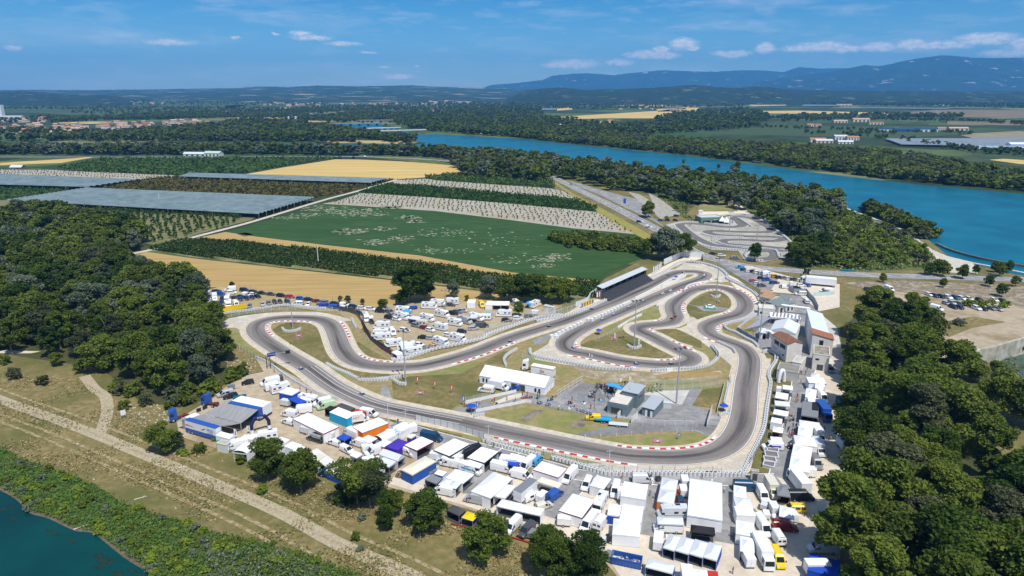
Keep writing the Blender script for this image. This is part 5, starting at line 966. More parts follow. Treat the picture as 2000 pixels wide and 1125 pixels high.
 # tents and canopies
def tent(o,c4,h,label,roof='white',walls='white',open_='',style='peak',n=1,rh=.9,trim=None,cat='tent',floor=None,group=None,name='tent'):
 """c4: eave corners in the picture: near-left, far-left, far-right, near-right; open_: letters of sides left open (n, f, l, r)"""
 pts=fr(o,c4);A,B_,C_=[P(*p,h+GZ)for p in pts[:3]];D=P(*pts[3],h+GZ)if len(pts)>3 else A+C_-B_
 ce=(A+B_+C_+D)/4;u=((D-A)+(C_-B_))/4;v=((B_-A)+(C_-D))/4;u.z=v.z=0
 if v.length>u.length:ay=v.normalized();ax=Vector((ay.y,-ay.x,0));u=ax*u.dot(ax)
 else:ax=u.normalized();v=v-ax*v.dot(ax)*.8
 rot=math.atan2(ax.y,ax.x)
 rt=empty(name,(ce.x,ce.y,GZ),rot);Rm=lambda p:Vector((p.x*math.cos(-rot)-p.y*math.sin(-rot),p.x*math.sin(-rot)+p.y*math.cos(-rot),0))
 U=Rm(u);Vv=Rm(v);U.y=0
 def c(a,b,z):q=U*a+Vv*b;return(q.x,q.y,z)
 rm=fab(roof);mb=MB();along=U.length>=Vv.length
 def sect(a0,a1):
  def cc(s,t,z):
   m=(a0+a1)/2+(a1-a0)/2*s
   return c(m,t,z)if along else c(t,m,z)
  if style=='peak':
   prev=[cc(-1,-1,h),cc(1,-1,h),cc(1,1,h),cc(-1,1,h)];K=[.72,.45,.22,.03]
   for k in K:
    z=h+rh*(1-k)**1.35;cur=[cc(-k,-k,z),cc(k,-k,z),cc(k,k,z),cc(-k,k,z)]
    for i in range(4):j=(i+1)%4;mb.add([prev[i],prev[j],cur[j],cur[i]],[(0,1,2,3)if along else(3,2,1,0)])
    prev=cur
   mb.add(prev,[(0,1,2,3)])
  elif style=='hip':
   k=.45;a,b,c_,d=cc(-1,-1,h),cc(1,-1,h),cc(1,1,h),cc(-1,1,h);e,f=cc(-k,0,h+rh),cc(k,0,h+rh);mb.add([a,b,c_,d,e,f],[(0,1,5,4),(1,2,5),(2,3,4,5),(3,0,4)])
  elif style=='gable':
   a,b,c_,d=cc(-1,-1,h),cc(1,-1,h),cc(1,1,h),cc(-1,1,h);e,f=cc(-1,0,h+rh),cc(1,0,h+rh);mb.add([a,b,c_,d,e,f],[(0,1,5,4),(2,3,4,5),(3,0,4),(1,2,5)])
  elif style=='round':
   prev=None
   for i in range(9):
    t=-math.cos(math.pi*i/8);z=h+rh*math.sin(math.pi*i/8);cur=(cc(-1,t,z),cc(1,t,z))
    if prev:mb.add([prev[0],prev[1],cur[1],cur[0]],[(0,1,2,3)])
    prev=cur
  else:
   a,b,c_,d=cc(-1,-1,h),cc(1,-1,h),cc(1,1,h+rh*.3),cc(-1,1,h+rh*.3);mb.add([a,b,c_,d],[(0,1,2,3)]);mb.add([(p[0],p[1],p[2]-.06)for p in(a,b,c_,d)],[(3,2,1,0)])
 for i in range(n):sect(-1+2*i/n,-1+2*(i+1)/n)
 link('roof',mb.mesh(0,rm),rt)
 vb=MB();E=1.012
 cs=[c(-E,-E,0),c(E,-E,0),c(E,E,0),c(-E,E,0)]
 for i in range(4):a,b=cs[i],cs[(i+1)%4];vb.add([(a[0],a[1],h-.26),(b[0],b[1],h-.26),(b[0],b[1],h+.02),(a[0],a[1],h+.02)],[(0,1,2,3)])
 link('valance',vb.mesh(0,fab(trim or roof)),rt)
 sides={'n':(cs[0],cs[1]),'r':(cs[1],cs[2]),'f':(cs[2],cs[3]),'l':(cs[3],cs[0])}
 wls=walls if isinstance(walls,dict)else{}
 for k,(a,b)in sides.items():
  if k in open_:continue
  w_=MB();m=6;f_=.985
  for i in range(m):
   p,q=[(a[0]+(b[0]-a[0])*t,a[1]+(b[1]-a[1])*t)for t in(i/m,(i+1)/m)];b0=1+.012*(i%2);b1=1+.012*((i+1)%2)
   w_.add([(p[0]*f_*b0,p[1]*f_*b0,.03),(q[0]*f_*b1,q[1]*f_*b1,.03),(q[0]*f_,q[1]*f_,h-.1),(p[0]*f_,p[1]*f_,h-.1)],[(0,1,2,3)])
  link('side_wall',w_.mesh(0,fab(wls.get(k,'white')if wls else walls)),rt)
 if open_:
  lg=mesh(('leg',h),lambda:MB().tube((0,0,0),(0,0,h),.035,n=5).mesh('leg',steel))
  for p in cs:link('leg',lg,rt,(p[0]*.985,p[1]*.985,0))
  fl=MB().quad(c(-.96,-.96,.03),c(.96,-.96,.03),c(.96,.96,.03),c(-.96,.96,.03));link('floor_mat',fl.mesh(0,fab(floor or'dgrey')),rt)
 tag(rt,label,cat,group);rt['_c']=0;del rt['_c']
 return rt
 # boxes with windows: buildings
def building(o,c4,h,label,wall,roofm,roof='flat',rh=1.2,wins=(),name='building',cat='building',over=.25,hc=None):
 """c4: wall-top corners in the picture (near-left, far-left, far-right, near-right) at height h; wins: (side, s0, s1, z0, z1, kind)"""
 pts=fr(o,c4);A,B_,C_,D=[P(*p,z)for p,z in zip(pts,hc or(h,)*4)]
 ce=(A+B_+C_+D)/4;u=((D-A)+(C_-B_))/4;v=((B_-A)+(C_-D))/4;u.z=v.z=0
 if v.length>u.length:ay=v.normalized();ax=Vector((ay.y,-ay.x,0))
 else:ax=u.normalized();ay=Vector((-ax.y,ax.x,0))
 rot=math.atan2(ax.y,ax.x);X,Y=abs(u.dot(ax)),abs(v.dot(ay));rt=empty(name,(ce.x,ce.y,.05),rot)
 link('wall',MB().box(-X,X,-Y,Y,0,h-.002).mesh(0,wall),rt)
 mb=MB();e=over
 if roof=='flat':
  mb.box(-X-.02,X+.02,-Y-.02,Y+.02,h,h+.12)
  for a in((-X-.05,X+.05,-Y-.05,-Y+.2),(-X-.05,X+.05,Y-.2,Y+.05),(-X-.05,-X+.2,-Y+.2,Y-.2),(X-.2,X+.05,-Y+.2,Y-.2)):mb.box(*a,h+.121,h+.42,1)
  link('roof',mb.mesh(0,(roofm,wall)),rt)
 else:
  def slab(p,t=.12):
   p=[Vector(x)for x in p];mb.add(p+[x+Vector((0,0,t))for x in p],[(3,2,1,0),(4,5,6,7),(0,1,5,4),(1,2,6,5),(2,3,7,6),(3,0,4,7)])
  if roof=='gx':
   slab([(-X-e,-Y-e,h-.1),(X+e,-Y-e,h-.1),(X+e,0,h+rh),(-X-e,0,h+rh)]);slab([(-X-e,0,h+rh),(X+e,0,h+rh),(X+e,Y+e,h-.1),(-X-e,Y+e,h-.1)]);gb=MB().add([(-X+.01,-Y,h),(-X+.01,Y,h),(-X+.01,0,h+rh)],[(0,1,2)]).add([(X-.01,-Y,h),(X-.01,Y,h),(X-.01,0,h+rh)],[(0,1,2)]);link('gable',gb.mesh(0,wall),rt)
  elif roof=='gy':
   slab([(-X-e,-Y-e,h-.1),(0,-Y-e,h+rh),(0,Y+e,h+rh),(-X-e,Y+e,h-.1)]);slab([(0,-Y-e,h+rh),(X+e,-Y-e,h-.1),(X+e,Y+e,h-.1),(0,Y+e,h+rh)]);gb=MB().add([(-X,-Y+.01,h),(X,-Y+.01,h),(0,-Y+.01,h+rh)],[(0,1,2)]).add([(-X,Y-.01,h),(X,Y-.01,h),(0,Y-.01,h+rh)],[(0,1,2)]);link('gable',gb.mesh(0,wall),rt)
  elif roof=='shed':slab([(-X-e,-Y-e,h),(X+e,-Y-e,h),(X+e,Y+e,h+rh),(-X-e,Y+e,h+rh)])
  elif roof=='shedx':slab([(-X-e,-Y-e,h+rh),(X+e,-Y-e,h),(X+e,Y+e,h),(-X-e,Y+e,h+rh)]);link('gable',MB().add([(-X,-Y+.01,h),(X,-Y+.01,h),(-X,-Y+.01,h+rh),(-X,Y-.01,h),(X,Y-.01,h),(-X,Y-.01,h+rh)],[(0,1,2),(3,4,5),(0,2,5,3)]).mesh(0,wall),rt)
  link('roof',mb.mesh(0,roofm),rt)
 for(sd_,s0,s1,za,zb,kd)in wins:
  m={'w':glass,'d':paint('door_dark',(.05,.06,.07)),'dw':cp('white'),'b':cp('navy')}[kd];nm='window' if kd=='w' else'door';fm=cp('lgrey')
  def bx(g,z1,z2,t0,t1,mat,nm,parent):
   mb=MB()
   if sd_=='n':mb.box(-X+2*X*t0,-X+2*X*t1,-Y-g,-Y-g+.05,z1,z2)
   elif sd_=='l':mb.box(-X-g,-X-g+.05,-Y+2*Y*t0,-Y+2*Y*t1,z1,z2)
   else:mb.box(X+g-.05,X+g,-Y+2*Y*t0,-Y+2*Y*t1,z1,z2)
   return link(nm,mb.mesh(nm,mat),None,parent)
  w_=bx(.03,za-.08,zb+.08,s0-.006,s1+.006,fm if kd=='w' else m,nm,rt)
  if kd=='w':bx(.05,za,zb,s0,s1,m,'pane',w_)
 tag(rt,label,cat);return rt
 # fences, barriers
def wiremat():
 m=bpy.data.materials.new('wire_mesh');t,n,l,b=nodes_of(m);setval(b,'Base Color',(.55,.57,.58,1));setval(b,'Roughness',.5)
 g=n.new('ShaderNodeNewGeometry');setval(b,'Alpha',.2)
 v=n.new('ShaderNodeTexNoise');setval(v,'Scale',8);l.new(g.outputs['Position'],v.inputs['Vector']);mr=n.new('ShaderNodeMapRange');setval(mr,3,.1);setval(mr,4,.32);l.new(v.outputs[0],mr.inputs[0]);l.new(mr.outputs[0],b.inputs['Alpha']);return m
WIRE=wiremat();gpost=paint('green_post',(.05,.10,.07),.6);wpost=paint('white_post',(.72,.73,.73),.6)
def fence(o,pts,h,label,step=3.0,post=None,wire=True,rail=False,r=.05,panel=None,cat='fence',z=.2,name='fence'):
 ln=[P(*p)for p in fr(o,pts)]if o else[P(*p)for p in pts];s=resample(ln,step)
 if(s[-1]-ln[-1]).length>step*.4:s.append(ln[-1])
 s=s[:101];o0=s[0];rt=empty(name,(o0.x,o0.y,z));pm=mesh(('post',h,r,post and post.name),lambda:MB().tube((0,0,-.1),(0,0,h),r,n=6).mesh('post',post or wpost))
 for q in s:link('post',pm,rt,(q.x-o0.x,q.y-o0.y,0))
 if wire or panel:
  mb=MB();z0_,z1_=.08,h-.12
  for a,b in zip(s,s[1:]):
   d=(b-a).normalized()*.06;a_,b_=a-o0+d,b-o0-d;nn=Vector((-d.y,d.x,0)).normalized()*(.012 if panel else.004)
   vs=[a_-nn,b_-nn,b_+nn,a_+nn];mb.add([(p.x,p.y,z0_)for p in vs]+[(p.x,p.y,z1_)for p in vs],[(3,2,1,0),(4,5,6,7),(0,1,5,4),(1,2,6,5),(2,3,7,6),(3,0,4,7)]if panel else[(0,1,5,4)])
  link('panel' if panel else'mesh_panel',mb.mesh('panel',panel or WIRE),rt)
 if rail:
  mb=MB()
  for zz in([h-.1]if rail is True else rail):
   for a,b in zip(s,s[1:]):mb.tube((a.x-o0.x,a.y-o0.y,zz),(b.x-o0.x,b.y-o0.y,zz),.04,n=4)
  link('rail',mb.mesh(0,post or wpost),rt)
 return tag(rt,label,cat)
def tyres(o,pts,label,step=.95,w=.62,hgt=1.0,dark=False,z=.24):
 ln=crs([P(*p)for p in(fr(o,pts)if o else pts)],6);L_=sum((b-a).length for a,b in zip(ln,ln[1:]));st=max(step,L_/99);s=resample(ln,st)[:100];o0=s[0];rt=empty('tyre_wall',(o0.x,o0.y,z))
 def f():
  mb=MB();k=3;dz=hgt/k;d=st*.505
  for i in range(k):mb.tube((0,0,i*dz+.015),(0,0,(i+.5)*dz),d*.93,d,n=10);mb.tube((0,0,(i+.5)*dz),(0,0,(i+1)*dz-.015),d,d*.93,n=10)
  mb.tube((0,0,hgt-.02),(0,0,hgt+.004),d*.45,n=8,mi=1)
  return mb.mesh('tyre_stack',(paint('white_painted_rubber',(.62,.62,.61),.7),rubber))
 me=mesh(('tyre',round(st,2),hgt),f)
 for q in s:link('tyre_stack',me,rt,(q.x-o0.x,q.y-o0.y,0))
 return tag(rt,label,'tyre wall')
def wallrun(o,pts,h,t,label,mat,name='barrier',cat='barrier',z=.2,smooth=True,segs=None):
 ln=crs([P(*p)for p in(fr(o,pts)if o else pts)],5)if smooth else[P(*p)for p in(fr(o,pts)if o else pts)]
 a=offs(ln,t/2);b=offs(ln,-t/2);o0=ln[0];V_=[];Fs=[]
 for p,q in zip(a,b):V_+=[(p.x-o0.x,p.y-o0.y,0),(q.x-o0.x,q.y-o0.y,0),(q.x-o0.x,q.y-o0.y,h),(p.x-o0.x,p.y-o0.y,h)]
 m=len(ln);
 for i in range(m-1):
  k=4*i;Fs+=[(k+1,k+5,k+6,k+2),(k+2,k+6,k+7,k+3),(k+3,k+7,k+4,k),(k,k+4,k+5,k+1)]
 Fs+=[(0,1,2,3),(4*m-1,4*m-2,4*m-3,4*m-4)]
 me=bpy.data.meshes.new(name);me.from_pydata(V_,[],Fs);me.materials.append(mat);me.update()
 return tag(link(name,me,None,None,(o0.x,o0.y,z)),label,cat)
def mast(px,py,h,label,az_=0,n=6,z=.2):
 p=P(px,py);rt=empty('floodlight_mast',(p.x,p.y,z),az_)
 link('pole',mesh(('mast',h),lambda:MB().tube((0,0,0),(0,0,h),.28,.13,10).box(-.35,.35,-.35,.35,0,.25).mesh(0,steel)),rt)
 link('crossarm',mesh(('marm',),lambda:MB().box(-1.7,1.7,-.08,.08,0,.16).box(-1.2,1.2,-.5,-.4,-.02,.08).mesh(0,steel)),rt,(0,0,h-.1))
 for i in range(n):
  x=-1.6+3.2*(i%3)/2;y=.35 if i<3 else-.45
  link('floodlight',mesh(('fl',),lambda:MB().prism([(-.38,-.15),(-.38,.1),(.38,.1),(.38,-.15)],-.22,.22).mesh(0,cp('dgrey'))),rt,(x,y,h+.15))
 return tag(rt,label,'light mast')
def pole(px,py,h,label,name='utility_pole',cat='pole',r=.12,arm=True,mat=None,z=.2):
 p=P(px,py);rt=empty(name,(p.x,p.y,z),.3)
 link('shaft',mesh(('ush',h,r,mat and mat.name),lambda:MB().tube((0,0,-.1),(0,0,h),r,r*.65,7).mesh(0,mat or M('grey_wood',(.3,.28,.25)))),rt)
 if arm:link('crossarm',mesh(('uar',r),lambda:MB().box(-.9,.9,-.06,.06,-.08,.08).mesh(0,steel)),rt,(0,0,h-.4))
 return tag(rt,label,cat)
def flag(o,x,y1,y2,col,label,col2='white'):
 (px,p1),(_,p2)=fr(o,[(x,y1),(x,y2)]);p=P(px,p2);zc=p.y*CP+HC*SP;h=max(2.2,(p2-p1)/FP*zc/.9);rt=empty('feather_flag',(p.x,p.y,.24),.2)
 link('pole',MB().tube((0,0,0),(0,0,h),.035,.02,5).mesh(0,steel),rt)
 pr=[(0,.35*h),(.62,.4*h),(.72,.8*h),(.5,.93*h),(0,h)]
 def fm():
  n_='flag_'+col
  return fab(col)
 link('banner',MB().prism(pr[::-1],-.012,.012).mesh(0,fm()),rt);
 link('lettering',MB().prism([(.2,.45*h),(.45,.46*h),(.5,.85*h),(.3,.85*h)][::-1],-.02,.02).mesh(0,fab(col2)),rt)
 return tag(rt,label,'flag')
 # people and karts
def body_mesh(pose):
 J={};E=[]
 def j(n,p,r,par=None):
  J[n]=(len(J),p,r);
  if par:E.append((J[par][0],J[n][0]))
 if pose=='drive':
  j('pel',(-.05,0,.22),.13);j('ch',(-.22,0,.52),.15,'pel');j('nk',(-.22,0,.70),.06,'ch');j('hd',(-.19,0,.84),.125,'nk');j('ht',(-.18,0,.95),.08,'hd')
  for s,a in((-1,'l'),(1,'r')):
   j('sh'+a,(-.2,s*.19,.60),.06,'ch');j('el'+a,(.0,s*.25,.42),.045,'sh'+a);j('ha'+a,(.24,s*.13,.46),.038,'el'+a)
   j('hp'+a,(.0,s*.1,.2),.09,'pel');j('kn'+a,(.40,s*.17,.36),.06,'hp'+a);j('an'+a,(.72,s*.15,.16),.045,'kn'+a);j('to'+a,(.80,s*.15,.26),.035,'an'+a)
 else:
  w={'stand':(0,0,.05),'walk':(.22,-.22,.12),'reach':(.05,-.05,.35)}[pose]
  j('pel',(0,0,.95),.125);j('wa',(0,0,1.12),.115,'pel');j('ch',(0.01,0,1.34),.15,'wa');j('nk',(.01,0,1.50),.055,'ch');j('hd',(.03,0,1.62),.095,'nk');j('ht',(.02,0,1.72),.065,'hd')
  for s,a,k in((-1,'l',w[0]),(1,'r',w[1])):
   j('sh'+a,(.01,s*.19,1.41),.06,'ch');j('el'+a,(-k*.4,s*.27,1.14),.042,'sh'+a);j('ha'+a,(w[2]-k*.6+.05,s*.26,.90 if pose!='reach' else 1.1),.03,'el'+a);j('fi'+a,(w[2]-k*.6+.07,s*.255,.80 if pose!='reach' else 1.08),.022,'ha'+a)
   j('hp'+a,(0,s*.1,.90),.09,'pel');j('kn'+a,(k*.55+.03,s*.11,.50),.062,'hp'+a);j('an'+a,(k*.9-.02,s*.11,.09),.042,'kn'+a);j('to'+a,(k*.9+.17,s*.12,.045),.04,'an'+a)
 me=bpy.data.meshes.new('body_tmp');me.from_pydata([v[1]for v in J.values()],E,[]);me.update();o=bpy.data.objects.new('tmp',me);C.objects.link(o)
 o.modifiers.new('s','SKIN');sk=me.skin_vertices[0].data
 for(i,p,r)in J.values():sk[i].radius=(r,r)
 sk[0].use_root=True
 sb=o.modifiers.new('u','SUBSURF');sb.levels=1
 dg=bpy.context.evaluated_depsgraph_get();m2=bpy.data.meshes.new_from_object(o.evaluated_get(dg));bpy.data.objects.remove(o);m2.name='person'
 m2.materials.clear()
 for q in(skin,cp('navy'),cp('dgrey'),paint('hair_brown',(.05,.03,.02),.7),cp('white')):m2.materials.append(q)
 for f in m2.polygons:
  z=f.center.z;y=abs(f.center.y);x=f.center.x
  if pose=='drive':f.material_index=4 if z>.74 else 1 if(z>.36 and x<.2)else 2
  else:f.material_index=3 if z>1.66 or(z>1.58 and x<-.0)else 0 if z>1.5 else 0 if(y>.2 and z<1.12)else 1 if z>.98 else 2 if z>.1 else 3
 return m2
BM={k:body_mesh(k)for k in('stand','walk','reach','drive')}
pc=random.Random(8)
def person(x,y,lab,group=None,shirt=None,trousers=None,pose=None,rz=None,z=.26,loc=None,sc=None):
 p=loc or P(x,y);o=bpy.data.objects.new('person',BM[pose or pc.choice(('stand','walk','stand','reach'))]);C.objects.link(o);o.location=(p.x,p.y,z);o.rotation_euler=(0,0,rz if rz is not None else pc.uniform(0,6.28))
 s=sc or pc.uniform(.95,1.06);o.scale=(s,s,s)
 for i,c in((1,shirt or pc.choice(('navy','dgrey','white','blue','black','black','grey','red'))),(2,trousers or pc.choice(('dgrey','black','navy','grey','brown')))):
  o.material_slots[i].link='OBJECT';o.material_slots[i].material=cp(c)
 return tag(o,lab,'person',group)
def kart_parts(col):
 rt=empty('racing_kart',(0,0,0))
 link('chassis',MB().box(-.75,.85,-.34,.34,.06,.10).box(-.85,-.75,-.55,.55,.08,.2).tube((-.7,-.62,.1),(.6,-.62,.1),.03).tube((-.7,.62,.1),(.6,.62,.1),.03).mesh(0,blackp),rt)
 link('side_pod',MB().box(-.35,.4,.42,.66,.06,.26).mesh(0,cp(col)),rt);link('side_pod',MB().box(-.35,.4,-.66,-.42,.06,.26).mesh(0,cp(col)),rt)
 link('nose',MB().prism([(.72,.06),(1.0,.08),(.98,.2),(.75,.26)],-.5,.5).mesh(0,cp(col)),rt)
 link('front_fairing',MB().prism([(.50,.15),(.62,.15),(.45,.58),(.38,.56)],-.15,.15).mesh(0,cp('white')),rt)
 link('seat',MB().prism([(-.45,.08),(.05,.08),(.0,.14),(-.35,.16),(-.5,.5),(-.56,.5)],-.2,.2).mesh(0,blackp),rt)
 link('steering_wheel',MB().tube((.22,0,.44),(.25,0,.46),.15,n=10).tube((.25,0,.44),(.5,0,.15),.015).mesh(0,blackp),rt)
 link('engine',MB().box(-.4,-.05,.2,.42,.1,.34).mesh(0,steel),rt)
 for x,w in((-.52,.21),(.52,.13)):
  for s in(-1,1):link('wheel',wheel_me(.135,w),rt,(x,s*(.60-w/2+.05),.135))
 return rt
KP={}
def kart(o,x,y,d,col,lab,drv=None,group=None,shirt='white',z=.285):
 (px,py),=fr(o,[(x,y)]);p=P(px,py)
 if col not in KP:KP[col]=kart_parts(col);k=KP[col]
 else:k=copy_tree(KP[col])
 k.location=(p.x,p.y,z);k.rotation_euler=(0,0,math.radians(d));tag(k,lab,'racing kart',group)
 if drv:person(0,0,drv,None,shirt,'dgrey','drive',math.radians(d),z+.02,loc=p,sc=1)
def near_tl(p,rev):
 i=min(range(len(TL)),key=lambda k:(TL[k]-p).length);d=TL[(i+1)%len(TL)]-TL[i-1];return math.degrees(math.atan2(d.y,d.x))+(180 if rev else 0)
KARTS=[(A1,1140,912,'blue','on the start line'),((560,760,6.25),920,72,'blue','among the grid boxes'),(A2,1480,645,'blue','beside the red and white kerb of the back straight'),(A2,1860,495,'black','on the back straight below the white cabin'),(A3,525,625,'black','on the straight left of the grandstand'),(A3,1270,292,'black','approaching the top hairpin'),(A3,1422,268,'white','entering the top hairpin'),(A3,1625,292,'white','at the outside of the top hairpin'),(A3,1300,445,'white','first of the two on the return straight'),(A3,1225,472,'white','second of the two on the return straight'),(A3,1030,550,'blue','beside the floodlight mast top on the return straight'),(A3,888,610,'blue','beside the white blocks, upper one'),(A3,742,680,'blue','beside the white blocks, middle one'),(A3,632,728,'blue','beside the white blocks, lower one'),(A3,1308,718,'red','leading pair in the esses, rear one'),(A3,1342,698,'red','leading pair in the esses, front one'),(A3,350,1003,'blue','at the apex of the left infield hairpin'),(A3,510,1083,'white','just past the left infield hairpin'),(A5,680,182,'blue','in the middle of the lower infield straight'),(A5,1058,180,'black','at the end of the lower infield straight'),((1250,350,5),888,392,'red','on the small circuit'),((1250,350,5),1252,612,'red','on the lower loop of the small circuit'),((1250,350,5),485,453,'black','beside the red grandstand of the small circuit')]
for o_,x,y,c,w_ in KARTS:
 (px,py),=fr(o_,[(x,y)]);kart(o_,x,y,near_tl(P(px,py),False),c,'racing kart with driver '+w_,'helmeted driver in the kart '+w_,'karts out on the circuit',c if c in('red','white')else'white')
for i,(x,y,c,w_)in enumerate([(480,608,'yellow','yellow kart at the left end of the pre-grid'),(570,630,'red','pink-red kart next to the yellow one'),(672,605,'white','white kart beside the low white wall of the pre-grid'),(795,550,'red','red kart at the head of the pre-grid'),(860,545,'red','second red kart at the head of the pre-grid'),(945,550,'cyan','cyan kart right of the two red ones'),(970,605,'black','black kart by the white post fence'),(1060,625,'black','black kart with helper beside the fence corner'),(1085,570,'blue','blue kart behind the fence corner'),(1300,600,'orange','orange kart in the crowd beside the fence'),(1450,605,'white','white kart in front of the orange barrel'),(1300,660,'white','white kart near the parked yellow truck'),(1540,490,'blue','blue kart in the work area'),(1520,540,'black','black kart with tools spread round it'),(1620,575,'cyan','cyan kart beside the orange barrel')]):
 kart(A6,x,y,(160,20,200,170)[i%4]+i*7,c,w_,None,'karts waiting in the start park',z=.27)
for i in range(20):
 kart(A6,1385+i*11.5,678+i*3.6,100,('red','blue','white')[i%3],('red','blue','white')[i%3]+' trolley kart in the tight row along the fence by the yellow truck',None,'karts in the tight row along the fence',z=.27)if i%2==0 else None
PP=random.Random(4)
def crowd(o,x0,x1,y0,y1,n,lab,grp,**k):
 for i in range(n):
  (px,py),=fr(o,[(PP.uniform(x0,x1),PP.uniform(y0,y1))]);person(px,py,lab,grp,**k)
crowd(A6,1560,1700,430,470,24,'person in the crowd left of the blue canopy in the start park','people left of the blue canopy')
crowd(A6,1690,1850,455,490,26,'person crowding under the blue canopy in the start park','people under the blue canopy',shirt='navy')
crowd(A6,1500,1760,510,590,16,'person working among karts in the start park','people working among the karts')
for x,y,l in[(150,650,'person in dark clothes at the start park gate'),(170,645,'second person at the start park gate'),(185,700,'person in a yellow vest beside the blue umbrella'),(230,730,'person in red standing below the blue umbrella'),(210,705,'marshal standing under the blue umbrella by the track'),(320,615,'person beside the low white wall at the left'),(350,665,'person inside the low white wall near the gate'),(455,590,'person in dark clothes behind the yellow kart'),(475,595,'person in red behind the yellow kart'),(612,575,'person walking alone on the pale strip'),(702,590,'person in red at the corner of the low wall'),(780,530,'person by the red karts, left one'),(832,530,'person in red by the red karts'),(945,530,'person beside the cyan kart'),(967,530,'second person beside the cyan kart'),(945,610,'person in black at the post fence'),(1050,610,'person helping the black kart'),(1105,575,'person behind the blue kart'),(1175,680,'person in white pair at the fence, left'),(1215,680,'person in white pair at the fence, right'),(1318,585,'person above the orange kart'),(1345,650,'person beside the white kart by the fence'),(1280,625,'person crouching at the orange kart'),(1520,670,'person in a red and white suit, left of two'),(1562,665,'person in a red and white suit, right of two'),(1690,690,'person in black at the steps of the grey building'),(1720,665,'person leaning on the wall of the grey building')]:
 (px,py),=fr(A6,[(x,y)]);person(px,py,l,None,'red' if' red' in l else'yellow' if'yellow vest' in l else'white' if'white' in l else None)
for x,y,l in[(815,475,'person by the gate behind the grey building, left'),(850,470,'person by the gate behind the grey building, middle'),(878,455,'person by the gate behind the grey building, right'),(945,440,'person in red walking behind the grey building'),(905,430,'person in white behind the grey building'),(1625,690,'marshal in the shade of the blue umbrella by the right bend'),(1685,715,'marshal in yellow beside the umbrella by the right bend')]:
 (px,py),=fr(A5,[(x,y)]);person(px,py,l,None,'yellow' if'yellow' in l else'red' if' red' in l else None)
Pd=(1440,700,4.688)
for x,y,l in[(640,115,'person in blue in the gap between the white halls'),(572,155,'left person of the pair beside the concrete shed'),(586,155,'right person of the pair beside the concrete shed'),(622,160,'person in turquoise by the first right-hand tent'),(578,240,'person alone on the paddock lane below the shed'),(547,368,'person in white on the lane beside the white tents'),(850,765,'person walking on the gravel right of the white tents'),(795,670,'person in the tree shade on the gravel'),(552,412,'person in orange on the lane, right one'),(534,410,'person in orange on the lane, left one')]:
 (px,py),=fr(Pd,[(x,y)]);person(px,py,l,None,'orange' if'orange' in l else'teal' if'turq' in l else'blue' if' blue' in l else None)
crowd(Pd,470,520,560,590,8,'person standing in the group beside the turquoise table on the paddock lane','people beside the turquoise table')
crowd(Pd,430,545,640,690,12,'person in the lane group between the striped tent and the long white tents','people in the lane group')
crowd(Pd,465,500,720,740,4,'person walking down the paddock lane below the group','people walking down the lane')
crowd(Pd,450,495,800,835,6,'person beside the karts stopped on the paddock lane','people by the stopped karts')
Ps=(1160,945,6.25)
for x,y,l in[(1690,1110,'person in black walking alone at the bottom edge'),(682,160,'person walking on the paddock alley, left of two'),(742,190,'person walking on the paddock alley, right of two'),(1675,660,'person in pink shirt by the tall white tents'),(1705,690,'person in dark blue by the tall white tents'),(1585,120,'person in white beside the huge white marquee'),(1322,650,'person in white under the black canopy'),(1470,665,'person at the right end of the black canopy'),(590,1070,'person in dark clothes at the end of the blue skip')]:
 (px,py),=fr(Ps,[(x,y)]);person(px,py,l,None,'black' if'black walking' in l else'white' if'in white' in l else None)
for o_,x,y,l in[((800,820,6.25),835,330,'person on the lane above the two white awnings'),((800,820,6.25),1025,350,'person by the bin next to the tyre wall'),(A7,840,360,'person in orange at the tyre wall'),(A7,1820,355,'person sitting at the tyre wall by the huge marquee'),((320,700,6.25),1350,180,'person in blue watching at the fence by the start line'),((320,700,6.25),1800,465,'person watching the race from the paddock fence'),((320,700,6.25),1745,435,'second person watching the race from the fence'),((320,700,6.25),1665,400,'person in orange leaning on the paddock fence'),(A3,1745,575,'left person of the pair by the show car'),(A3,1765,570,'person in pink by the show car'),(A1,1035,670,'marshal in orange inside the left loop'),(A3,595,870,'marshal under the umbrella on the infield verge'),(A3,1350,340,'marshal under the umbrella at the hairpin tip'),((560,760,6.25),1360,430,'person at the paddock gate')]:
 (px,py),=fr(o_,[(x,y)]);person(px,py,l,None,'orange' if'orange' in l else'blue' if'blue' in l else None)
crowd(A7,1095,1215,350,400,12,'person in the crowd with karts waiting at the top of the paddock alley','people waiting at the alley top')
for i in range(9):
 kart(A7,1110+i*12+(i%2)*10,370+i*5,80+i*25,('red','black','white')[i%3],('red','black','white')[i%3]+' kart on a trolley in the queue at the top of the paddock alley',None,'karts queueing at the alley top',z=.27)
for x,y,c in[(480,830,'black'),(462,815,'white')]:kart(Pd,x,y,70,c,c+' kart stopped on the paddock lane beside the long white tents',z=.27)
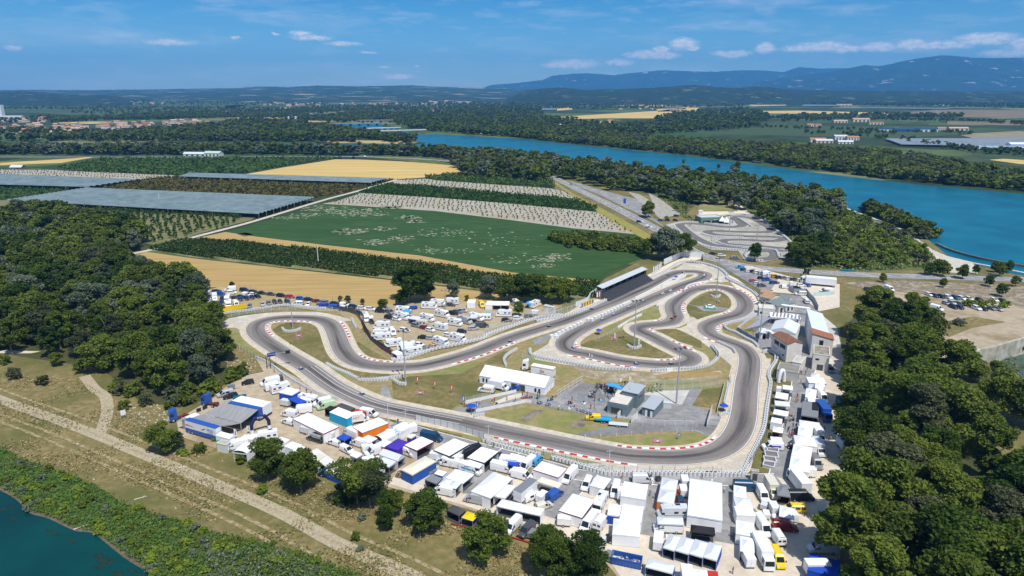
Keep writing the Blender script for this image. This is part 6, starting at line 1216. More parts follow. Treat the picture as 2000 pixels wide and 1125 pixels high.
# parked vehicles
ORDN=['first','second','third','fourth','fifth','sixth','seventh','eighth','ninth','tenth','eleventh','twelfth','thirteenth','fourteenth','fifteenth','sixteenth','seventeenth','eighteenth','nineteenth','twentieth']
KN={'hatch':'hatchback','sedan':'saloon car','estate':'estate car','suv':'tall family car','mpv':'people carrier','svan':'small van','van':'panel van','mvan':'low van','bus':'minibus','boxtruck':'box truck','short':'tall camper van','camper':'motorhome','alcove':'motorhome','trailer':'box trailer'}
CN={'dgrey':'dark grey','dred':'dark red','lgreen':'light green','petrol':'dark blue','navy':'navy blue','royal':'blue','sky':'light blue','lgrey':'pale grey','amber':'orange'}
def cars(o,row,items,d,group):
 tot=len(items)
 for i,it in enumerate(sorted(items,key=lambda t:t[2])):
  k,c=it[0],it[1];dd=it[6]if len(it)>6 else d;same=[t for t in sorted(items,key=lambda t:t[2])if(t[0],t[1])==(k,c)]
  if len(same)==1:lab='the only %s %s in the %s'%(CN.get(c,c),KN[k],row)
  else:lab='%s %s from the left in the %s'%(ORDN[same.index(next(t for t in same if t is it))],(CN.get(c,c)+' '+KN[k]),row)
  V(o,k,c,*it[2:6],dd,lab,group)
G1='cars in the car park by the stubble field'
cars(A1,'row along the stubble field',[('mpv','navy',548,115,630,158),('hatch','black',642,140,712,172),('sedan','black',720,152,790,184),('sedan','dgrey',806,165,882,195),('suv','black',905,173,990,212),('hatch','red',1000,190,1075,222),('hatch','blue',1095,205,1175,238),('estate','black',1182,215,1255,250),('sedan','dred',1258,232,1337,265),('estate','grey',1343,243,1425,278),('estate','black',1428,257,1520,290),('svan','white',1528,262,1610,305),('estate','navy',1612,282,1692,318),('hatch','white',1690,295,1775,332),('suv','white',1780,305,1867,345),('suv','black',1870,320,1957,365)],-14,G1)
cars(A1,'loose group left in the car park',[('estate','silver',165,152,250,190,20),('estate','petrol',275,135,358,168,15),('van','white',408,115,495,155,195),('suv','white',417,140,518,182,10),('suv','royal',315,158,395,195,12),('hatch','white',218,175,290,215,15),('van','grey',208,222,270,270,-60),('estate','black',342,207,395,250,-70),('boxtruck','white',258,185,342,260,-65),('short','white',390,205,462,272,-75),('suv','dgrey',120,195,202,232,10),('estate','navy',335,247,395,287,-70),('hatch','black',275,260,333,298,-65),('svan','white',217,270,268,310,-70),('hatch','silver',213,340,270,378,-50)],0,G1)
cars(A1,'middle group of the car park',[('sedan','dgrey',462,198,525,232),('sedan','navy',518,190,582,222),('hatch','petrol',525,215,582,250,-60),('svan','white',580,172,650,205),('hatch','white',648,172,702,200),('estate','navy',575,203,645,243,-55),('hatch','navy',635,198,692,232,-55),('hatch','black',690,190,745,222,-40)],-20,G1)
cars(A1,'row behind the white barrier',[('hatch','silver',735,255,797,302,-65),('estate','grey',797,247,860,292,-60),('estate','dgrey',855,243,915,280,-60),('hatch','dgrey',912,240,965,275,-60),('suv','dgrey',980,243,1040,280,-55),('bus','white',1062,240,1155,290,175),('hatch','white',1192,265,1233,302,-88),('hatch','grey',1278,268,1340,310,-80),('mvan','royal',1325,262,1425,315,-8),('mvan','blue',1435,278,1525,328,-10),('suv','white',1527,297,1605,340,-25),('estate','dgrey',1605,318,1680,355,-40),('estate','navy',1670,345,1740,390,-45),('short','white',408,272,468,325,-70),('van','white',482,277,535,312,-60),('hatch','grey',613,278,663,320,-75),('hatch','white',345,312,388,335,-80)],0,G1)
tent(A1,[(165,165),(185,135),(248,140),(235,168)],2.2,'small pinkish awning at the left end of the car park','offwhite','offwhite')
G2='motorhomes in the camper ground'
for r in[('hatch','white',0,295,75,332,-10,'white hatchback at the left end of the camper ground fence'),('suv','white',80,305,165,345,-12,'white family car behind the first camper'),('suv','black',170,320,260,362,-15,'black family car below the low dark bush'),('alcove','white',25,370,128,460,-70,'white alcove motorhome with awning by the grandstand fence corner'),('hatch','black',100,425,155,475,-60,'black hatchback tucked beside the alcove motorhome'),('camper','white',148,430,312,520,178,'long white motorhome parked alone near the left fence'),('camper','white',120,520,300,600,185,'white motorhome nearest the left fence'),('alcove','white',145,555,322,638,190,'white alcove motorhome overlapping the one by the fence'),('van','white',300,525,370,592,-70,'white panel van beside the overlapping motorhomes'),('alcove','white',255,610,425,706,200,'white alcove motorhome above the grey awning'),('camper','white',378,632,552,732,190,'white motorhome under the pale grey awning'),('camper','white',445,685,615,785,205,'white motorhome in the corner of the two barriers'),('hatch','white',562,655,637,702,-30,'white hatchback next to the corner motorhome'),('hatch','grey',635,685,715,738,-35,'blue-grey hatchback beside the orange one'),('hatch','amber',700,678,772,722,-30,'orange hatchback by the white barrier'),('sedan','black',583,580,688,622,-8,'black saloon in the middle of the camper ground'),('hatch','silver',683,600,742,630,-10,'silver hatchback behind the dark-striped motorhome'),('camper','white',728,590,888,700,-38,'white motorhome with dark side panel by the white barrier'),('camper','white',893,550,1053,658,-28,'large white motorhome by the fence next to the straight'),('hatch','white',850,560,908,602,-20,'small white hatchback behind the large motorhome'),('hatch','navy',965,527,1057,562,-8,'navy hatchback alone on the dirt by the fence'),('suv','white',410,508,497,560,-30,'white family car on the grass patch of the camper ground'),('estate','silver',1085,490,1167,537,15,'silver estate car next to the dark van'),('van','dgrey',1160,450,1262,512,10,'dark grey van next to the silver estate'),('alcove','white',875,415,1012,502,-28,'leftmost white alcove motorhome of the tight group of four'),('camper','silver',965,395,1112,482,-35,'silver-fronted motorhome second in the tight group of four'),('alcove','white',1075,365,1232,452,-35,'white motorhome with striped awning in the tight group'),('caravan','white',1185,360,1302,437,175,'white caravan at the right of the tight group'),('camper','white',730,455,862,545,150,'white motorhome seen from behind in the middle'),('caravan','cream',565,425,670,497,165,'cream caravan beside the lavender tent'),('suv','grey',520,455,612,512,-30,'grey family car beside the cream caravan'),('hatch','dred',610,495,682,532,-25,'dark red hatchback in front of the cream caravan'),('hatch','white',665,510,742,555,-30,'white hatchback in front of the cream caravan'),('alcove','white',600,370,745,457,-30,'white motorhome right of the lavender tent'),
('camper','white',757,330,882,417,-32,'white motorhome alone above the caravan'),('alcove','white',370,360,492,440,-30,'white alcove motorhome left of the lavender tent'),('camper','white',368,300,515,372,-10,'white motorhome half covered by a blue tarpaulin'),('suv','black',262,385,345,430,-25,'black family car left of the alcove motorhome'),('hatch','white',340,405,412,447,-30,'white hatchback below the blue tarpaulin motorhome'),('mvan','grey',272,335,345,382,-50,'grey low van by the bushes'),('suv','black',888,345,970,387,-15,'black family car of the three parked together'),('estate','grey',930,330,1012,371,-18,'grey estate in the middle of the three parked together'),('estate','silver',980,322,1057,361,-18,'silver estate at the right of the three parked together'),('camper','white',620,255,768,326,-5,'white motorhome in front of the tall dark trees'),('alcove','white',740,230,818,300,-8,'white alcove motorhome behind the one at the dark trees'),('camper','white',850,215,967,282,176,'white motorhome under the grey-green tree'),('estate','dgrey',860,268,942,300,-6,'dark estate in front of the motorhome under the grey-green tree'),('van','yellow',1172,245,1237,318,-75,'yellow and black van left of the peaked tents'),('short','white',1490,240,1595,322,-70,'white camper van with blue awning under the trees'),('camper','white',1678,248,1772,322,55,'white motorhome at the right end by the cabin'),('camper','white',1342,325,1497,402,178,'white motorhome in front of the peaked tents'),('suv','black',1405,415,1492,456,8,'black family car right of the caravans'),('suv','white',1510,390,1607,436,10,'white family car in the tree shade'),('hatch','dgrey',1620,375,1702,412,10,'dark hatchback in the tree shade'),('trailer','white',1692,340,1757,387,175,'small white trailer by the fence near the cabin')]:
 V(A2,r[0],r[1],*r[2:6],r[6],r[7],G2 if r[0]in('camper','alcove')else None)
T2=[([(490,410),(520,380),(608,396),(590,425)],2.4,'lavender gazebo with one side wall in the camper ground','lav','lav','nr','hip'),([(1058,258),(1075,222),(1145,228),(1140,262)],2.4,'small white peaked tent standing alone by the trees','white','white','','peak'),([(1238,270),(1262,235),(1325,243),(1308,280)],2.4,'leftmost of the three joined white peaked tents','white','white','','peak'),([(1304,275),(1328,238),(1400,243),(1390,282)],2.4,'middle one of the three joined white peaked tents','white','white','n','peak'),([(1392,275),(1403,240),(1475,243),(1472,282)],2.4,'right one of the three joined white peaked tents','white','white','n','peak'),([(435,335),(460,318),(515,335),(500,362)],2.5,'bright blue tarpaulin awning on the motorhome','sky','sky','nlrf','flat'),([(1560,262),(1570,245),(1600,252),(1595,270)],2.4,'blue awning of the camper van under the trees','sky','sky','nlr','flat'),([(1630,262),(1650,242),(1695,252),(1680,275)],2.2,'crumpled bright blue tarpaulin near the right motorhome','sky','sky','nlr','hip'),([(410,672),(520,642),(545,690),(425,725)],2.4,'pale grey striped awning over the barrier corner','lgrey','lgrey','nlr','flat'),([(335,745),(370,710),(420,740),(390,775)],2.0,'small white gazebo in the barrier corner','white','white','n','peak'),([(100,405),(100,385),(140,385),(152,405)],2.4,'white open awning beside the alcove motorhome','white','white','nlrf','flat'),([(1075,405),(1100,375),(1165,372),(1160,410)],2.4,'striped grey awning within the tight group','lgrey','lgrey','nlr','flat'),([(1225,368),(1245,355),(1318,362),(1300,375)],2.3,'turquoise awning behind the white caravan','cyan','cyan','nlrf','flat')]
for c4,h,lab,rc,wc,op,st in T2:tent(A2,c4,h,lab,rc,wc,op,st,rh=.8,floor='grey')
G3='cars in the car park beside the top hairpin'
cars(A4,'back row, hairpin car park',[('svan','sky',437,195,512,230,175),('estate','dgrey',490,220,550,253),('hatch','white',530,235,590,265),('estate','navy',583,238,640,270),('suv','white',612,250,682,282),('hatch','silver',658,260,712,292),('van','white',698,260,770,300),('suv','white',735,280,815,315),('suv','amber',790,290,845,320),('estate','black',833,298,890,330),('estate','grey',885,305,935,335),('suv','offwhite',933,313,985,345),('suv','dgrey',980,318,1035,355),('hatch','white',1040,328,1090,360)],12,G3)
cars(A4,'front rows, hairpin car park',[('hatch','black',665,305,705,335),('mpv','blue',700,318,772,352),('estate','petrol',768,337,848,382),('hatch','silver',865,385,935,422),('suv','white',1040,362,1107,407),('hatch','blue',1112,380,1150,413,-70),('hatch','red',577,333,632,363),('hatch','white',615,357,672,387),('suv','dgrey',655,370,717,410),('estate','grey',790,345,845,378),('trailer','white',955,370,992,405,80),('svan','white',900,395,940,425)],5,G3)
V(A4,'bus','white',1022,450,1108,492,178,'white minibus entering the yard behind the grey wall');V(A4,'mvan','white',1092,530,1155,578,80,'white van with yellow rear standing in the yard');V(A4,'van','white',1262,410,1362,468,178,'white van parked under the trees beyond the yard');V(A4,'estate','dgrey',1255,448,1345,476,178,'dark estate in front of the white van beyond the yard');V(A4,'hatch','black',1015,410,1050,432,0,'black hatchback behind the grey yard wall')
V(A4,'sedan','black',183,65,237,92,-10,'black saloon on the verge of the main road');V(A4,'estate','white',262,78,333,112,-12,'white estate on the verge of the main road');V(A4,'mvan','grey',385,100,464,138,-10,'grey van on the verge of the main road')
V((1250,350,5),'svan','white',65,450,105,484,-50,'white small van driving on the main road');V((1250,350,5),'hatch','navy',-30,405,10,430,-50,'dark blue hatchback driving on the main road');V(Z3,'hatch','silver',455,830,478,848,-50,'silver car driving near the lay-by on the main road');V(Z2,'svan','white',845,612,868,628,0,'white van driving on the far field road');V((1580,480,4.762),'estate','petrol',1645,268,1742,305,178,'dark estate driving on the road at the right edge')
for i,(x1,y1,x2,y2,c)in enumerate([(185,395,220,412,'petrol'),(250,390,290,412,'petrol'),(320,380,372,412,'black'),(335,350,372,368,'black')]):V((1250,350,5),'hatch',c,x1,y1,x2,y2,0,['dark car under the leftmost small car park tree','dark car between the small car park trees','black car beside the small circuit clubhouse','dark car behind the small car park trees'][i])
G4='cars in the right-hand car park below the road'
A8=(1580,480,4.762)
cars(A8,'upper row, right car park',[('estate','navy',515,392,593,422,0),('hatch','silver',603,402,642,433),('hatch','white',662,402,708,437),('van','white',712,388,775,437),('suv','grey',615,442,662,478),('hatch','dgrey',683,452,728,488),('hatch','white',1092,450,1137,480),('hatch','navy',1150,458,1190,492),('hatch','black',1207,460,1252,500),('suv','white',1268,468,1315,508),('suv','teal',1343,473,1382,513),('estate','white',1398,478,1442,517),('hatch','offwhite',1465,488,1510,520),('hatch','black',1562,498,1605,532),('hatch','white',1700,503,1740,532),('hatch','dgrey',1780,510,1820,540)],-80,G4)
cars(A8,'lower rows, right car park',[('hatch','silver',1248,522,1300,563),('suv','silver',1303,525,1350,563),('hatch','dgrey',1370,533,1408,570),('suv','black',1317,557,1365,600),('hatch','navy',1378,560,1425,603),('hatch','white',1437,530,1480,568),('suv','dgrey',1508,540,1547,580),('suv','white',1533,572,1582,612),('estate','white',1602,558,1648,590),('hatch','black',1598,580,1643,617),('estate','grey',1672,567,1715,612),('estate','dgrey',1700,560,1780,598,0),('estate','silver',1737,582,1782,620),('van','white',1150,560,1217,622,-60),('estate','black',1108,540,1165,572,0)],-80,G4)
WW=('white','white');LGG=('lgrey','lgrey')
# paddock: vehicles and tents, read off enlarged parts of the photo
E1,E2,E3,E4,E5,E6,E7,E8=(320,700,6.25),(560,760,6.25),(800,820,6.25),(880,900,6.25),(1080,880,6.25),(1160,945,6.25),(1380,900,5),(1440,700,4.688)
for r in[(E1,'hatch','black',960,262,1095,345,205,'black hatchback alone on the dirt track below the wood'),(E1,'strailer','grey',783,325,873,400,20,'small grey box trailer at the edge of the wood'),(E1,'mvan','silver',670,385,832,500,215,'silver people van beside the small grey trailer'),(E1,'estate','black',722,410,910,522,212,'black estate parked between silver van and grey awning'),(E1,'lvan','white',1190,215,1405,365,212,'white high van nearest the start line fence'),(E1,'van','dgrey',1280,270,1430,345,212,'dark van half hidden behind the high white van'),(E1,'lvan','white',1258,300,1445,425,40,'white van seen from behind, left of two, in the top row'),(E1,'alcove','white',1322,310,1545,460,38,'white motorhome seen from behind beside the blue and white tent'),(E1,'trailer','offwhite',1425,490,1562,612,160,'cream box trailer in front of the blue canopy'),(E1,'van','white',1690,535,1852,610,-15,'white low van right of the blue canopy'),(E1,'van','white',1470,650,1610,752,160,'white van at the rear of the red-trimmed marquee'),(E1,'svan','white',1452,738,1597,845,150,'small white van left of the grey trailer'),(E1,'trailer','lgrey',1648,805,1830,952,155,'light grey box trailer along the red-trimmed marquee'),(E1,'van','white',1763,915,1950,1060,152,'white van below the light grey trailer'),(E1,'lvan','white',795,990,1000,1160,210,'white high van beside the caged trailer'),(E1,'van','white',1100,925,1262,1072,30,'white van with side door open beside the small peaked tent'),(E1,'short','white',1185,940,1340,1060,200,'white camper van behind the round tree'),(E2,'van','lgreen',380,135,572,280,210,'pale green van beside the black tent'),(E2,'van','white',350,150,520,240,210,'white van hidden behind the pale green van'),(E2,'alcove','white',190,160,355,225,-20,'white motorhome front beside the paddock fence'),(E2,'lvan','white',70,195,300,330,195,'long white van behind the red-trimmed marquee'),(E2,'boxtruck','white',750,305,1000,460,20,'white box truck with orange lettering between cyan and orange tents'),(E2,'van','white',960,300,1060,370,-20,'white van behind the orange-lettered truck'),(E2,'van','white',265,540,448,685,152,'white van left of the small white trailer'),(E2,'trailer','white',450,518,602,636,165,'small white trailer at the end of the red-trimmed marquee'),(E2,'svan','white',498,608,672,730,150,'small white van left of the blue gazebo'),(E2,'lvan','white',700,475,892,640,140,'high white van seen from behind beside the orange tent'),(E2,'van','white',797,628,985,755,150,'white van in front of the long white tunnel tent'),(E2,'lvan','white',1350,458,1562,612,212,'white van beside the small black and white tent'),(E2,'van','white',1180,555,1350,640,205,'white van with open doors along the tunnel tent'),(E2,'lvan','petrol',1628,498,1915,672,-18,'long dark blue van beside the paddock entrance fence'),(E2,'van','white',1352,698,1590,862,-32,'white van with yellow square stickers','yellow'),(E2,'mvan','white',953,848,1112,958,30,'white minivan left of the grey canopy'),
(E2,'svan','white',670,700,812,828,-38,'small white van alone on the paddock dirt'),(E2,'lvan','white',985,715,1205,860,215,'white high van in front of the grey gable tent'),(E2,'trailer','white',912,715,1062,808,25,'white trailer behind the small open stand'),(E2,'boxtruck','cream',332,870,470,1060,70,'box truck with yellow roof trim beside the long grey-white marquee'),(E2,'lvan','petrol',415,1025,650,1130,160,'dark blue van parked on the bank below the white canopy'),(E2,'van','brown',1318,1015,1615,1130,165,'brown and black lettered van on the lane'),(E2,'estate','grey',1600,990,1860,1080,20,'grey pickup beside the dark canopy'),(E2,'trailer','white',1745,770,1895,900,165,'white trailer left of the black-trimmed awning'),(E2,'van','white',1870,855,2020,985,150,'white van below the black-trimmed awning'),(E3,'van','black',575,345,800,530,220,'black van between the two black-trimmed white awnings'),(E3,'estate','black',730,335,830,420,210,'black estate behind the black van'),(E3,'van','white',370,475,630,620,160,'white van with long side in the middle of the paddock'),(E3,'lvan','white',620,545,872,715,-30,'white window van with blue stripe','cyan'),(E3,'trailer','white',520,460,640,560,165,'white box trailer behind the middle white van'),(E3,'van','white',292,822,548,968,160,'white van at the lane end beside the grey tent'),(E3,'lvan','silver',662,888,975,1080,160,'large silver van in front of the biggest white marquee'),(E3,'lvan','white',1338,455,1528,680,238,'high white van beside the blue canopy'),(E3,'lvan','white',1008,563,1265,692,-22,'long white van behind the biggest white marquee'),(E3,'boxtruck','white',1168,552,1345,650,-15,'white box truck behind the long white van'),(E3,'van','white',1272,638,1475,780,-25,'white van with open side door beside the grey-roofed lorry'),(E3,'mvan','white',1378,850,1608,1042,35,'white van with lettered doors right of the grey-roofed lorry'),(E3,'trailer','white',1548,918,1680,1055,55,'white box trailer left of the blue van'),(E3,'van','blue',1685,875,1850,1050,52,'bright blue van seen from behind at the alley'),(E3,'lvan','lgrey',1478,640,1800,745,165,'pale grey van with red cab front'),(E3,'lvan','white',1843,612,2060,820,240,'high white van right of the red-trimmed square awning'),(E3,'mvan','sky',1490,510,1600,600,60,'pale blue vehicle behind the red-trimmed square awning'),(E4,'van','white',650,728,862,945,238,'white van at the embankment edge beside the blue canopy'),(E4,'mvan','dgrey',815,757,1040,985,236,'dark grey van at the embankment edge'),(E4,'trailer','white',1268,665,1500,832,-8,'white rounded trailer in front of the red-trimmed tent'),(E4,'bus','white',1558,142,1762,405,250,'white minibus with roof window at the tyre wall'),(E4,'camper','white',1722,448,1918,705,245,'white motorhome with orange side lettering'),(E4,'lvan','white',1572,638,1790,925,240,'white van in front, left of two, by the motorhome'),(E4,'van','white',1745,685,1930,892,60,'white van seen from behind, right of two, by the motorhome'),
(E4,'strailer','grey',965,890,1032,990,60,'covered kart trailer beside the dark grey van'),(E4,'svan','cream',1062,530,1210,650,30,'cream camper box behind the joined white tents'),(E5,'van','white',688,432,835,615,255,'red-striped white fire rescue van behind the tents','red'),(E5,'boxtruck','white',790,540,1110,665,-6,'box van with cream padded roof between the tents'),(E5,'van','lgrey',1020,368,1175,420,0,'grey van at the top of the tent column'),(E5,'trailer','white',1555,362,1652,480,85,'white trailer with red inside behind the orange tent'),(E5,'trailer','white',1535,495,1638,600,85,'second white trailer above the dark pickup'),(E5,'estate','petrol',1505,565,1612,750,268,'dark pickup right of the orange tent'),(E5,'camper','lgrey',1282,728,1618,860,180,'motorhome with grey roof below the orange tent'),(E5,'lvan','white',1213,895,1580,1035,176,'white van beneath the pale grey gazebo'),(E5,'alcove','white',1685,790,2020,935,-4,'white food truck with pink lettering behind the black canopy'),(E6,'lvan','black',152,600,470,785,168,'black van parked at the foot of the tent column'),(E6,'trailer','lgrey',30,730,132,860,70,'grey box trailer by the dense bottom tree'),(E6,'strailer','grey',112,840,242,985,60,'small grey luggage trailer beside the blue skip'),(E6,'btrailer','white',680,600,880,860,75,'white race trailer with open rear door by the row of four grey tents'),(E6,'boxtruck','white',1065,1050,1205,1440,262,'white truck front at the bottom edge'),(E7,'lvan','petrol',272,200,495,322,-4,'long dark blue van at the head of the tall white tents'),(E7,'van','white',490,258,592,435,268,'white van facing down beside the cream box truck'),(E7,'boxtruck','cream',578,195,690,400,268,'cream box truck facing the camera'),(E7,'trailer','white',610,398,692,552,88,'white trailer below the cream box truck'),(E7,'strailer','lgrey',505,412,610,510,60,'pale grey tipped trailer beside the white one'),(E7,'strailer','white',540,495,618,600,80,'small white trailer with orange flames'),(E7,'lvan','grey',288,525,540,620,2,'grey van roof between the white peaked tents'),(E7,'lvan','white',498,603,596,775,272,'white van beside the lettered peaked tent'),(E7,'lorry','white',482,815,608,1108,268,'large white box truck facing the bottom edge'),(E7,'van','yellow',636,852,740,1085,268,'bright yellow van facing the camera'),(E7,'van','white',622,668,736,858,92,'white van seen from behind above the yellow van'),(E7,'van','dred',650,582,872,722,-8,'dark red van in the tree shade'),(E7,'van','white',635,540,880,625,176,'white van hidden behind the dark red one'),(E7,'btrailer','white',345,922,448,1072,90,'white box trailer alone on the pale gravel'),(E7,'bus','yellow',758,400,940,530,176,'black and yellow minibus by the overhanging tree'),(E7,'lorry','white',815,172,960,365,92,'white lorry by the overhanging tree'),(E7,'lvan','black',825,358,1000,412,0,'black van with yellow line under the overhanging tree'),(E7,'lvan','white',793,82,1065,180,178,'white van closing the row of long white tents'),
(E7,'van','grey',1018,0,1110,112,265,'blue-grey van beside the last long white tent'),(E7,'lvan','lgrey',978,740,1290,935,176,'pale van in deep shade above the blue tent'),(E7,'van','white',1130,555,1315,680,0,'white van glimpsed through the big poplar'),(E7,'van','silver',1330,760,1430,855,260,'silver van behind the big poplar trunk'),(E7,'strailer','lgrey',1300,1062,1402,1150,0,'grey box trailer at the foot of the big poplar'),(E7,'boxtruck','white',1028,1058,1195,1160,0,'white truck roof at the bottom edge below the blue tent'),(E8,'lvan','white',735,295,805,425,265,'white van beside the blue-trimmed tents'),(E8,'lorry','blue',745,460,826,605,265,'lorry painted shadow blue by the grey-roofed stand'),(E8,'boxtruck','white',700,650,772,800,265,'white box truck facing down beside the long tents'),(E8,'boxtruck','lgrey',700,810,778,925,265,'pale box truck in tree shade beside the long tents'),(E8,'svan','grey',822,78,876,150,260,'silver van beside the white hall corner'),(E8,'van','white',225,765,410,860,176,'white van with purple side panel','purple'),(E8,'boxtruck','white',932,780,1010,905,265,'white truck under the trees on the right'),(E8,'boxtruck','petrol',935,430,985,525,265,'dark truck half under the trees')]:  # lorry by the grey-roofed stand: shadow on it put into its blue body colour
 V(r[0],r[1],r[2],*r[3:7],r[7],r[8],None,r[9]if len(r)>9 else None)
V(E1,'tractor','blue',490,460,652,618,160,'blue lorry cab parked behind the big grey awning');V(E1,'tractor','blue',100,645,262,805,215,'blue lorry cab at the left end of the grey awning')
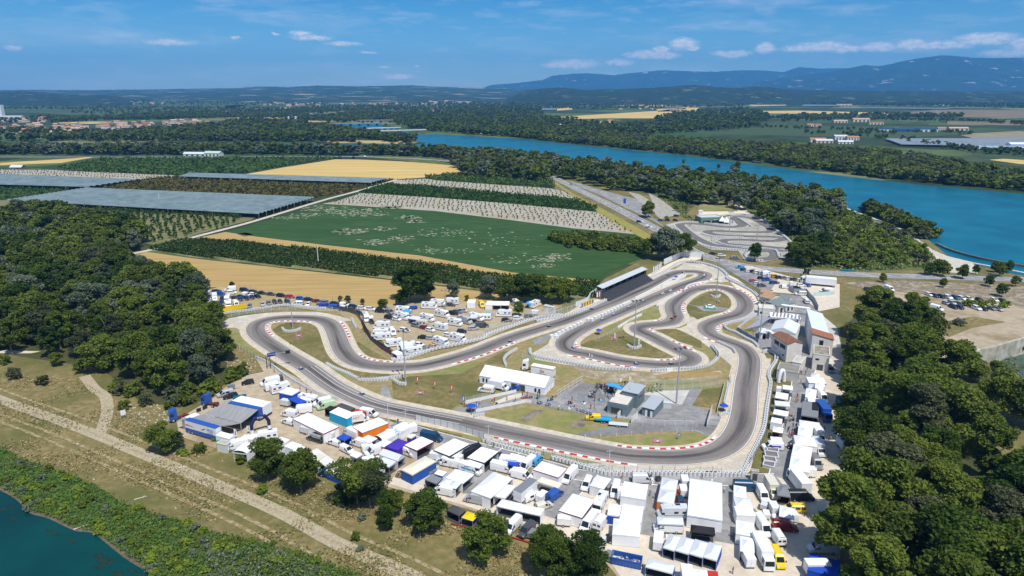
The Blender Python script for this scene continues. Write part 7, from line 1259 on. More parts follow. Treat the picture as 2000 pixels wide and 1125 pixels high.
for r in[(E1,[(1395,418),(1515,350),(1668,398),(1560,440)],2.6,'blue and white panelled tent in the top paddock row','white','royal','','flat',1,.4),(E1,[(1515,490),(1610,465),(1742,520),(1650,560)],2.5,'royal blue canopy in the top paddock row','royal','royal','nf','hip',1,.6),(E1,[(632,935),(700,898),(858,938),(800,985)],2.6,'white square tent at the rear of the blue race truck',*WW,'','flat',1,.5),(E1,[(940,968),(985,930),(1122,945),(1085,992)],2.5,'small white peaked tent between race truck and arch','white','lgrey','r','peak',1,.8),(E1,[(1070,860+230),(1165,1010),(1300,1030),(1210,1120)],2.4,'white awning between the vans below the arch',*WW,'n','hip',1,.6),(E1,[(850,1130),(975,1040),(1100,1075),(1000,1180)],2.4,'white tent with open front at the bank edge',*WW,'n','round',1,.7),(E1,[(1360,1010),(1430,962),(1528,995),(1470,1045)],2.8,'white square awning left of the round tree',*WW,'','flat',1,.5),(E1,[(1480,1080),(1570,1022),(1685,1060),(1600,1120)],2.8,'second white square awning right of the round tree',*WW,'','flat',1,.5),(E2,[(455,240),(540,200),(620,225),(560,262)],2.5,'black canopy with red logo beside the green van','black','black','n','hip',1,.5),(E2,[(600,215),(655,165),(825,225),(770,280)],2.8,'charcoal tent behind the cyan-walled tent','dgrey','dgrey','','hip',1,.9),(E2,[(530,290),(620,215),(840,308),(742,362)],2.8,'white-roofed tent with cyan walls','white','cyan','','flat',1,.5,'cyan'),(E2,[(812,265),(855,240),(968,272),(930,300)],2.2,'red tent behind the orange-lettered truck','red','red','n','hip',1,.5),(E2,[(75,362),(258,285),(648,462),(436,540)],3.0,'long white marquee edged with a red band',*WW,'','hip',1,1.0,'red'),(E2,[(800,462),(1112,345),(1252,420),(928,538)],2.9,'white-roofed tent with orange walls','white','orange','','flat',1,.6,'orange'),(E2,[(608,590),(695,545),(792,580),(705,628)],2.5,'blue gazebo beside the small white van','royal','royal','nr','peak',1,.6),(E2,[(890,612),(1000,560),(1108,600),(1000,655)],2.6,'white tent joining the long tunnel tent',*WW,'r','hip',1,.7),(E2,[(1060,600),(1400,432),(1500,470),(1180,650)],2.2,'long white tunnel-shaped tent with blue lettering',*WW,'','round',1,1.3),(E2,[(1465,580),(1530,545),(1582,558),(1520,600)],2.4,'small white canopy with purple front panel','white','purple','','flat',1,.3),(E2,[(1078,672),(1180,615),(1292,642),(1192,705)],2.4,'white gazebo with cyan edge and red walls','white','red','','hip',1,.6,'cyan'),(E2,[(1205,690),(1370,603),(1482,650),(1352,760)],2.5,'purple canopy with white lettering','purple','purple','','hip',1,.5),(E2,[(1430,690),(1625,583),(1812,640),(1595,748)],2.9,'white tent with red trim and red round logo wall',*WW,'r','flat',1,.6,'dred'),(E2,[(1152,800),(1195,735),(1460,815),(1340,880)],2.3,'grey gable tent with dark open front',*LGG,'r','gable',1,1.0),(E2,[(1095,890),(1182,840),(1342,888),(1242,952)],2.4,'pale grey flat canopy in front of the grey gable tent',*LGG,'nr','flat',1,.5),(E2,[(1055,965),(1090,932),(1185,955),(1170,1000)],2.2,'small pale canopy behind the leaning trees',
*LGG,'n','flat',1,.3),(E2,[(785,805),(830,760),(932,792),(845,840)],2.2,'small white open stand on the paddock dirt',*WW,'nr','flat',1,.3),(E2,[(1382,988),(1692,815),(1822,880),(1545,1040)],2.8,'cream-roofed tent with dark blue walls','cream','blue','','hip',1,.5),(E2,[(275,765),(345,738),(628,880),(455,960)],2.8,'long grey-white marquee beside the two embankment trees','offwhite','white','n','flat',1,.5),(E2,[(-20,690),(60,648),(182,680),(70,745)],2.9,'white awning above the round embankment tree',*WW,'','flat',1,.4),(E2,[(60,760),(180,695),(290,735),(170,800)],2.6,'pale grey awning above the narrow dark tree','offwhite','white','','flat',1,.4),(E2,[(480,985),(570,935),(762,1000),(665,1062)],2.5,'white canopy with blue walls at the embankment','white','royal','','hip',1,.5),(E2,[(560,930),(630,900),(740,935),(700,975)],2.6,'white awning behind the white and blue canopy',*WW,'','flat',1,.3),(E3,[(275,378),(530,230),(745,297),(502,438)],2.9,'large white awning with black trim, left one',*WW,'','flat',1,.7,'black'),(E3,[(692,470),(862,335),(1098,388),(920,522)],2.9,'large white awning with black trim and orange oval logo',*WW,'r','flat',1,.7,'black'),(E3,[(660,548),(745,485),(915,522),(850,585)],2.5,'low white canopy joined to the black-trimmed awning',*WW,'nr','flat',1,.3),(E3,[(430,712),(560,595),(662,632),(552,735)],2.4,'white and blue star-patterned gazebo',*WW,'','peak',1,.8,'royal'),(E3,[(530,742),(662,625),(792,668),(650,768)],2.5,'white tent beside the star-patterned gazebo',*WW,'r','hip',1,.7),(E3,[(345,785),(430,715),(645,762),(560,850)],2.4,'grey tent with dark gussets at the alley end',*LGG,'r','peak',2,.7,'dgrey'),(E3,[(180,725),(270,670),(402,720),(330,780)],2.3,'dark slate canopy beside the grey gusseted tent','grey','grey','nr','flat',1,.4),(E3,[(300,655),(350,612),(462,640),(400,690)],2.0,'small white awning edged in turquoise',*WW,'n','flat',1,.3,'sky'),(E3,[(1095,520),(1170,470),(1345,510),(1300,562)],2.5,'royal blue flat canopy at the alley','royal','royal','nlrf','flat',1,.3),(E3,[(1172,468),(1250,410),(1422,458),(1345,512)],2.7,'white awning behind the royal blue canopy',*WW,'n','flat',1,.4),(E3,[(735,885),(1010,645),(1272,705),(1000,940)],3.0,'biggest white marquee in the middle of the paddock',*WW,'r','hip',1,1.4),(E3,[(1010,928),(1165,785),(1292,812),(1172,962)],2.5,'low white canopy attached to the biggest marquee',*WW,'nr','flat',1,.5),(E3,[(1555,745),(1612,705),(1862,772),(1812,840)],2.5,'cream flat canopy with people and karts beneath','cream','cream','nlrf','flat',1,.3),(E3,[(1505,605),(1622,515),(1928,608),(1805,702)],2.9,'square white awning with red trim',*WW,'','flat',1,.6,'red'),(E4,[(538,545),(650,470),(905,532),(810,605)],2.5,'left half of the joined white tents with kart bays',*WW,'n','hip',1,.7),(E4,[(812,608),(905,532),(1158,592),(1085,662)],2.5,'right half of the joined white tents with kart bays',*WW,'n','hip',1,.7),(E4,[(470,740),(512,690),(718,742),(655,818)],2.3,'blue canopy behind the bottom tree','royal',
'royal','nr','hip',1,.5),(E4,[(130,690),(205,618),(346,658),(268,738)],2.2,'yellow and blue peaked gazebo at the embankment','yellow','blue','nlr','peak',1,.7,'blue'),(E4,[(-40,600),(20,540),(195,605),(95,672)],2.3,'dark slate gazebo at the embankment','dgrey','dgrey','nr','hip',1,.6),(E4,[(1285,652),(1482,405),(1775,468),(1635,650)],2.9,'large white tent with dark red trim at the second alley',*WW,'r','hip',1,.9,'dred'),(E4,[(1685,305),(1790,185),(1962,212),(1882,335)],2.6,'white tent behind the white minibus',*WW,'r','hip',1,.8),(E5,[(660,785),(692,655),(840,668),(815,798)],2.4,'blue-walled gazebo with two wing logos on its roof','white','royal','','flat',1,.4),(E5,[(825,555),(862,390),(1168,402),(1130,592)],2.8,'white tent at the top of the central tent column',*WW,'','hip',1,.9),(E5,[(805,850),(850,658),(1110,672),(1082,860)],2.8,'middle white tent of the central column with grey logos',*WW,'','hip',1,.9),(E5,[(700,1020),(762,825),(1085,862),(1032,1042)],2.8,'lowest white tent of the central column',*WW,'','hip',1,.9),(E5,[(1300,470),(1335,338),(1528,350),(1508,482)],2.7,'upper silver-roofed peaked tent with orange walls','lgrey','orange','','peak',1,1.0),(E5,[(1270,625),(1302,472),(1508,484),(1475,645)],2.7,'lower silver-roofed peaked tent with orange walls','lgrey','orange','','peak',1,1.0),(E5,[(1255,890),(1290,808),(1602,822),(1585,905)],2.6,'pale grey hip gazebo over the white van',*LGG,'nlr','hip',1,.6),(E5,[(1670,990),(1700,905),(1960,940),(1992,1030)],2.5,'black canopy with white lettering','black','black','nlr','hip',1,.7),(E6,[(1140,385),(1168,-45),(1566,-30),(1567,440)],3.2,'huge white marquee, the largest roof in the paddock',*WW,'','hip',1,1.3),(E6,[(838,778),(925,610),(1062,640),(985,812)],2.5,'first grey tent in the row of four with blue lining','lgrey','royal','n','hip',1,.6),(E6,[(987,814),(1064,640),(1230,678),(1155,850)],2.5,'second grey tent in the row of four with blue lining','lgrey','royal','n','hip',1,.6),(E6,[(1157,852),(1232,678),(1400,715),(1330,893)],2.5,'third grey tent in the row of four with blue lining','lgrey','royal','n','hip',1,.6),(E6,[(1332,895),(1402,716),(1572,745),(1500,932)],2.5,'last grey tent in the row of four with blue lining','lgrey','royal','n','hip',1,.6),(E6,[(615,1005),(682,912),(1002,992),(950,1092)],2.4,'grey canopy with blue wall right of the skip','lgrey','royal','n','hip',1,.5),(E6,[(1190,1140),(1225,1035),(1395,1060),(1385,1160)],2.5,'white peaked awning at the bottom edge',*WW,'n','peak',1,.7),(E6,[(1385,1140),(1392,1060),(1520,1072),(1512,1150)],2.5,'red flat awning at the bottom edge','red','red','n','flat',1,.2),(E7,[(265,352),(265,243),(386,250),(390,358)],2.6,'topmost tent of the tall white column at the fourth alley',*WW,'','peak',1,.9),(E7,[(275,440),(272,355),(438,366),(444,450)],2.6,'second tent, silver-grey, of the tall column at the fourth alley','lgrey','white','','peak',1,.9),(E7,[(280,528),(282,440),(464,450),(468,535)],2.6,'third tent of the tall column, faintly lilac',*WW,
'','hip',1,.6),(E7,[(285,715),(288,582),(462,602),(472,735)],2.6,'white peaked tent with dark lettering on two roof panels',*WW,'','peak',1,.9),(E7,[(325,882),(330,740),(460,752),(472,892)],2.6,'lowest peaked tent of the tall column',*WW,'n','peak',1,.9),(E7,[(470,800),(470,748),(596,762),(602,822)],2.5,'small white awning beside the lowest peaked tent',*WW,'nr','flat',1,.3),(E7,[(700,545),(722,442),(855,462),(862,560)],2.6,'white peaked gazebo above the dark red van',*WW,'nr','peak',1,.9),(E7,[(690,340),(682,228),(795,228),(822,348)],2.5,'slate grey peaked gazebo with red logos','grey','grey','n','peak',1,.9),(E7,[(978,1075),(1012,918),(1298,962),(1290,1140)],2.7,'big blue tent with white letters below the poplar','royal','royal','','flat',1,.4),(E8,[(360,262),(362,250),(405,256),(402,290)],2.4,'small white booth under the white inflatable arch',*WW,'','flat',1,.3),(E8,[(412,275),(420,245),(512,255),(506,290)],2.4,'white canopy with blue flags under the inflatable arch',*WW,'nr','flat',1,.3),(E8,[(342,362),(358,305),(470,325),(462,372)],2.5,'white peaked tent below the inflatable arch',*WW,'nr','peak',1,.8),(E8,[(338,428),(350,388),(482,402),(478,440)],2.5,'pale canopy third from the inflatable arch','offwhite','white','nr','flat',1,.4),(E8,[(325,505),(340,462),(472,488),(462,530)],2.5,'white canopy with a black emblem on its roof',*WW,'nr','hip',1,.5),(E8,[(302,580),(318,540),(412,552),(408,600)],2.5,'white tent left of the people group',*WW,'','peak',1,.7),(E8,[(318,665),(335,622),(422,635),(418,690)],2.5,'white gazebo with brown striped corners','white','brown','nr','peak',1,.8,'brown'),(E8,[(298,758),(315,715),(412,725),(410,768)],2.5,'white peaked tent above the purple-panelled van',*WW,'','peak',1,.8),(E8,[(640,225),(645,172),(800,182),(802,232)],2.7,'white tent edged in blue at the top of the right column',*WW,'','flat',1,.5,'blue'),(E8,[(708,275),(715,215),(800,215),(800,285)],2.6,'small white tent with blue edge beside the top one',*WW,'','peak',1,.7,'blue'),(E8,[(668,170),(680,138),(765,145),(755,178)],2.4,'pale grey gazebo at the hall corner',*LGG,'n','hip',1,.6),(E8,[(620,355),(632,275),(728,285),(722,360)],2.6,'white peaked tent below the blue-edged ones',*WW,'','peak',1,.9),(E8,[(645,392),(648,358),(748,370),(745,402)],2.4,'narrow white awning above the black box',*WW,'n','flat',1,.3),(E8,[(585,520),(598,395),(745,412),(742,545)],2.8,'large grey flat-roofed stand with tree shade on it','grey','grey','n','flat',1,.3),(E8,[(560,622),(575,562),(758,592),(752,648)],2.8,'white hip tent just below the grey-roofed stand',*WW,'','hip',1,.8),(E8,[(550,702),(562,622),(690,640),(688,720)],2.8,'white peaked tent beside the box truck',*WW,'','peak',1,1.0),(E8,[(515,785),(530,702),(728,728),(722,805)],2.9,'wide white hip tent in the right column',*WW,'','hip',1,.9),(E8,[(495,888),(515,787),(692,812),(672,918)],2.9,'wide white tent above the orange edging line',*WW,'','peak',1,1.2,'orange'),(E8,[(470,1015),(494,892),(672,920),(660,1035)],2.9,'lowest wide white tent of the right column',
*WW,'','peak',1,1.2,None)]:
 o_,c4,h,lab,rc,wc,op,st,n_,rh_,*trm=r
 tent(o_,c4,h,lab,rc,wc,op,st,n_,rh_,*trm)
tent(E8,[(685,470),(688,400),(745,405),(742,475)],3.0,'black boxy stand standing over the grey-roofed one','black','black','','flat',rh=.1)
for i,c4 in enumerate([[(262,855),(275,815),(382,832),(375,868)],[(245,905),(258,850),(378,868),(368,915)],[(235,950),(248,900),(360,918),(348,960)],[(228,990),(245,938),(350,958),(338,1002)]]):
 building(E8,c4,1.0-.15*i,['topmost','second','third','lowest'][i]+' low brown-topped platform beside the concrete kiosk',cp('lgrey'),M('brown_mat',(.20,.17,.16),(.16,.14,.13),1),name='platform',cat='platform')
def lorrybox(o,c4,h,label,side,roofc,z0=1.0,band=None,skirt=None):
 pts=fr(o,c4);A,B_,C_=[P(*p,h)for p in pts[:3]];D=P(*pts[3],h)if len(pts)>3 else A+C_-B_
 ce=(A+B_+C_+D)/4;u=((D-A)+(C_-B_))/4;v=((B_-A)+(C_-D))/4;u.z=v.z=0
 if u.length<v.length:u,v=v,-u
 ax=u.normalized();rot=math.atan2(ax.y,ax.x);ay=Vector((-ax.y,ax.x,0));X,Y=u.length,abs(v.dot(ay));rt=empty('semi_trailer',(ce.x,ce.y,.25),rot)
 link('body',MB().box(-X,X,-Y,Y,z0,h).mesh(0,cp(side)),rt);link('roof',MB().box(-X-.02,X+.02,-Y-.02,Y+.02,h-.01,h+.07).mesh(0,cp(roofc)),rt)
 if band:link('stripe',MB().box(-X-.012,X+.012,-Y-.012,Y+.012,h-.42,h-.14).mesh(0,cp(band)),rt)
 if skirt:link('skirt',MB().box(-X-.015,X+.015,-Y-.015,Y+.015,.35,1.7).mesh(0,cp(skirt)),rt)
 link('chassis',MB().box(-X+.2,X-.2,-.5,.5,.6,z0-.001).mesh(0,blackp),rt)
 for x in(-X+1.2,-X+2.5,X-1.4):
  for s in(-1,1):link('wheel',wheel_me(.48,.35),rt,(x,s*(Y-.15),.48))
 tag(rt,label,'semi trailer');return rt,X,Y,h
def text3(s,size,mat,parent,loc,rot,name='lettering',th=.01):
 cu=bpy.data.curves.new('t','FONT');cu.body=s;cu.size=size;cu.extrude=th;cu.align_x='CENTER';cu.align_y='CENTER'
 o=bpy.data.objects.new('t',cu);C.objects.link(o);me=bpy.data.meshes.new_from_object(o.evaluated_get(bpy.context.evaluated_depsgraph_get()));bpy.data.objects.remove(o);bpy.data.curves.remove(cu)
 me.materials.clear();q=link(name,me,mat,parent,loc);q.rotation_euler=rot;return q
lorrybox(E3,[(1265,862),(1462,715),(1557,742),(1367,907)],3.7,'long box lorry with pale grey roof between marquee and vans','white','grey')
r1,X,Y,h=lorrybox(E1,[(245,757),(325,735),(700,835),(625,872)],4.0,'blue-roofed race truck trailer with white side and navy skirt','white','blue',1.0,None,'blue')
text3('FFSA',1.25,cp('blue'),r1,(X*.62,-Y-.03,2.75),(math.pi/2,0,0));text3('ACADEMY',.5,cp('grey'),r1,(X*.62,-Y-.03,1.95),(math.pi/2,0,0))
link('side_graphic',MB().prism([(-X*.95,2.9),(-X*.35,2.45),(-X*.95,2.5)],-.006,.006).prism([(0,2.35),(X*.35,3.2),(X*.2,2.4)],-.006,.006).mesh(0,cp('red')),None,r1,(0,-Y-.02,0))
r2,X,Y,h=lorrybox(E1,[(800,530),(975,465),(1290,545),(1228,606)],4.0,'white race truck trailer behind the big grey awning','white','white')
link('slide_out',MB().box(-X,X,-.75,.75,.8,h+.09).mesh(0,cp('blue')),None,r2,(0,-Y-.75,0))
def awning(o,c4,hh,label,mat):
 pts=fr(o,c4);q=[P(*p,z)for p,z in zip(pts,hh)];o0=q[0]*1;o0.z=0;rt=empty('awning',(o0.x,o0.y,.25));mb=MB()
 n=10;V_=[]
 for i in range(n+1):
  for j in range(3):
   a=q[0].lerp(q[3],i/n);b=q[1].lerp(q[2],i/n);p=a.lerp(b,j/2)-o0;V_.append((p.x,p.y,p.z-.12*math.sin(math.pi*(i%2)/1.0)-(.15 if j==1 else 0)-(.06 if i%2 else 0)))
 F_=[(i*3+j,(i+1)*3+j,(i+1)*3+j+1,i*3+j+1)for i in range(n)for j in range(2)]
 me=bpy.data.meshes.new('canvas');me.from_pydata(V_,[],F_);link('canvas',me,mat,rt)
 for p in q:w=p-o0;link('leg',MB().tube((w.x,w.y,0),(w.x,w.y,w.z),.05,n=5).mesh(0,steel),rt)
 return tag(rt,label,'awning')
gawn=M('grey_canvas',(.30,.295,.29),(.25,.245,.24),.6,rough=.7,stretch=(.6,4,.3))
awning(E1,[(495,682),(802,512),(1165,625),(940,802)],(3.4,4.0,4.0,3.0),'upper big grey awning reaching from the white race truck',gawn)
awning(E1,[(325,737),(490,688),(935,803),(702,838)],(4.0,3.4,3.0,4.0),'lower big grey awning reaching from the blue-roofed race truck',gawn)
awning(E1,[(155,765),(250,725),(325,737),(245,757)],(3.2,3.2,4.0,4.0),'grey end curtain of the race truck awning',gawn)
tent(E1,[(180,750),(370,662),(448,685),(300,735)],3.0,'low white sloping cover behind the grey awning','white','white','','hip',rh=.3)
rs,X,Y,h=lorrybox(A6,[(872,195),(900,172),(1145,210),(1112,243)],3.9,'white freight trailer with orange stripe and black letters','white','white',1.1,'amber')
text3('Sit',1.6,cp('black'),rs,(0,-Y-.03,2.5),(math.pi/2,0,0));link('strap_line',MB().box(-1.6,1.6,-.02,0,1.45,1.7).mesh(0,cp('amber')),None,rs,(0,-Y-.005,0))
V(A6,'tractor','white',806,170,905,262,172,'white lorry cab of the orange-striped freight trailer')
lorrybox(A4,[(1110,312),(1125,290),(1430,318),(1410,338)],4.0,'long white semi-trailer in the hairpin car park','white','white');V(A4,'tractor','white',1095,300,1140,375,180,'white lorry cab in front of the long semi-trailer')
def arch(o,p1,p2,h,r,label,col,segs=6,shape='poly',txt=None,z=.25):
 a,b=[P(*q)for q in fr(o,[p1,p2])];d=b-a;L_=d.length;rt=empty('inflatable_arch',(a.x,a.y,z),math.atan2(d.y,d.x));mb=MB()
 pts=[(0,0),(0,h*.6),(L_*.2,h),(L_*.8,h),(L_,h*.6),(L_,0)]if shape=='poly' else[(L_/2-L_/2*math.cos(math.pi*i/12),h*math.sin(math.pi*i/12))for i in range(13)]
 for(x0,z0),(x1,z1)in zip(pts,pts[1:]):mb.tube((x0,0,z0),(x1,0,z1),r,r,12)
 for x,zz in pts[1:-1]:mb.add(*ball((x,0,zz),r))
 link('tube',mb.mesh(0,fab(col)),rt)
 if shape=='poly':
  for x in(0,L_):link('leg_cover',MB().tube((x,0,0),(x,0,h*.3),r*1.04,n=12).mesh(0,fab('white')),rt)
 if txt:text3(txt,r*1.7,cp('white'),rt,(L_/2,-r-.03,h),(math.pi/2,0,0))
 return tag(rt,label,'inflatable arch')
def ball(c,r,n=10,m=6):
 v=[];f=[]
 for i in range(m+1):
  for j in range(n):t=math.pi*i/m;a=2*math.pi*j/n;v.append((c[0]+r*math.sin(t)*math.cos(a),c[1]+r*math.sin(t)*math.sin(a),c[2]+r*math.cos(t)))
 for i in range(m):
  for j in range(n):f.append((i*n+j,(i+1)*n+j,(i+1)*n+(j+1)%n,i*n+(j+1)%n))
 return v,f
arch(E1,(1082,935),(1292,872),4.6,.48,'navy inflatable arch with white lettering beside the race trucks','navy',txt='FFSA')
arch((1440,570,7.03),(322,650),(498,672),3.6,.45,'white inflatable arch at the marquee by the grandstand steps','white',shape='round')
arch((1440,570,7.03),(640,400),(835,455),3.4,.45,'white inflatable arch behind the grey marquee roof','white',shape='round')
arch(E8,(375,225),(425,215),4.2,.6,'white inflatable arch at the top of the small tents','white',shape='round')
def skip():
 a,b=P(*fr(E6,[(255,1005)])[0]),P(*fr(E6,[(560,1070)])[0]);d=(b-a);rt=empty('waste_skip',(*((a+b)/2+Vector((0,1.3,0))).xy,.25),math.atan2(d.y,d.x));L_=3.1
 mb=MB();mb.box(-L_,L_,-1.15,1.15,.15,.3)
 for s in(-1,1):mb.box(-L_,L_,s*1.15-.05,s*1.15+.05,.3,1.6);mb.box(s*L_-.05,s*L_+.05,-1.1,1.1,.3,1.6)
 for k in range(9):x=-L_+.3+k*(2*L_-.6)/8;mb.box(x-.06,x+.06,-1.28,-1.2,.3,1.6);mb.box(x-.06,x+.06,1.2,1.28,.3,1.6)
 mb.box(-L_-.08,L_+.08,-1.3,-1.1,1.6,1.75);mb.box(-L_-.08,L_+.08,1.1,1.3,1.6,1.75)
 link('container',mb.mesh(0,cp('blue')),rt);mb=MB();g=random.Random(1)
 for k in range(60):x,y=g.uniform(-2.8,2.8),g.uniform(-.9,.9);s=g.uniform(.1,.35);mb.box(x-s,x+s,y-s*.6,y+s*.6,.3,.6+g.uniform(0,.5),k%2)
 link('rubbish',mb.mesh(0,(cp('offwhite'),cp('grey'))),rt);tag(rt,'open blue waste skip full of rubbish bags','skip')
skip()
# buildings and circuit furniture
H7=(1440,570,7.03)
building(A3,[(1050-1050+58,592),(75,578),(170,600),(160,612)],2.6,'white metal cabin at the right end of the camper ground',cp('offwhite'),cp('lgrey'),wins=[('n',.3,.5,.1,2.0,'dw')])
mq=tent(A6,[(332,295),(420,195),(1150,325),(1000,430)],2.7,'long white gabled marquee with arched windows in the infield','white','white','','gable',rh=2.2)
def on_side(rt,x0,x1,y,z0,z1,mat,nm):
 link(nm,MB().box(x0,x1,y-.03,y,z0,z1).mesh(nm,mat),rt)
p_,q_=P(*fr(A6,[(332,295)])[0],2.95),P(*fr(A6,[(1000,430)])[0],2.95);ln_=(q_-p_).length/2;ys=min(v.co.y for v in[c for c in mq.children if c.name.startswith('valance')][0].data.vertices)
for f0,f1,z0,z1,m_,nm in[(.03,.055,.7,2.0,glass,'window'),(.085,.11,.7,2.0,glass,'window'),(.87,.90,.7,2.0,glass,'window'),(.93,.96,.7,2.0,glass,'window'),(.50,.60,.05,2.2,fab('dgrey'),'opening_shade'),(.62,.72,.05,2.2,fab('dgrey'),'opening_shade')]:  # dark grey sheets on the closed wall paint the shade inside the doorways
 on_side(mq,-ln_+2*ln_*f0,-ln_+2*ln_*f1,ys-.02,z0,z1,m_,nm)
V(A6,'van','white',300,405,474,506,165,'white ambulance with orange marks beside the marquee',None,'amber');V(A6,'boxtruck','white',428,365,625,490,-25,'white box ambulance truck in front of the marquee')
V(A6,'svan','blue',682,432,745,474,175,'blue covered cart in front of the marquee')
building(A5,[(383,575),(482,450),(690,490),(575,655)],3.6,'grey building with open white roof terrace in the start park',olivet,M('terrace',(.62,.58,.50),(.55,.5,.43),.6),wins=[('n',.2,.75,.1,2.4,'d')])
building(A5,[(535,450),(600,390),(785,410),(690,510)],5.2,'upper storey with grey metal roof behind the roof terrace',olivet,greyroof,'shed',.3,wins=[('r',.1,.9,3.2,4.4,'w')])
building(A5,[(733,648),(848,540),(985,552),(885,660)],2.9,'small grey metal-roofed cabin beside the building with roof terrace',olivet,greyroof,'shed',.5,wins=[('n',.28,.45,.1,2.2,'dw'),('n',.5,.68,.1,2.2,'d'),('n',.72,.9,.1,2.2,'dw')])
for s,(a,b,c,d)in enumerate([(975,580,1065,635)]):building(A5,[(975,605),(980,580),(1065,590),(1065,612)],1.6,'grey metal box beside the small cabin',cp('lgrey'),cp('lgrey'),name='cabinet',cat='cabinet')
tp=[person(*fr(A5,[(x,y)])[0],'person standing on the roof terrace watching the race','people on the roof terrace','black',z=4.02)for x,y in[(520,530),(545,535),(560,530),(580,535),(617,540),(648,545),(668,548),(562,575),(590,590),(433,590),(600,620),(440,655)]]
tent(A5,[(355,395),(400,372),(555,410),(510,445)],3.0,'bright blue canopy in the start park','sky','sky','nlrf','hip',rh=.6)
building(H7,[(500,600),(660,562),(878,692),(712,735)],7.0,'white control tower with brown tiled roof and wide windows',wallw,M('brown_tiles',(.24,.12,.075),(.17,.08,.05),1.2),'gx',.9,wins=[('l',.15,.4,4.6,6.0,'w'),('n',.2,.5,4.4,5.9,'w'),('n',.56,.9,4.4,5.9,'w'),('n',.1,.4,2.6,2.9,'w'),('n',.75,.88,1.8,2.4,'w')])
building(H7,[(745,960),(850,862),(920,925),(880,1010)],3.4,'low white annex with terrace at the foot of the control tower',wallw,m_conc,wins=[('n',.1,.5,.2,2.2,'d'),('n',.6,.8,.2,2.2,'d')])
building(H7,[(1025,500),(960,262),(1160,280),(1258,568)],7.2,'long white hall with pale blue-white metal roof',wallw,roofw,'shedx',1.5,over=.1,hc=(8.7,8.7,7.2,7.2))
building(H7,[(1035,575),(1018,500),(1320,590),(1302,655)],7.3,'white hall end block with orange clay tile roof',wallw,tile,'shedx',1.6,hc=(8.9,8.9,7.3,7.3),wins=[('n',.36,.55,4.6,6.6,'w')])
building(H7,[(1060,870),(1035,740),(1275,765),(1255,885)],5.8,'white two-storey annex with flat stained concrete roof',wallw,M('stained_roof',(.33,.31,.25),(.2,.17,.13),.5),wins=[('n',.15,.38,3.9,4.6,'w'),('n',.3,.68,.1,2.3,'d')])
building(H7,[(350,62),(455,-5),(585,60),(405,100)],4.6,'white house with tan tiled roof beside the hairpin',wallw,tileb,'gx',.9,wins=[('l',.2,.8,1.2,2.6,'w'),('n',.2,.5,1.4,2.4,'w')])
building(A4,[(690,445),(735,415),(785,445),(735,470)],4.0,'small house with brown tiled roof beside the car park',wallw,tileb,'gx',.8)
building(H7,[(560,110),(590,28),(755,70),(700,100)],3.8,'dark grey flat roof behind the clubhouse',wallw,slate,'shed',.2)
building(H7,[(520,210),(440,140),(620,85),(775,160)],3.4,'clubhouse with grey-green sloped roof and white pillars',wallw,slate,'shed',.5,wins=[('n',.1,.25,.3,2.6,'w'),('n',.55,.68,.3,2.6,'w'),('n',.8,.92,.3,2.6,'w')])
building(H7,[(270,228),(315,180),(520,190),(505,250)],3.4,'flat white terrace house at the track with a yellow poster',wallw,M('terrace',(.6,.56,.5)),wins=[('n',.08,.25,1.2,2.2,'w')])
tent(H7,[(440,340),(455,280),(868,318),(865,370)],3.2,'long brown and white striped awning roof','white','white','nlrf','flat',rh=.4)
st_=MB();a,b,c_,d=[P(*p,3.50)for p in fr(H7,[(452,330),(468,285),(866,320),(862,372)])]
for k in range(16):
 if k%2:e0,e1,f0,f1=a.lerp(d,k/16),a.lerp(d,(k+1)/16),b.lerp(c_,k/16),b.lerp(c_,(k+1)/16);st_.quad((e0.x,e0.y,3.50),(e1.x,e1.y,3.50),(f1.x,f1.y,3.72),(f0.x,f0.y,3.72))
ow=[o for o in C.objects if o.get('label')=='long brown and white striped awning roof'][0];s_=st_.build('stripe',fab('grey'));s_.parent=ow;s_.matrix_parent_inverse=__import__('mathutils').Matrix.LocRotScale(ow.location,ow.rotation_euler,None).inverted()
tent(H7,[(440,500),(560,372),(835,470),(815,600)],4.0,'large grey-white marquee beside the bleachers','lgrey','white','','gable',rh=1.8)
tent(H7,[(295,560),(300,495),(395,500),(400,560)],2.8,'small grey tent beside the white arch','lgrey','lgrey','n','hip',rh=.6)
building(H7,[(540,1080),(590,975),(865,1030),(840,1125)],3.2,'concrete shed with flat grey roof above the white arch tents',m_conc,M('grey_old_roof',(.26,.25,.21),(.2,.19,.16),.5),wins=[('r',.3,.6,.1,2.0,'d')])
building(E7,[(432,110),(440,92),(512,98),(505,118)],2.6,'small concrete kiosk with dark door at the tyre wall corner',m_conc,m_conc,wins=[('n',.2,.85,.1,2.1,'d')])
building((1690,570,1),[(1692,586),(1708,578),(1742,582),(1742,594)],7,'weathered concrete pillar block between the trees',M('weathered_concrete',(.40,.38,.33),(.22,.21,.18),.6),m_conc,name='concrete_block',cat='concrete block')
a,b=P(*fr(A4,[(880,585)])[0],3.2),P(*fr(A4,[(1155,618)])[0],3.2);rt=empty('banner_gantry',(a.x,a.y,.25));d=b-a
link('tube',MB().tube((0,0,3.2),(d.x,d.y,3.2),.5,n=12).mesh(0,fab('white')),rt)
for p in(Vector((0,0,0)),d):link('leg',MB().tube((p.x,p.y,0),(p.x,p.y,3.2),.45,n=10).mesh(0,fab('white')),rt)
tag(rt,'white inflated tube gantry across the yard entrance','gantry')
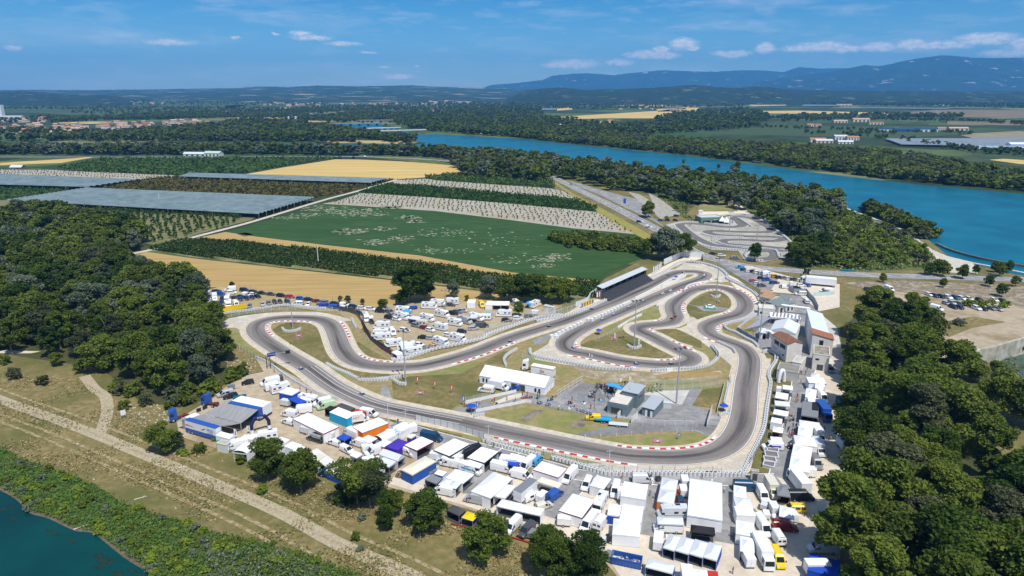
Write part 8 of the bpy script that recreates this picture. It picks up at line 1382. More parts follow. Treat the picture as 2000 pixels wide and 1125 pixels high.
def stand():
 pl=[P(*p,h)for p,h in zip(fr((1120,500,10),[(455,598),(1340,220),(1482,258),(622,632)]),(6.2,6.2,5.4,5.4))]
 a,b,c_,d=pl;o0=Vector((a.x,a.y,0));ax=(b-a);ax.z=0;L_=ax.length;rot=math.atan2(ax.y,ax.x);nx=Vector((math.sin(rot),-math.cos(rot),0));W_=abs((d-a).dot(nx));rt=empty('grandstand',(o0.x,o0.y,.2),rot)
 link('roof',MB().add([(0,0,6.2),(L_,0,6.2),(L_,-W_,5.5),(0,-W_,5.5),(0,0,6.35),(L_,0,6.35),(L_,-W_,5.65),(0,-W_,5.65)],[(0,1,2,3),(7,6,5,4),(0,4,5,1),(1,5,6,2),(2,6,7,3),(3,7,4,0)]).mesh(0,M('ribbed_roof',(.50,.53,.54),(.42,.45,.46),2,rough=.5,stretch=(rot,3,.1))),rt)
 link('back_wall',MB().box(0,L_,-.2,0,0,6.19).mesh(0,cp('dgrey')),rt)
 for i in range(7):link('seat_row',MB().box(.3,L_-.3,-1.2-i*.85-.8,-1.2-i*.85,0,3.3-i*.45).mesh(0,cp('dgrey')),rt)
 for x in(0,L_-.2):link('side_wall',MB().box(x,x+.2,-W_*.8,-.2,0,4.4).mesh(0,cp('brown')),rt)
 for i in range(8):link('column',MB().tube((L_*i/7*.98+.1,-.5,0),(L_*i/7*.98+.1,-W_+.5,5.6),.12,n=6).mesh(0,steel),rt)
 tag(rt,'covered grandstand with long pale metal roof beside the straight','grandstand')
stand()
def bleach():
 a,b=P(*fr(H7,[(95,535)])[0]),P(*fr(H7,[(350,370)])[0]);d=b-a;rt=empty('bleachers',(a.x,a.y,.25),math.atan2(d.y,d.x));L_=d.length
 for i in range(8):link('seat_row',MB().box(0,L_,-i*.75-.28,-i*.75,.35+i*.38,.43+i*.38).mesh(0,steel),rt)
 for i in range(6):
  x=L_*i/5;link('frame',MB().tube((x,0,0),(x,-6.2,3.1),.06,n=4).tube((x,-6.2,0),(x,-6.2,3.1),.06,n=4).tube((x,-3,0),(x,-3,1.6),.05,n=4).mesh(0,steel),rt)
 tag(rt,'open metal bleachers beside the esses','bleachers')
bleach()
B_=(1250,350,5)
building(B_,[(555,385),(580,352),(770,352),(785,372)],4.2,'small circuit clubhouse with green edge and white awnings',paint('club_wall',(.12,.22,.16),.6),cp('lgrey'),wins=[('n',.1,.45,.3,2.4,'w'),('n',.5,.9,.3,2.4,'w')])
tent(B_,[(628,392),(632,380),(738,382),(740,395)],2.6,'pair of white flat awnings before the small clubhouse','white','white','nlrf','flat',rh=.4)
tent(B_,[(770,405),(790,385),(822,388),(815,412)],2.2,'left white pointed tent at the small circuit','white','white','nlrf','peak',rh=3.0);tent(B_,[(815,415),(825,390),(865,395),(872,425)],2.2,'right white pointed tent at the small circuit','white','white','nlrf','peak',rh=3.2)
building(B_,[(860,222),(872,205),(910,210),(905,228)],3.4,'tiny wooden hut with metal roof in the picnic garden',paint('ochre_wood',(.45,.27,.08),.7),cp('grey'),'shed',.3)
building(B_,[(570,318),(578,306),(615,308),(615,320)],2.4,'white round-topped tank beside the picnic garden',cp('white'),cp('lgrey'))
fence(B_,[(545,395),(575,350)],3,'red striped panel beside the small clubhouse',2,panel=cp('red'))
V(A3,'sedan','white',1635,580,1735,616,0,'white sports car displayed inside the circuit');building(A3,[(1612,612),(1640,598),(1745,602),(1725,625)],.35,'low green and white display podium under the sports car',cp('green'),paint('podium',(.4,.55,.45)),name='podium',cat='podium')
V(A6,'svan','yellow',1495,720,1600,805,172,'yellow cab of the flatbed recovery truck',None,None,'truck cab')
def flat(o,x1,y1,x2,y2,L_,W_,h,label,col,deg,sides=False):
 p=P(*fr(o,[((x1+x2)/2,y2)])[0]);rt=empty('flatbed',(p.x,p.y+W_/2,.26),R(deg))
 mb=MB().box(-L_/2,L_/2,-W_/2,W_/2,h,h+.1);
 if sides:mb.box(-L_/2,L_/2,-W_/2,-W_/2+.06,h+.1,h+.5).box(-L_/2,L_/2,W_/2-.06,W_/2,h+.1,h+.5).box(-L_/2,-L_/2+.06,-W_/2+.07,W_/2-.07,h+.1,h+.5)
 link('deck',mb.mesh(0,cp(col)),rt);link('frame',MB().box(-L_/2+.1,L_/2-.1,-.4,.4,h-.25,h-.001).mesh(0,blackp),rt);wheels(rt,(-.3,.5),W_/2+.02,.33);return tag(rt,label,'flatbed')
flat(A6,1590,740,1722,825,4.6,2.1,.85,'blue-sided flatbed behind the yellow cab','cyan',-10,True);flat(A6,1725,815,1925,868,5.6,2.0,.6,'empty silver car trailer behind the yellow recovery truck','lgrey',-11)
flat(E1,850,440,985,520,4.0,1.8,.6,'dark flat trailer with a teal cover beside the black estate','teal',20,True);flat(A2,475,285,575,330,4.5,2.0,.7,'blue open trailer below the dark trees of the camper ground','royal',12,True)
def umbrella(o,x,y,h,r,label,col='royal'):
 p=P(*fr(o,[(x,y)])[0]);rt=empty('umbrella',(p.x,p.y,.26));link('pole',MB().tube((0,0,0),(0,0,h),.03,n=5).mesh(0,steel),rt);mb=MB();n=8
 for i in range(n):a,b=2*math.pi*i/n,2*math.pi*(i+1)/n;mb.add([(0,0,h),(r*.6*math.cos(a),r*.6*math.sin(a),h-.2),(r*.6*math.cos(b),r*.6*math.sin(b),h-.2),(r*math.cos(a),r*math.sin(a),h-.55),(r*math.cos(b),r*math.sin(b),h-.55)],[(0,1,2),(1,3,4,2)])
 link('canopy',mb.mesh(0,fab(col)),rt);return tag(rt,label,'umbrella')
umbrella(A6,228,700,2.6,1.5,'large blue umbrella at the start park exit');umbrella(A5,1628,690,2.4,1.4,'blue umbrella beside the right-hand bend');umbrella(A3,597,872,2.4,1.3,'blue umbrella on the infield verge by the two straights');umbrella(A3,1350,342,2.4,1.2,'blue umbrella at the hairpin tip');umbrella(H7,630,268,2.6,1.6,'blue umbrella in front of the clubhouse')
for x,y,h,l in[(1238.5,676,18,'tall floodlight mast inside the left infield hairpin'),(1320.7,790,18.5,'tall floodlight mast behind the small grey cabin'),(1399,577,18,'tall floodlight mast at the top infield island'),(792,746,18,'tall floodlight mast beside the white tyre bend'),(572,642,13,'floodlight mast inside the left loop'),(1483,664,16,'tall grey mast at the bleachers'),(871,606,9,'light mast between the motorhomes'),(1424,454,14,'mast in the middle of the small circuit'),(1478,470,10,'right light mast of the small circuit'),(1388,490,9,'wooden pole with crossbar beside the small circuit'),(1276,432,7,'pole beside the lay-by entrance'),(1571,570,12,'wooden pole beside the white lorry'),(406,655,8,'lamp post at the left end of the track by the wood')]:
 if'wooden' in l or'beside the lay-by' in l:pole(x,y,h,l)
 else:mast(x,y,h,l,.3,6 if h>12 else 3)
for x,y,h,l in[(1078,338,11,'utility pole where the main road enters the wood'),(752,305,10,'left utility pole on the far field road'),(860,312,9,'middle utility pole on the far field road'),(966,318,8,'right utility pole near the dark wood edge')]:pole(x,y,h,l)
for x,y,h,l,c in[(622,516,11,'white wind machine mast leaning in the reddish orchard','white'),(312,396,8,'white mast standing in the large blue net','white'),(885,384,7,'orange mast in the green orchard strip','amber')]:pole(x,y,h,l,'wind_machine','wind machine',.22,True,cp(c))
for x,y,h,l in[(1189,924,6.5,'white lamp post at the gravel trap'),(954,873,6.5,'white lamp post beside the covered paddock fence'),(759,833,7,'white lamp post at the paddock entrance'),(793,832,5,'small white loudspeaker post by the paddock entrance'),(1043,748,5,'thin white pole in front of the marquee')]:pole(x,y,h,l,'lamp_post','lamp post',.09,True,wpost)
for x,y1,y2,c,l in[(870,870,1010,'white','white feather flag in front of the big grey awning'),(1022,832,930,'white','white feather flag left of the navy arch'),(1195,635,745,'white','white feather flag behind the navy arch')]:flag(E1,x,y1,y2,c,l,'blue')
for x,y1,y2,l in[(570,978,1068,'leftmost red feather flag in the infield grass'),(738,1020,1110,'middle red feather flag in the infield grass'),(902,1060,1150,'right red feather flag in the infield grass')]:flag(A2,x,y1,y2,'red',l)
for x,y1,y2,l in[(127,518,630,'tall blue feather flag at the start park gate'),(280,585,690,'blue feather flag behind the blue umbrella')]:flag(A6,x,y1,y2,'blue',l)
flag(A5,503,340,395,'white','left yellow-white flag behind the blue canopy','yellow');flag(A5,603,315,385,'white','right yellow-white flag behind the blue canopy','yellow');flag(A5,1128,925,1000,'blue','dark blue flag in the lower grass island');flag(A3,745,860,935,'white','white flag beside the pink sign','purple');flag(A3,980,920,1000,'white','white flag at the mast foot','royal')
for i,(x,y)in enumerate([(575,535),(600,530),(628,515),(648,505),(1125,285),(1145,278),(1160,268),(1178,258),(1195,245)]):flag(A3,x,y-75,y,'white',['first','second','third','fourth'][i]+' white flag from the left at the left end of the grandstand' if i<4 else['first','second','third','fourth','fifth'][i-4]+' white flag from the left beyond the right end of the grandstand','lav')
def board(o,pts,h,col,label,z0=.2,txt=None,tcol='white',cat='banner',name='banner',t=.06):
 a,b=[P(*p)for p in fr(o,pts)];d=b-a;rt=empty(name,(a.x,a.y,.22),math.atan2(d.y,d.x));L_=d.length;link('board',MB().box(0,L_,-t/2,t/2,z0,z0+h).mesh(0,cp(col)),rt)
 for x in(.05,L_-.05):link('post',MB().tube((x,t,0),(x,t,z0+h),.04,n=5).mesh(0,steel),rt)
 if txt:text3(txt,h*.62,cp(tcol),rt,(L_/2,-t/2-.02,z0+h/2),(math.pi/2,0,0))
 return tag(rt,label,cat)
board(A1,[(282,365),(606,318)],2.2,'yellow','long bright yellow banner at the corner of the car park',.2)
board(E1,[(402,672),(458,655)],1.0,'black','left black and white sponsor board behind the grey awning',.3);board(E1,[(478,645),(535,618)],1.0,'black','right black and white sponsor board behind the grey awning',.3)
board(A1,[(822,905),(905,885)],1.5,'blue','blue sponsor board hanging at the start gantry',4.2,None)
rt=empty('start_gantry',(*P(*fr(A1,[(810,905)])[0]).xy,.22),.35);link('frame',MB().tube((0,0,0),(0,0,5),.15).tube((1.2,-.6,0),(1.2,-.6,5),.15).tube((0,0,5),(7.5,0,5.3),.12).mesh(0,cp('dgrey')),rt);link('signal_panel',MB().box(6.6,8.2,-.15,.15,4.7,5.9).mesh(0,cp('black')),rt);tag(rt,'start light gantry reaching over the track edge','gantry')
board(A3,[(425,615),(550,565)],2.2,'yellow','yellow and blue sponsor banner left of the grandstand')
for i in range(5):
 f0=i/5;x=425+125*f0;y=615-50*f0;board(A3,[(x+6,y-2),(x+15,y-6)],1.6,'blue',['first','second','third','fourth','fifth'][i]+' blue panel on the yellow banner left of the grandstand',.5,t=.12)
for i in range(9):
 x,y=770+i*34.5,455-i*15.5;board(A3,[(x,y+8),(x+12,y+2)],1.3,'red',ORDN[i]+' red panel from the left on the rail below the grandstand',.3)
board((0,680,2.528),[(600,352),(625,345)],1.6,'white','small white notice board on two posts on the dry slope',1.0,cat='sign',name='sign')
board(Z3,[(868,1020),(888,1020)],4.2,'blue','blue road sign panel beside the lay-by',3.0,cat='sign',name='road_sign')
def bow(o,x,y,label):
 p=P(*fr(o,[(x,y)])[0]);rt=empty('sign',(p.x,p.y,.25));link('board',MB().prism([(-1.1,0),(-1.1,1.5),(-.3,1.0),(.3,1.0),(1.1,1.5),(1.1,0),(.3,.45),(-.3,.45)],-.04,.04).mesh(0,paint('pink',(.75,.22,.45),.6)),rt);link('number',MB().box(-.35,.35,-.06,-.04,.5,.95).mesh(0,cp('white')),rt);tag(rt,label,'sign')
bow(A1,1120,598,'pink bow-shaped sign inside the left loop');bow(A5,912,1040,'pink bow-shaped sign in the lower grass island');bow((560,760,6.25),1632,75,'pink bow-shaped sign in the grass by the red flags');bow(A3,745,930,'pink round sign under the white flag')
tyres(A1,[(290,388),(440,365),(600,345),(730,328),(960,293),(1100,300),(1250,318),(1390,325)],'white tyre wall between the car park and the left loop',1.2)
tyres(A1,[(960,520),(975,540),(1010,550),(1080,545),(1135,525)],'small white tyre crescent at the mast inside the left loop',.9)
tyres(A1,[(1395,870),(1480,915),(1600,965),(1700,1015),(1760,1025),(2000,1022)],'white tyre wall curving below the left chicane',1.0);tyres(A2,[(0,1018),(120,1020),(300,1008),(440,985)],'white tyre wall leading to the tall mast',1.0);tyres(A2,[(345,1025),(400,1060),(475,1070)],'short white tyre wall at the mast foot',1.0)
tyres(A1,[(1638,425),(1650,460),(1680,515)],'short white barrier beside the red and white kerb',.9)
tyres(A6,[(715,25),(640,70),(595,110),(580,150),(600,208)],'curved white tyre wall behind the marquee',.95);tyres(A6,[(862,30),(870,80),(960,115),(1130,150),(1300,180),(1500,215),(1700,240),(2000,245)],'long white tyre wall around the infield gravel trap',1.15)
tyres(A5,[(860,262),(1050,245),(1250,240),(1420,215),(1500,180),(1555,130),(1570,80),(1530,20),(1500,-20)],'white tyre wall round the infield right hairpin',1.1)
wallrun(A5,[(1010,255),(1215,232)],.9,.3,'white plain barrier section by the thin posts',whitep,smooth=False)
tyres(A4,[(0,165),(120,182),(220,210),(300,250),(350,300),(350,330),(440,375),(530,420),(600,460),(650,510),(662,545)],'white tyre wall outside the top hairpin',1.5);tyres(A3,[(0,745),(300,690),(500,620),(620,560),(800,480),(950,380),(1050,345),(1180,290),(1280,240),(1400,170),(1560,168)],'long white tyre wall below the grandstand',1.5)
tyres(A2,[(340,825),(400,830),(560,780),(740,720),(900,690),(1100,645),(1230,610),(1260,580),(1500,500),(1700,430),(2000,385)],'white tyre wall along the camper ground',1.6)
wallrun(A3,[(950,525),(1100,450),(1200,395),(1290,345),(1415,295),(1440,310),(1330,360),(1215,410)],.9,.5,'white double barrier between the two straights',whitep);
wallrun(A3,[(785,815),(900,740),(1015,685)],.9,.45,'white barrier segment on the infield verge',whitep);wallrun(A3,[(1160,598),(1280,530),(1405,460)],.9,.4,'white barrier along the esses entry',whitep);wallrun(A3,[(1435,450),(1470,400),(1600,365),(1800,352)],.8,.4,'white barrier above the top infield island',whitep)
blocks=[(140,893),(180,882),(185,900),(212,862),(248,845),(285,827),(327,808),(362,793),(397,776),(428,762),(497,730),(533,732),(567,712),(597,698),(630,684),(663,670),(693,656),(724,642),(755,628),(783,613),(812,598),(842,583),(865,573),(888,563)]
for i,(x,y)in enumerate(blocks):
 p=P(*fr(A3,[(x,y+8)])[0]);bb=bpy.data.objects.new('barrier_block',mesh('blk',lambda:MB().prism([(-.85,0),(-.85,1.1),(-.7,1.2),(.7,1.2),(.85,1.1),(.85,0)],-.5,.5).mesh('barrier_block',whitep)));C.objects.link(bb);bb.location=(p.x,p.y,.25);bb.rotation_euler=(0,0,.8);tag(bb,'white plastic barrier block standing in the row between the two straights','barrier block','white blocks between the two straights')
tyres(A3,[(1695,500),(1720,512),(1760,512),(1780,495)],'white tyre ring at the top island mast',.9);tyres(A3,[(880,990),(910,1008),(960,1015),(1012,992)],'white tyre ring at the mast of the left infield hairpin',.9)
tyres(A4,[(320,795),(350,830),(430,860),(520,910),(600,950),(650,1000)],'white tyre wall beside the bleachers fence',1.0);tyres(A4,[(320,790),(380,765),(520,735),(600,690),(640,680)],'white tyre wall above the bleachers',1.0);tyres(A4,[(705,1055),(740,1035),(800,1060),(835,1100),(830,1140)],'white tyre wall curling round the control tower',.9)
tyres(A4,[(195,1000),(250,1060),(262,1120)],'white tyre wall in the stony infield',.9);tyres(A4,[(262,955),(330,985),(400,1020),(430,1060)],'jumbled white tyre wall at the esses exit',.9)
tyres(E8,[(352,0),(345,50),(300,120),(288,180),(305,240),(292,330),(268,480),(245,640),(190,780),(130,900),(60,1050),(0,1075)],'white tyre wall down the right side of the track',1.25)
tyres(A7,[(0,120),(120,150),(280,195),(420,245),(560,285),(640,308),(760,312)],'white tyre wall at the bottom bend, left part',1.0,hgt=1.2);tyres(A7,[(770,312),(1000,312),(1300,312),(1700,318),(2000,325)],'white tyre wall along the bottom gravel trap, middle part',1.05,hgt=1.2);tyres(E7,[(0,150),(200,160),(340,160),(370,130),(400,70),(430,10)],'white tyre wall at the corner by the concrete kiosk',1.0,hgt=1.2);tyres(E3,[(905,275),(1100,330),(1300,385),(1500,430),(1600,450)],'white tyre wall right of the covered fence',1.0,hgt=1.0)
tyres(A5,[(1640,610),(1655,540),(1680,440),(1705,400),(1700,330)],'white tyre wall beside the right-hand bend',.95);tyres(A5,[(1590,745),(1640,735),(1675,730)],'short white block row beside the right umbrella',.9);tyres(A6,[(265,760),(320,745),(380,738)],'short white tyre row at the start park exit',.9)
tyres(B_,[(270,465),(380,435),(560,428),(700,445),(880,455),(920,440),(905,420)],'white tyre wall around the small circuit start',1.4);tyres(B_,[(800,365),(900,350),(1080,355),(1190,385),(1260,440),(1330,505),(1420,575),(1500,655)],'white tyre wall on the outside of the small circuit',1.6);tyres(B_,[(470,580),(560,630),(640,665),(800,685),(1060,710),(1030,750),(1060,785),(1200,805)],'white tyre wall at the road side of the small circuit',1.6);tyres(B_,[(600,540),(700,565),(1000,578)],'inner white tyre line of the small circuit, upper',1.4);tyres(B_,[(750,620),(850,655),(1080,675),(1250,690),(1330,710),(1355,770)],'inner white tyre line of the small circuit, lower',1.4);tyres(B_,[(955,385),(1020,425),(1090,470)],'short white tyre line in the small circuit',1.3)
fence(E3,[(75,12),(330,75),(560,130),(750,190),(905,240)],2.0,'pale cloth-covered fence between paddock and track',2.2,gpost,panel=cp('lgrey'))
fence(E3,[(905,270),(1300,370),(1600,440),(2000,530)],2.2,'green wire fence behind the tyre wall at the bottom bend',2.6,gpost)
fence(A7,[(20,110),(420,225),(730,290),(1080,295),(1550,300),(1900,305),(2050,318)],2.4,'dark post fence along the bottom gravel trap',3.2,gpost)
fence(E8,[(375,60),(330,200),(320,330),(300,520),(270,700),(190,850),(110,1000)],2.4,'green wire fence behind the right-hand white tents',2.6,gpost,r=.06)
fence(A1,[(350,600),(440,660),(620,760),(720,820),(840,890),(900,950),(1050,1040),(1240,1120)],2.0,'white post fence along the start straight on the paddock side',2.6,wpost)
wallrun(A1,[(700,800),(850,875),(1000,990),(1240,1130)],.9,.3,'white and blue barrier beside the start straight',paint('pale_blue_wall',(.60,.64,.70),.6));fence(E2,[(230,0),(400,90),(560,140),(640,165)],1.4,'white barrier fence along the paddock top',2.4,wpost,panel=whitep);fence(E2,[(880,280),(1050,320),(1200,380),(1260,420)],1.6,'white fence beside the orange tent',2.4,wpost)
fence(A1,[(285,470),(370,435),(440,405),(600,370),(840,345),(1090,325),(1440,328),(1560,370),(1700,520),(1830,680)],1.6,'white post and wire fence round the left loop',3.4,wpost)
fence(A1,[(1510,340),(1600,350),(1680,380),(1740,470),(1830,640),(2010,760)],2.2,'dark sheeted fence left of the camper ground',2.4,gpost,panel=cp('dgrey'));fence(A2,[(30,460),(60,540),(120,630),(230,720),(370,800)],2.0,'dark purple banner fence at the camper ground',2.2,gpost,panel=paint('plum',(.16,.06,.10),.7))
fence(A2,[(370,800),(600,760),(890,690),(1100,620),(1240,590),(1250,545),(1500,470),(1700,400),(1990,345)],2.4,'tall white wire fence along the camper ground straight',3.0,wpost,rail=True)
fence(A1,[(535,105),(800,170),(1100,215),(1500,250),(1700,270)],1.7,'thin dark fence between the car park and the stubble field',4.5,gpost)
fence(A3,[(0,735),(180,690),(380,620),(560,560)],2.4,'white wire fence left of the grandstand',3.0,wpost,rail=True);fence(A3,[(640,495),(760,440),(1060,300)],1.2,'white railing in front of the grandstand',2.5,wpost,rail=(.5,1.1),wire=False)
wallrun(A3,[(370,600),(480,555),(520,500),(585,455)],2.2,.25,'pale blue-white curved wall left of the grandstand',roofw,name='wall',cat='wall');wallrun(A3,[(1232,190),(1400,112),(1615,122),(1620,150)],3.2,.3,'high white wall behind the top hairpin',paint('white_wall',(.68,.70,.72),.6),name='wall',cat='wall',smooth=False)
fence(A4,[(270,195),(360,250),(480,320),(680,430)],2.4,'grey wire fence between hairpin car park and spectator path',2.6,steel,rail=True)
fence(A4,[(250,210),(355,275),(360,330),(500,400),(600,455),(660,520)],1.4,'blue and white advertising rail outside the hairpin',2.4,wpost,panel=paint('pale_blue_wall',(.6,.64,.7)))
wallrun(A4,[(950,435),(1000,470),(1120,470),(1160,520),(1200,560),(1235,635)],2.4,.25,'grey sheet wall around the yard',paint('bluegrey_sheet',(.30,.33,.37),.5),name='wall',cat='wall',smooth=False);wallrun(A4,[(1195,500),(1395,485)],2.0,.2,'pale green fence wall beyond the yard',paint('pale_green',(.5,.6,.56),.6),name='wall',cat='wall',smooth=False)
fence(A4,[(445,830),(560,900),(655,955)],1.6,'blue advertising fence beside the bleachers',2.2,wpost,panel=paint('bluegrey_banner',(.22,.30,.42),.6));fence(A4,[(445,825),(560,735),(660,670)],1.4,'white railing in front of the bleachers',2.2,wpost,panel=paint('pale_blue_wall',(.6,.64,.7)))
fence(A6,[(165,610),(330,575),(550,525),(712,490)],1.3,'low white banner wall with blue logos, upper side of pre-grid',2.4,wpost,panel=whitep);fence(A6,[(275,705),(480,665),(700,625),(850,590),(920,625)],1.3,'low plain white wall on the lower side of pre-grid',2.4,wpost,panel=whitep)
fence(A6,[(920,600),(1030,640),(1120,665),(1300,700),(1500,735),(1700,760),(1880,805)],2.2,'tall white post fence above the yellow truck',3.0,wpost);fence(A6,[(1150,545),(1250,480),(1430,375)],2.4,'white panel fence left of the start park work area',2.4,wpost,panel=None,rail=(.2,1.2,2.3));fence(A6,[(1150,545),(1310,570),(1430,590),(1700,635)],2.2,'white wire fence in the middle of the start park',3.2,wpost)
fence(A5,[(625,825),(760,850),(950,860),(1150,865),(1360,868)],2.2,'tall white wire fence at the bottom of the start park',3.2,wpost,rail=True);fence(A5,[(475,775),(550,700)],2.2,'white gate panel left of the small grey cabin',1.5,wpost,panel=whitep);fence(A5,[(628,825),(700,755)],2.2,'white gate panel below the small grey cabin',1.5,wpost,panel=whitep);fence(A5,[(1445,870),(1480,750),(1500,690)],2.4,'white gate beside the right-hand track entry',1.5,wpost,panel=whitep)
fence(A5,[(675,400),(870,410),(1100,400),(1320,385),(1590,345)],2.0,'white wire fence above the concrete yard',3.2,wpost);fence(A5,[(860,500),(890,455),(1080,470),(1270,450),(1530,430),(1640,400)],2.0,'second white wire fence above the concrete yard',3.2,wpost);fence(A5,[(1640,400),(1600,560),(1555,715)],1.6,'white barrier wall beside the mown rectangle',2.5,wpost,panel=whitep);fence(A5,[(1265,670),(1410,695),(1500,710)],1.6,'wire fence in front of the mown rectangle',2.6,wpost)
fence(A5,[(125,985),(375,975),(630,955),(880,935),(1180,915),(1340,910)],1.2,'row of white posts above the lower grass island',4.5,wpost,wire=False,r=.08,cat='post row')
fence(A6,[(780,115),(860,130),(1020,155),(1300,205),(1560,250),(1900,270)],2.0,'tall thin wire fence behind the infield tyre wall',4.0,wpost);fence(A6,[(160,590),(330,550),(460,515)],1.8,'wire fence behind the ambulances',3.0,wpost)
fence(A3,[(560,940),(700,870),(800,800),(900,745),(1060,650)],1.4,'low wire fence on the infield verge',3.0,wpost)
wallrun(E4,[(0,785),(230,842),(300,870)],.4,.06,'red ground tape at the embankment, left piece',redp,name='tape',cat='tape');wallrun(E4,[(700,940),(850,985),(1050,1045)],.4,.06,'red ground tape at the embankment, right piece',redp,name='tape',cat='tape')
for pts,l in[([(1440,524),(1520,534),(1600,541),(1700,546),(1800,549),(1900,552),(2020,556)],'near guard rail of the main road'),([(1640,529),(1760,534),(1860,537),(2020,542)],'far guard rail of the main road')]:
 fence(None,pts,.9,l,4.5,steel,wire=False,rail=True,r=.09,cat='guard rail',name='guard_rail')
a=[P(*p,0)for p in[(1845,735),(1880,722),(1930,712),(1990,694),(2060,676),(2200,650)]]
V_=[];
for i,p in enumerate(a):V_+=[(p.x,p.y,0),(p.x,p.y,6.5),(p.x,p.y+1.2,6.5),(p.x,p.y+1.2,0)]
me=bpy.data.meshes.new('wall');me.from_pydata(V_,[],[(4*i+k,4*i+4+k,4*i+4+(k+1)%4,4*i+(k+1)%4)for i in range(len(a)-1)for k in range(4)]+[(3,2,1,0),(20,21,22,23)]);lw=link('concrete_wall',me,M('lock_concrete',(.44,.41,.33),(.28,.26,.19),.35,c3=(.55,.53,.47),sc3=.15));tag(lw,'high stained concrete lock wall at the right edge','concrete wall')
fld('terrace',[(1845,707),(1885,690),(1990,650),(2200,600),(2200,590),(1900,640),(1800,680)],MATS['parking_dirt'],.21)
fld('canal',[(1930,712),(1990,694),(2200,640),(2200,780),(2010,745),(1960,712)],M('green_water',(.06,.10,.08),(.05,.085,.07),.1,rough=.15),.2)
wallrun(None,[(1828,478),(1860,492),(1920,508),(2010,524)],1.2,.8,'low stone dyke wall beside the river',M('dyke_stone',(.25,.23,.2),(.15,.14,.12),.6),name='dyke_wall',cat='dyke wall')
# bridges, farms, village
def bridge(pts,h,w,label,npier,mat):
 ln=[P(*p)for p in pts];o0=ln[0];rt=empty('bridge',(o0.x,o0.y,0));d=ln[-1]-o0;nrm=Vector((-d.y,d.x,0)).normalized()*w/2
 q=[Vector((0,0,0))-nrm,d-nrm,d+nrm,Vector((0,0,0))+nrm];link('deck',MB().add([(p.x,p.y,h-1.6)for p in q]+[(p.x,p.y,h)for p in q],[(3,2,1,0),(4,5,6,7),(0,1,5,4),(1,2,6,5),(2,3,7,6),(3,0,4,7)]).mesh(0,mat),rt)
 for i in range(npier):p=d*((i+.5)/npier);link('pier',MB().box(p.x-3,p.x+3,p.y-2,p.y+2,0,h-1.6).mesh(0,mat),rt)
 tag(rt,label,'bridge')
pcm=M('pale_concrete',(.55,.54,.5),(.45,.44,.4),.05);dcm=M('dark_concrete',(.28,.27,.25),(.2,.2,.18),.05)
bridge([(605,247),(762,245)],7,12,'long low dam bridge across the upper pond',9,dcm);bridge([(700,240.5),(770,240)],9,14,'motorway bridge behind the dam',4,dcm);bridge([(672,258),(782,255)],8,12,'weir with white gates between the islands',9,pcm);bridge([(735,263.5),(832,260.5)],9,12,'slender pale road bridge over the river',3,pcm)
hr=random.Random(12)
wl=[M('wall_cream',(.62,.52,.40)),M('wall_white',(.68,.64,.58)),M('wall_ochre',(.58,.42,.27))];rl=[M('roof_orange',(.42,.20,.11)),M('roof_pink',(.46,.29,.21)),M('roof_brown',(.30,.15,.10)),M('roof_tan',(.5,.36,.26))]
def hmesh(k):
 L_,W_,H_=(14,9,4.5)if k<3 else(18,10,6.5)if k<5 else(10,8,4)
 mb=MB();mb.box(-L_/2,L_/2,-W_/2,W_/2,0,H_);e=.6
 mb.add([(-L_/2-e,-W_/2-e,H_-.1),(L_/2+e,-W_/2-e,H_-.1),(L_/2+e,0,H_+2.2),(-L_/2-e,0,H_+2.2),(-L_/2-e,W_/2+e,H_-.1),(L_/2+e,W_/2+e,H_-.1)],[(0,1,2,3),(3,2,5,4)],1);mb.add([(-L_/2,-W_/2,H_),(-L_/2,W_/2,H_),(-L_/2,0,H_+2.1),(L_/2,-W_/2,H_),(L_/2,W_/2,H_),(L_/2,0,H_+2.1)],[(0,1,2),(3,4,5)])
 for x in(-L_*.3,0,L_*.3):mb.box(x-.7,x+.7,-W_/2-.05,-W_/2,1,2.6,2)
 return mb.mesh('house',(wl[k%3],rl[k%4],glass))
HM=[hmesh(k)for k in range(8)]
def houses(poly,n,label,group,seed,sc=1.0):
 g=random.Random(seed);xs=[p[0]for p in poly];ys=[p[1]for p in poly];k=0;t=0
 while k<n and t<9999:
  t+=1;x,y=g.uniform(min(xs),max(xs)),g.uniform(min(ys),max(ys))
  if not inpoly(np.array([x]),np.array([y]),poly)[0]:continue
  p=P(x,y);o=bpy.data.objects.new('house',HM[g.randrange(8)]);C.objects.link(o);o.location=(p.x,p.y,0);o.rotation_euler=(0,0,g.uniform(-.5,.5)+(1.57 if g.random()<.25 else 0));o.scale=(sc,sc,sc);tag(o,label,'house',group);k+=1
houses([(0,229),(100,230),(98,239),(0,240)],26,'tiled house in the upper part of the left village near the white tower','houses of the upper left village',1)
houses([(0,250),(40,246),(110,243),(170,246),(175,255),(140,266),(60,262),(0,262)],70,'pinkish tiled house in the dense left village','houses of the dense left village',2)
houses([(180,246),(215,241),(300,238),(302,244),(260,254),(200,256)],34,'tiled house in the middle village row','houses of the middle village row',3)
houses([(318,241),(345,236),(410,238),(410,248),(370,249),(335,248)],30,'red-roofed house in the right part of the village','houses of the right village part',4)
houses([(1075,192),(1110,188),(1200,190),(1205,196),(1100,197)],34,'white house in the village under the wooded hill','houses under the wooded hill',5,1.3);houses([(0,200),(60,198),(240,197),(330,201),(330,205),(0,206)],36,'tiny house in the far row below the left hills','houses below the left hills',6,1.3);houses([(500,205),(560,200),(700,202),(900,198),(950,200),(700,208),(520,210)],40,'tiny pale house in the far town','houses of the far town',7,1.5);houses([(1200,207),(1290,208),(1300,214),(1240,217),(1200,214)],10,'tiled farmhouse among the far wheat fields','farmhouses among the far wheat fields',8);houses([(825,218),(880,217),(880,223),(830,224)],8,'pink building beside the far lake','buildings beside the far lake',9,1.2)
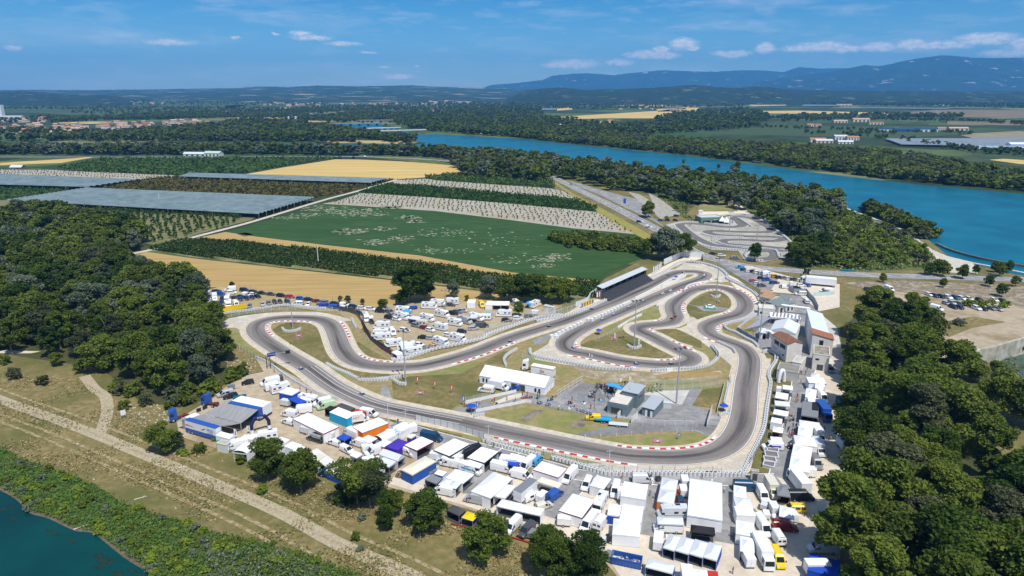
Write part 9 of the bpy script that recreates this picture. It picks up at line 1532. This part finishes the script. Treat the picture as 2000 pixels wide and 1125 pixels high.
def barn(x,y,L_,W_,H_,deg,wall,roofm,label,rh=2.5):
 p=P(x,y);rt=empty('barn',(p.x,p.y,0),R(deg));link('wall',MB().box(-L_/2,L_/2,-W_/2,W_/2,0,H_).mesh(0,wall),rt);e=.5
 mb=MB().add([(-L_/2-e,-W_/2-e,H_-.1),(L_/2+e,-W_/2-e,H_-.1),(L_/2+e,0,H_+rh),(-L_/2-e,0,H_+rh),(-L_/2-e,W_/2+e,H_-.1),(L_/2+e,W_/2+e,H_-.1)],[(0,1,2,3),(3,2,5,4)]);link('roof',mb.mesh(0,roofm),rt)
 link('gable',MB().add([(-L_/2,-W_/2,H_),(-L_/2,W_/2,H_),(-L_/2,0,H_+rh-.1),(L_/2,-W_/2,H_),(L_/2,W_/2,H_),(L_/2,0,H_+rh-.1)],[(0,1,2),(3,4,5)]).mesh(0,wall),rt)
 for k in range(4):link('door',MB().box(-L_*.38+k*L_*.24,-L_*.28+k*L_*.24,-W_/2-.06,-W_/2,0,H_*.7).mesh(0,cp('dgrey')),rt)
 tag(rt,label,'farm building')
W_,R_=wl[1],rl[0]
for a in[(1596,278,28,12,6,-5,W_,rl[0],'white farmhouse with orange roof at the left of the riverside farm'),(1608,279,30,14,4.5,-5,wl[0],cp('lgrey'),'long low farm shed with pale roof at the riverside farm'),(1640,273,24,16,7,-5,W_,cp('lgrey'),'grey-roofed barn in the middle of the riverside farm'),(1664,274,22,12,6,-5,W_,rl[0],'orange-roofed house at the right of the riverside farm'),(1650,281,26,10,4,-5,W_,cp('lgrey'),'low white shed in front of the riverside farm'),(1680,238,50,16,9,0,wl[0],rl[3],'large cream farm building with tan roof beyond the river'),(1640,240,40,14,6,0,wl[0],rl[3],'long tan farm building left of the large cream one'),(1710,243,40,12,5,0,W_,rl[2],'white building with dark red roof right of the cream one'),(1730,256,40,14,5,-3,W_,cp('petrol'),'white barn at the left end of the blue roofs'),(1765,257,46,18,5,-3,cp('blue'),cp('petrol'),'long barn with dark blue roof'),(1808,257,44,20,6,-3,W_,cp('petrol'),'white-ended barn with dark blue roof'),(1838,254,20,12,5,-3,W_,rl[0],'small orange-roofed building right of the blue roofs'),(1870,255,44,14,6,-3,wl[0],rl[3],'cream farm with tan roof by the stony field'),(1583,247,20,10,5,0,W_,rl[0],'small red-roofed farmhouse beyond the orchards'),(1596,247,18,10,5,0,W_,rl[2],'white farmhouse beside the small red-roofed one'),(1180,243,60,14,5,0,wl[1],cp('yellow'),'long shed with yellowish roof beyond the wood'),(1192,240,16,10,7,0,W_,rl[0],'red-roofed house behind the yellowish shed'),(1100,247,70,12,4,0,W_,cp('lgrey'),'low white greenhouse block behind the river wood'),(418,305,24,12,5,-8,cp('offwhite'),paint('mint',(.45,.6,.5)),'white shed with mint green roof by the far road'),(383,304,34,10,3,-5,cp('lgrey'),cp('lgrey'),'low grey shelter left of the mint-roofed shed'),(35,330,14,8,2.5,0,cp('grey'),cp('lgrey'),'small grey field hut in the stony rows'),(1990,288,36,14,6,-4,cp('white'),cp('white'),'white packing hall at the right edge'),(1648,206,90,20,6,0,W_,rl[3],'long white farm building in front of the far wood'),(1840,207,30,14,7,0,W_,rl[0],'house beside the far greenhouses'),(1320,216,60,16,6,0,wl[0],rl[0],'red barn among the far wheat fields'),(905,201,120,30,8,0,wl[0],rl[1],'long pink factory in the far town'),(20,231,90,20,6,-2,W_,cp('lgrey'),'long white store beside the white tower'),(590,232,90,20,5,0,wl[1],cp('lgrey'),'pale store near the dam'),(600,226,40,14,6,0,W_,rl[0],'red-roofed store near the dam')]:barn(*a)
p=P(3,229);rt=empty('silo_tower',(p.x,p.y,0));link('shaft',MB().box(-9,9,-8,8,0,42).mesh(0,cp('white')),rt);link('emblem',MB().box(-3,3,-8.1,-8,24,32).mesh(0,cp('navy')),rt);tag(rt,'tall white grain tower at the left edge','tower')
net([(1760,282),(1728,270.5),(2060,270),(2060,287)],'wide grey-blue netted greenhouse roof beyond the river',10,M('grey_netting',(.20,.235,.27),(.15,.18,.21),.05));net([(437,224.6),(438,222),(548,221.5),(548,224.8)],'pale blue greenhouses in the left distance',3,nm_);net([(1160,247.6),(1200,243.5),(1300,242.5),(1290,246)],'dark blue netted plot behind the yellowish shed',3,nm_);net([(1690,211.3),(1695,209.5),(1860,211),(1850,212.8)],'far blue greenhouse strip behind the farms',3,nm_);net([(1045,215),(1047,211),(1088,211.5),(1085,215)],'small bright blue greenhouse at the foot of the hill',2,nm_);net([(1565,207.5),(1570,204),(1640,204.5),(1640,207)],'far blue greenhouse plot near the wood',2,nm_)
tb=MB();a0,b0=P(1850,287),P(2080,300);n_=22
rt=empty('greenhouse',(a0.x,a0.y,0));d=(P(2070,283)-a0);e=Vector((.25,-1,0)).normalized()*62
for k in range(n_):
 q=d*(k/n_);q1=d*((k+1)/n_);pr=[]
 for s in range(7):t=s/6;pt=q.lerp(q1,t);pr.append((pt,1.2+2.6*math.sin(math.pi*t)))
 tb_=MB()
 for(u,zu),(w,zw)in zip(pr,pr[1:]):tb_.quad((u.x,u.y,zu),(w.x,w.y,zw),(w.x+e.x,w.y+e.y,zw),(u.x+e.x,u.y+e.y,zu),1 if zu<2.2 and zw<3 else 0)
 link('tunnel',tb_.mesh(0,(paint('tunnel_film',(.35,.5,.58),.4),cp('white'))),rt)
tag(rt,'row of white-ribbed plastic tunnels at the right edge','greenhouse')
g=random.Random(6);mb=MB()
for k in range(260):
 x,y=g.choice([(g.uniform(1700,1990),g.uniform(700,740)),(g.uniform(250,330),g.uniform(790,830)),(g.uniform(440,500),g.uniform(700,730)),(g.uniform(150,900),g.uniform(840,960))]);p=P(x,y);s=g.uniform(.1,.35);v,f=ball((p.x,p.y,.2),s,5,3);mb.add([(a+g.uniform(-.2,.2)*s,b+g.uniform(-.2,.2)*s,c*.8)for a,b,c in v],f)
tag(mb.build('stones',M('pale_stone',(.55,.52,.45),(.42,.40,.34),2)),'pale stones and debris scattered on the dry slopes','stones',kind='stuff')
for x,y,l in[(355,815+100,'pale driftwood branch near the bank bushes'),(275,975,'long pale driftwood log on the slope'),(158,1032,'bleached log at the water edge')]:
 p=P(x,y);tag(MB().tube((-1.4,0,.25),(1.3,.3,.3),.12,.07,6).tube((.3,.1,.3),(.9,.9,.4),.06,.03,5).build('log',M('bleached_wood',(.6,.56,.48)),None,(p.x,p.y,0),g.uniform(-.5,.8)),l,'log')
for x,y,l in[(1108,933,'black wheeled bin beside the tyre wall, left'),(976,890,'black wheeled bin beside the white lamp post'),(1285,937,'black wheeled bin at the alley top')]:
 p=P(x,y+4);rt=empty('wheeled_bin',(p.x,p.y,.26),.3);link('tub',MB().prism([(-.5,.1),(-.6,1.0),(.6,1.0),(.5,.1)][::-1],-.5,.5).mesh(0,cp('dgrey')),rt);link('lid',MB().prism([(-.63,1.0),(-.6,1.12),(.6,1.2),(.63,1.0)],-.52,.52).mesh(0,blackp),rt);wheels(rt,(.4,),.4,.12,.06);tag(rt,l,'bin')
for x0,y0,x1,y1,c,l in[(635,1075,705,1125,'green','small green toilet cabin at the paddock edge')]:
 p=P(*fr(E1,[(670,1120)])[0]);rt=empty('toilet_cabin',(p.x,p.y+.5,.25),.3);link('body',MB().box(-.55,.55,-.55,.55,0,2.1).box(-.6,.6,-.6,.6,2.1,2.25).mesh(0,cp('green')),rt);link('door',MB().box(-.4,.4,-.58,-.55,.1,1.95).mesh(0,paint('mid_green',(.05,.35,.16),.5)),rt);tag(rt,l,'toilet')
building(E1,[(660,1050),(690,1005),(808,1030),(770,1075)],2.3,'white cage trailer with wire sides by the green cabin',cp('offwhite'),M('plywood',(.45,.38,.25),(.38,.31,.2),1),name='trailer',cat='trailer')
lb={o.get('label'):o for o in C.objects if o.get('label')}
def roof_text(lab,s,size,col,dz,rot=0,dx=0,dy=0):
 t=lb.get(lab)
 if t:text3(s,size,cp(col),t,(dx,dy,dz),(0,0,rot))
def side_text(lab,s,size,col,y,z,x=0,back=False):
 t=lb.get(lab)
 if t:text3(s,size,cp(col),t,(x,y,z),(math.pi/2,0,math.pi if back else 0))
side_text('brown and black lettered van on the lane','DCC RACE',.9,'white',1.04,1.4,-.4,True)
roof_text('big blue tent with white letters below the poplar','DKT',1.1,'white',2.95,0,0,1.2)
roof_text('long white tunnel-shaped tent with blue lettering','LP TENT',1.5,'sky',3.62,0,1.5,0)
side_text('white box truck with orange lettering between cyan and orange tents','KART',1.1,'orange',-1.13,2.0,-1)
lab_seen={}
for o in C.objects:
 if o.parent is None and o.get('label')and not o.get('group'):lab_seen.setdefault(o['label'],[]).append(o.name)
for k,v in lab_seen.items():
 if len(v)>1:print('DUP',k,len(v))
 if not 4<=len(k.split())<=16:print('LEN',k)
 # haze
hz=MB().box(-18200,18200,-390,18700,-5,900)
hm=bpy.data.materials.new('haze');hm.use_nodes=True;ht=hm.node_tree
for n_ in list(ht.nodes):
 if n_.type!='OUTPUT_MATERIAL':ht.nodes.remove(n_)
pv=ht.nodes.new('ShaderNodeVolumePrincipled');pv.inputs['Color'].default_value=(.13,.48,.97,1);pv.inputs['Density'].default_value=6.8e-5;pv.inputs['Anisotropy'].default_value=0
ht.links.new(pv.outputs[0],[n_ for n_ in ht.nodes if n_.type=='OUTPUT_MATERIAL'][0].inputs['Volume'])
tag(hz.build('haze',hm),'pale blue summer haze over the far plain','haze',kind='stuff')
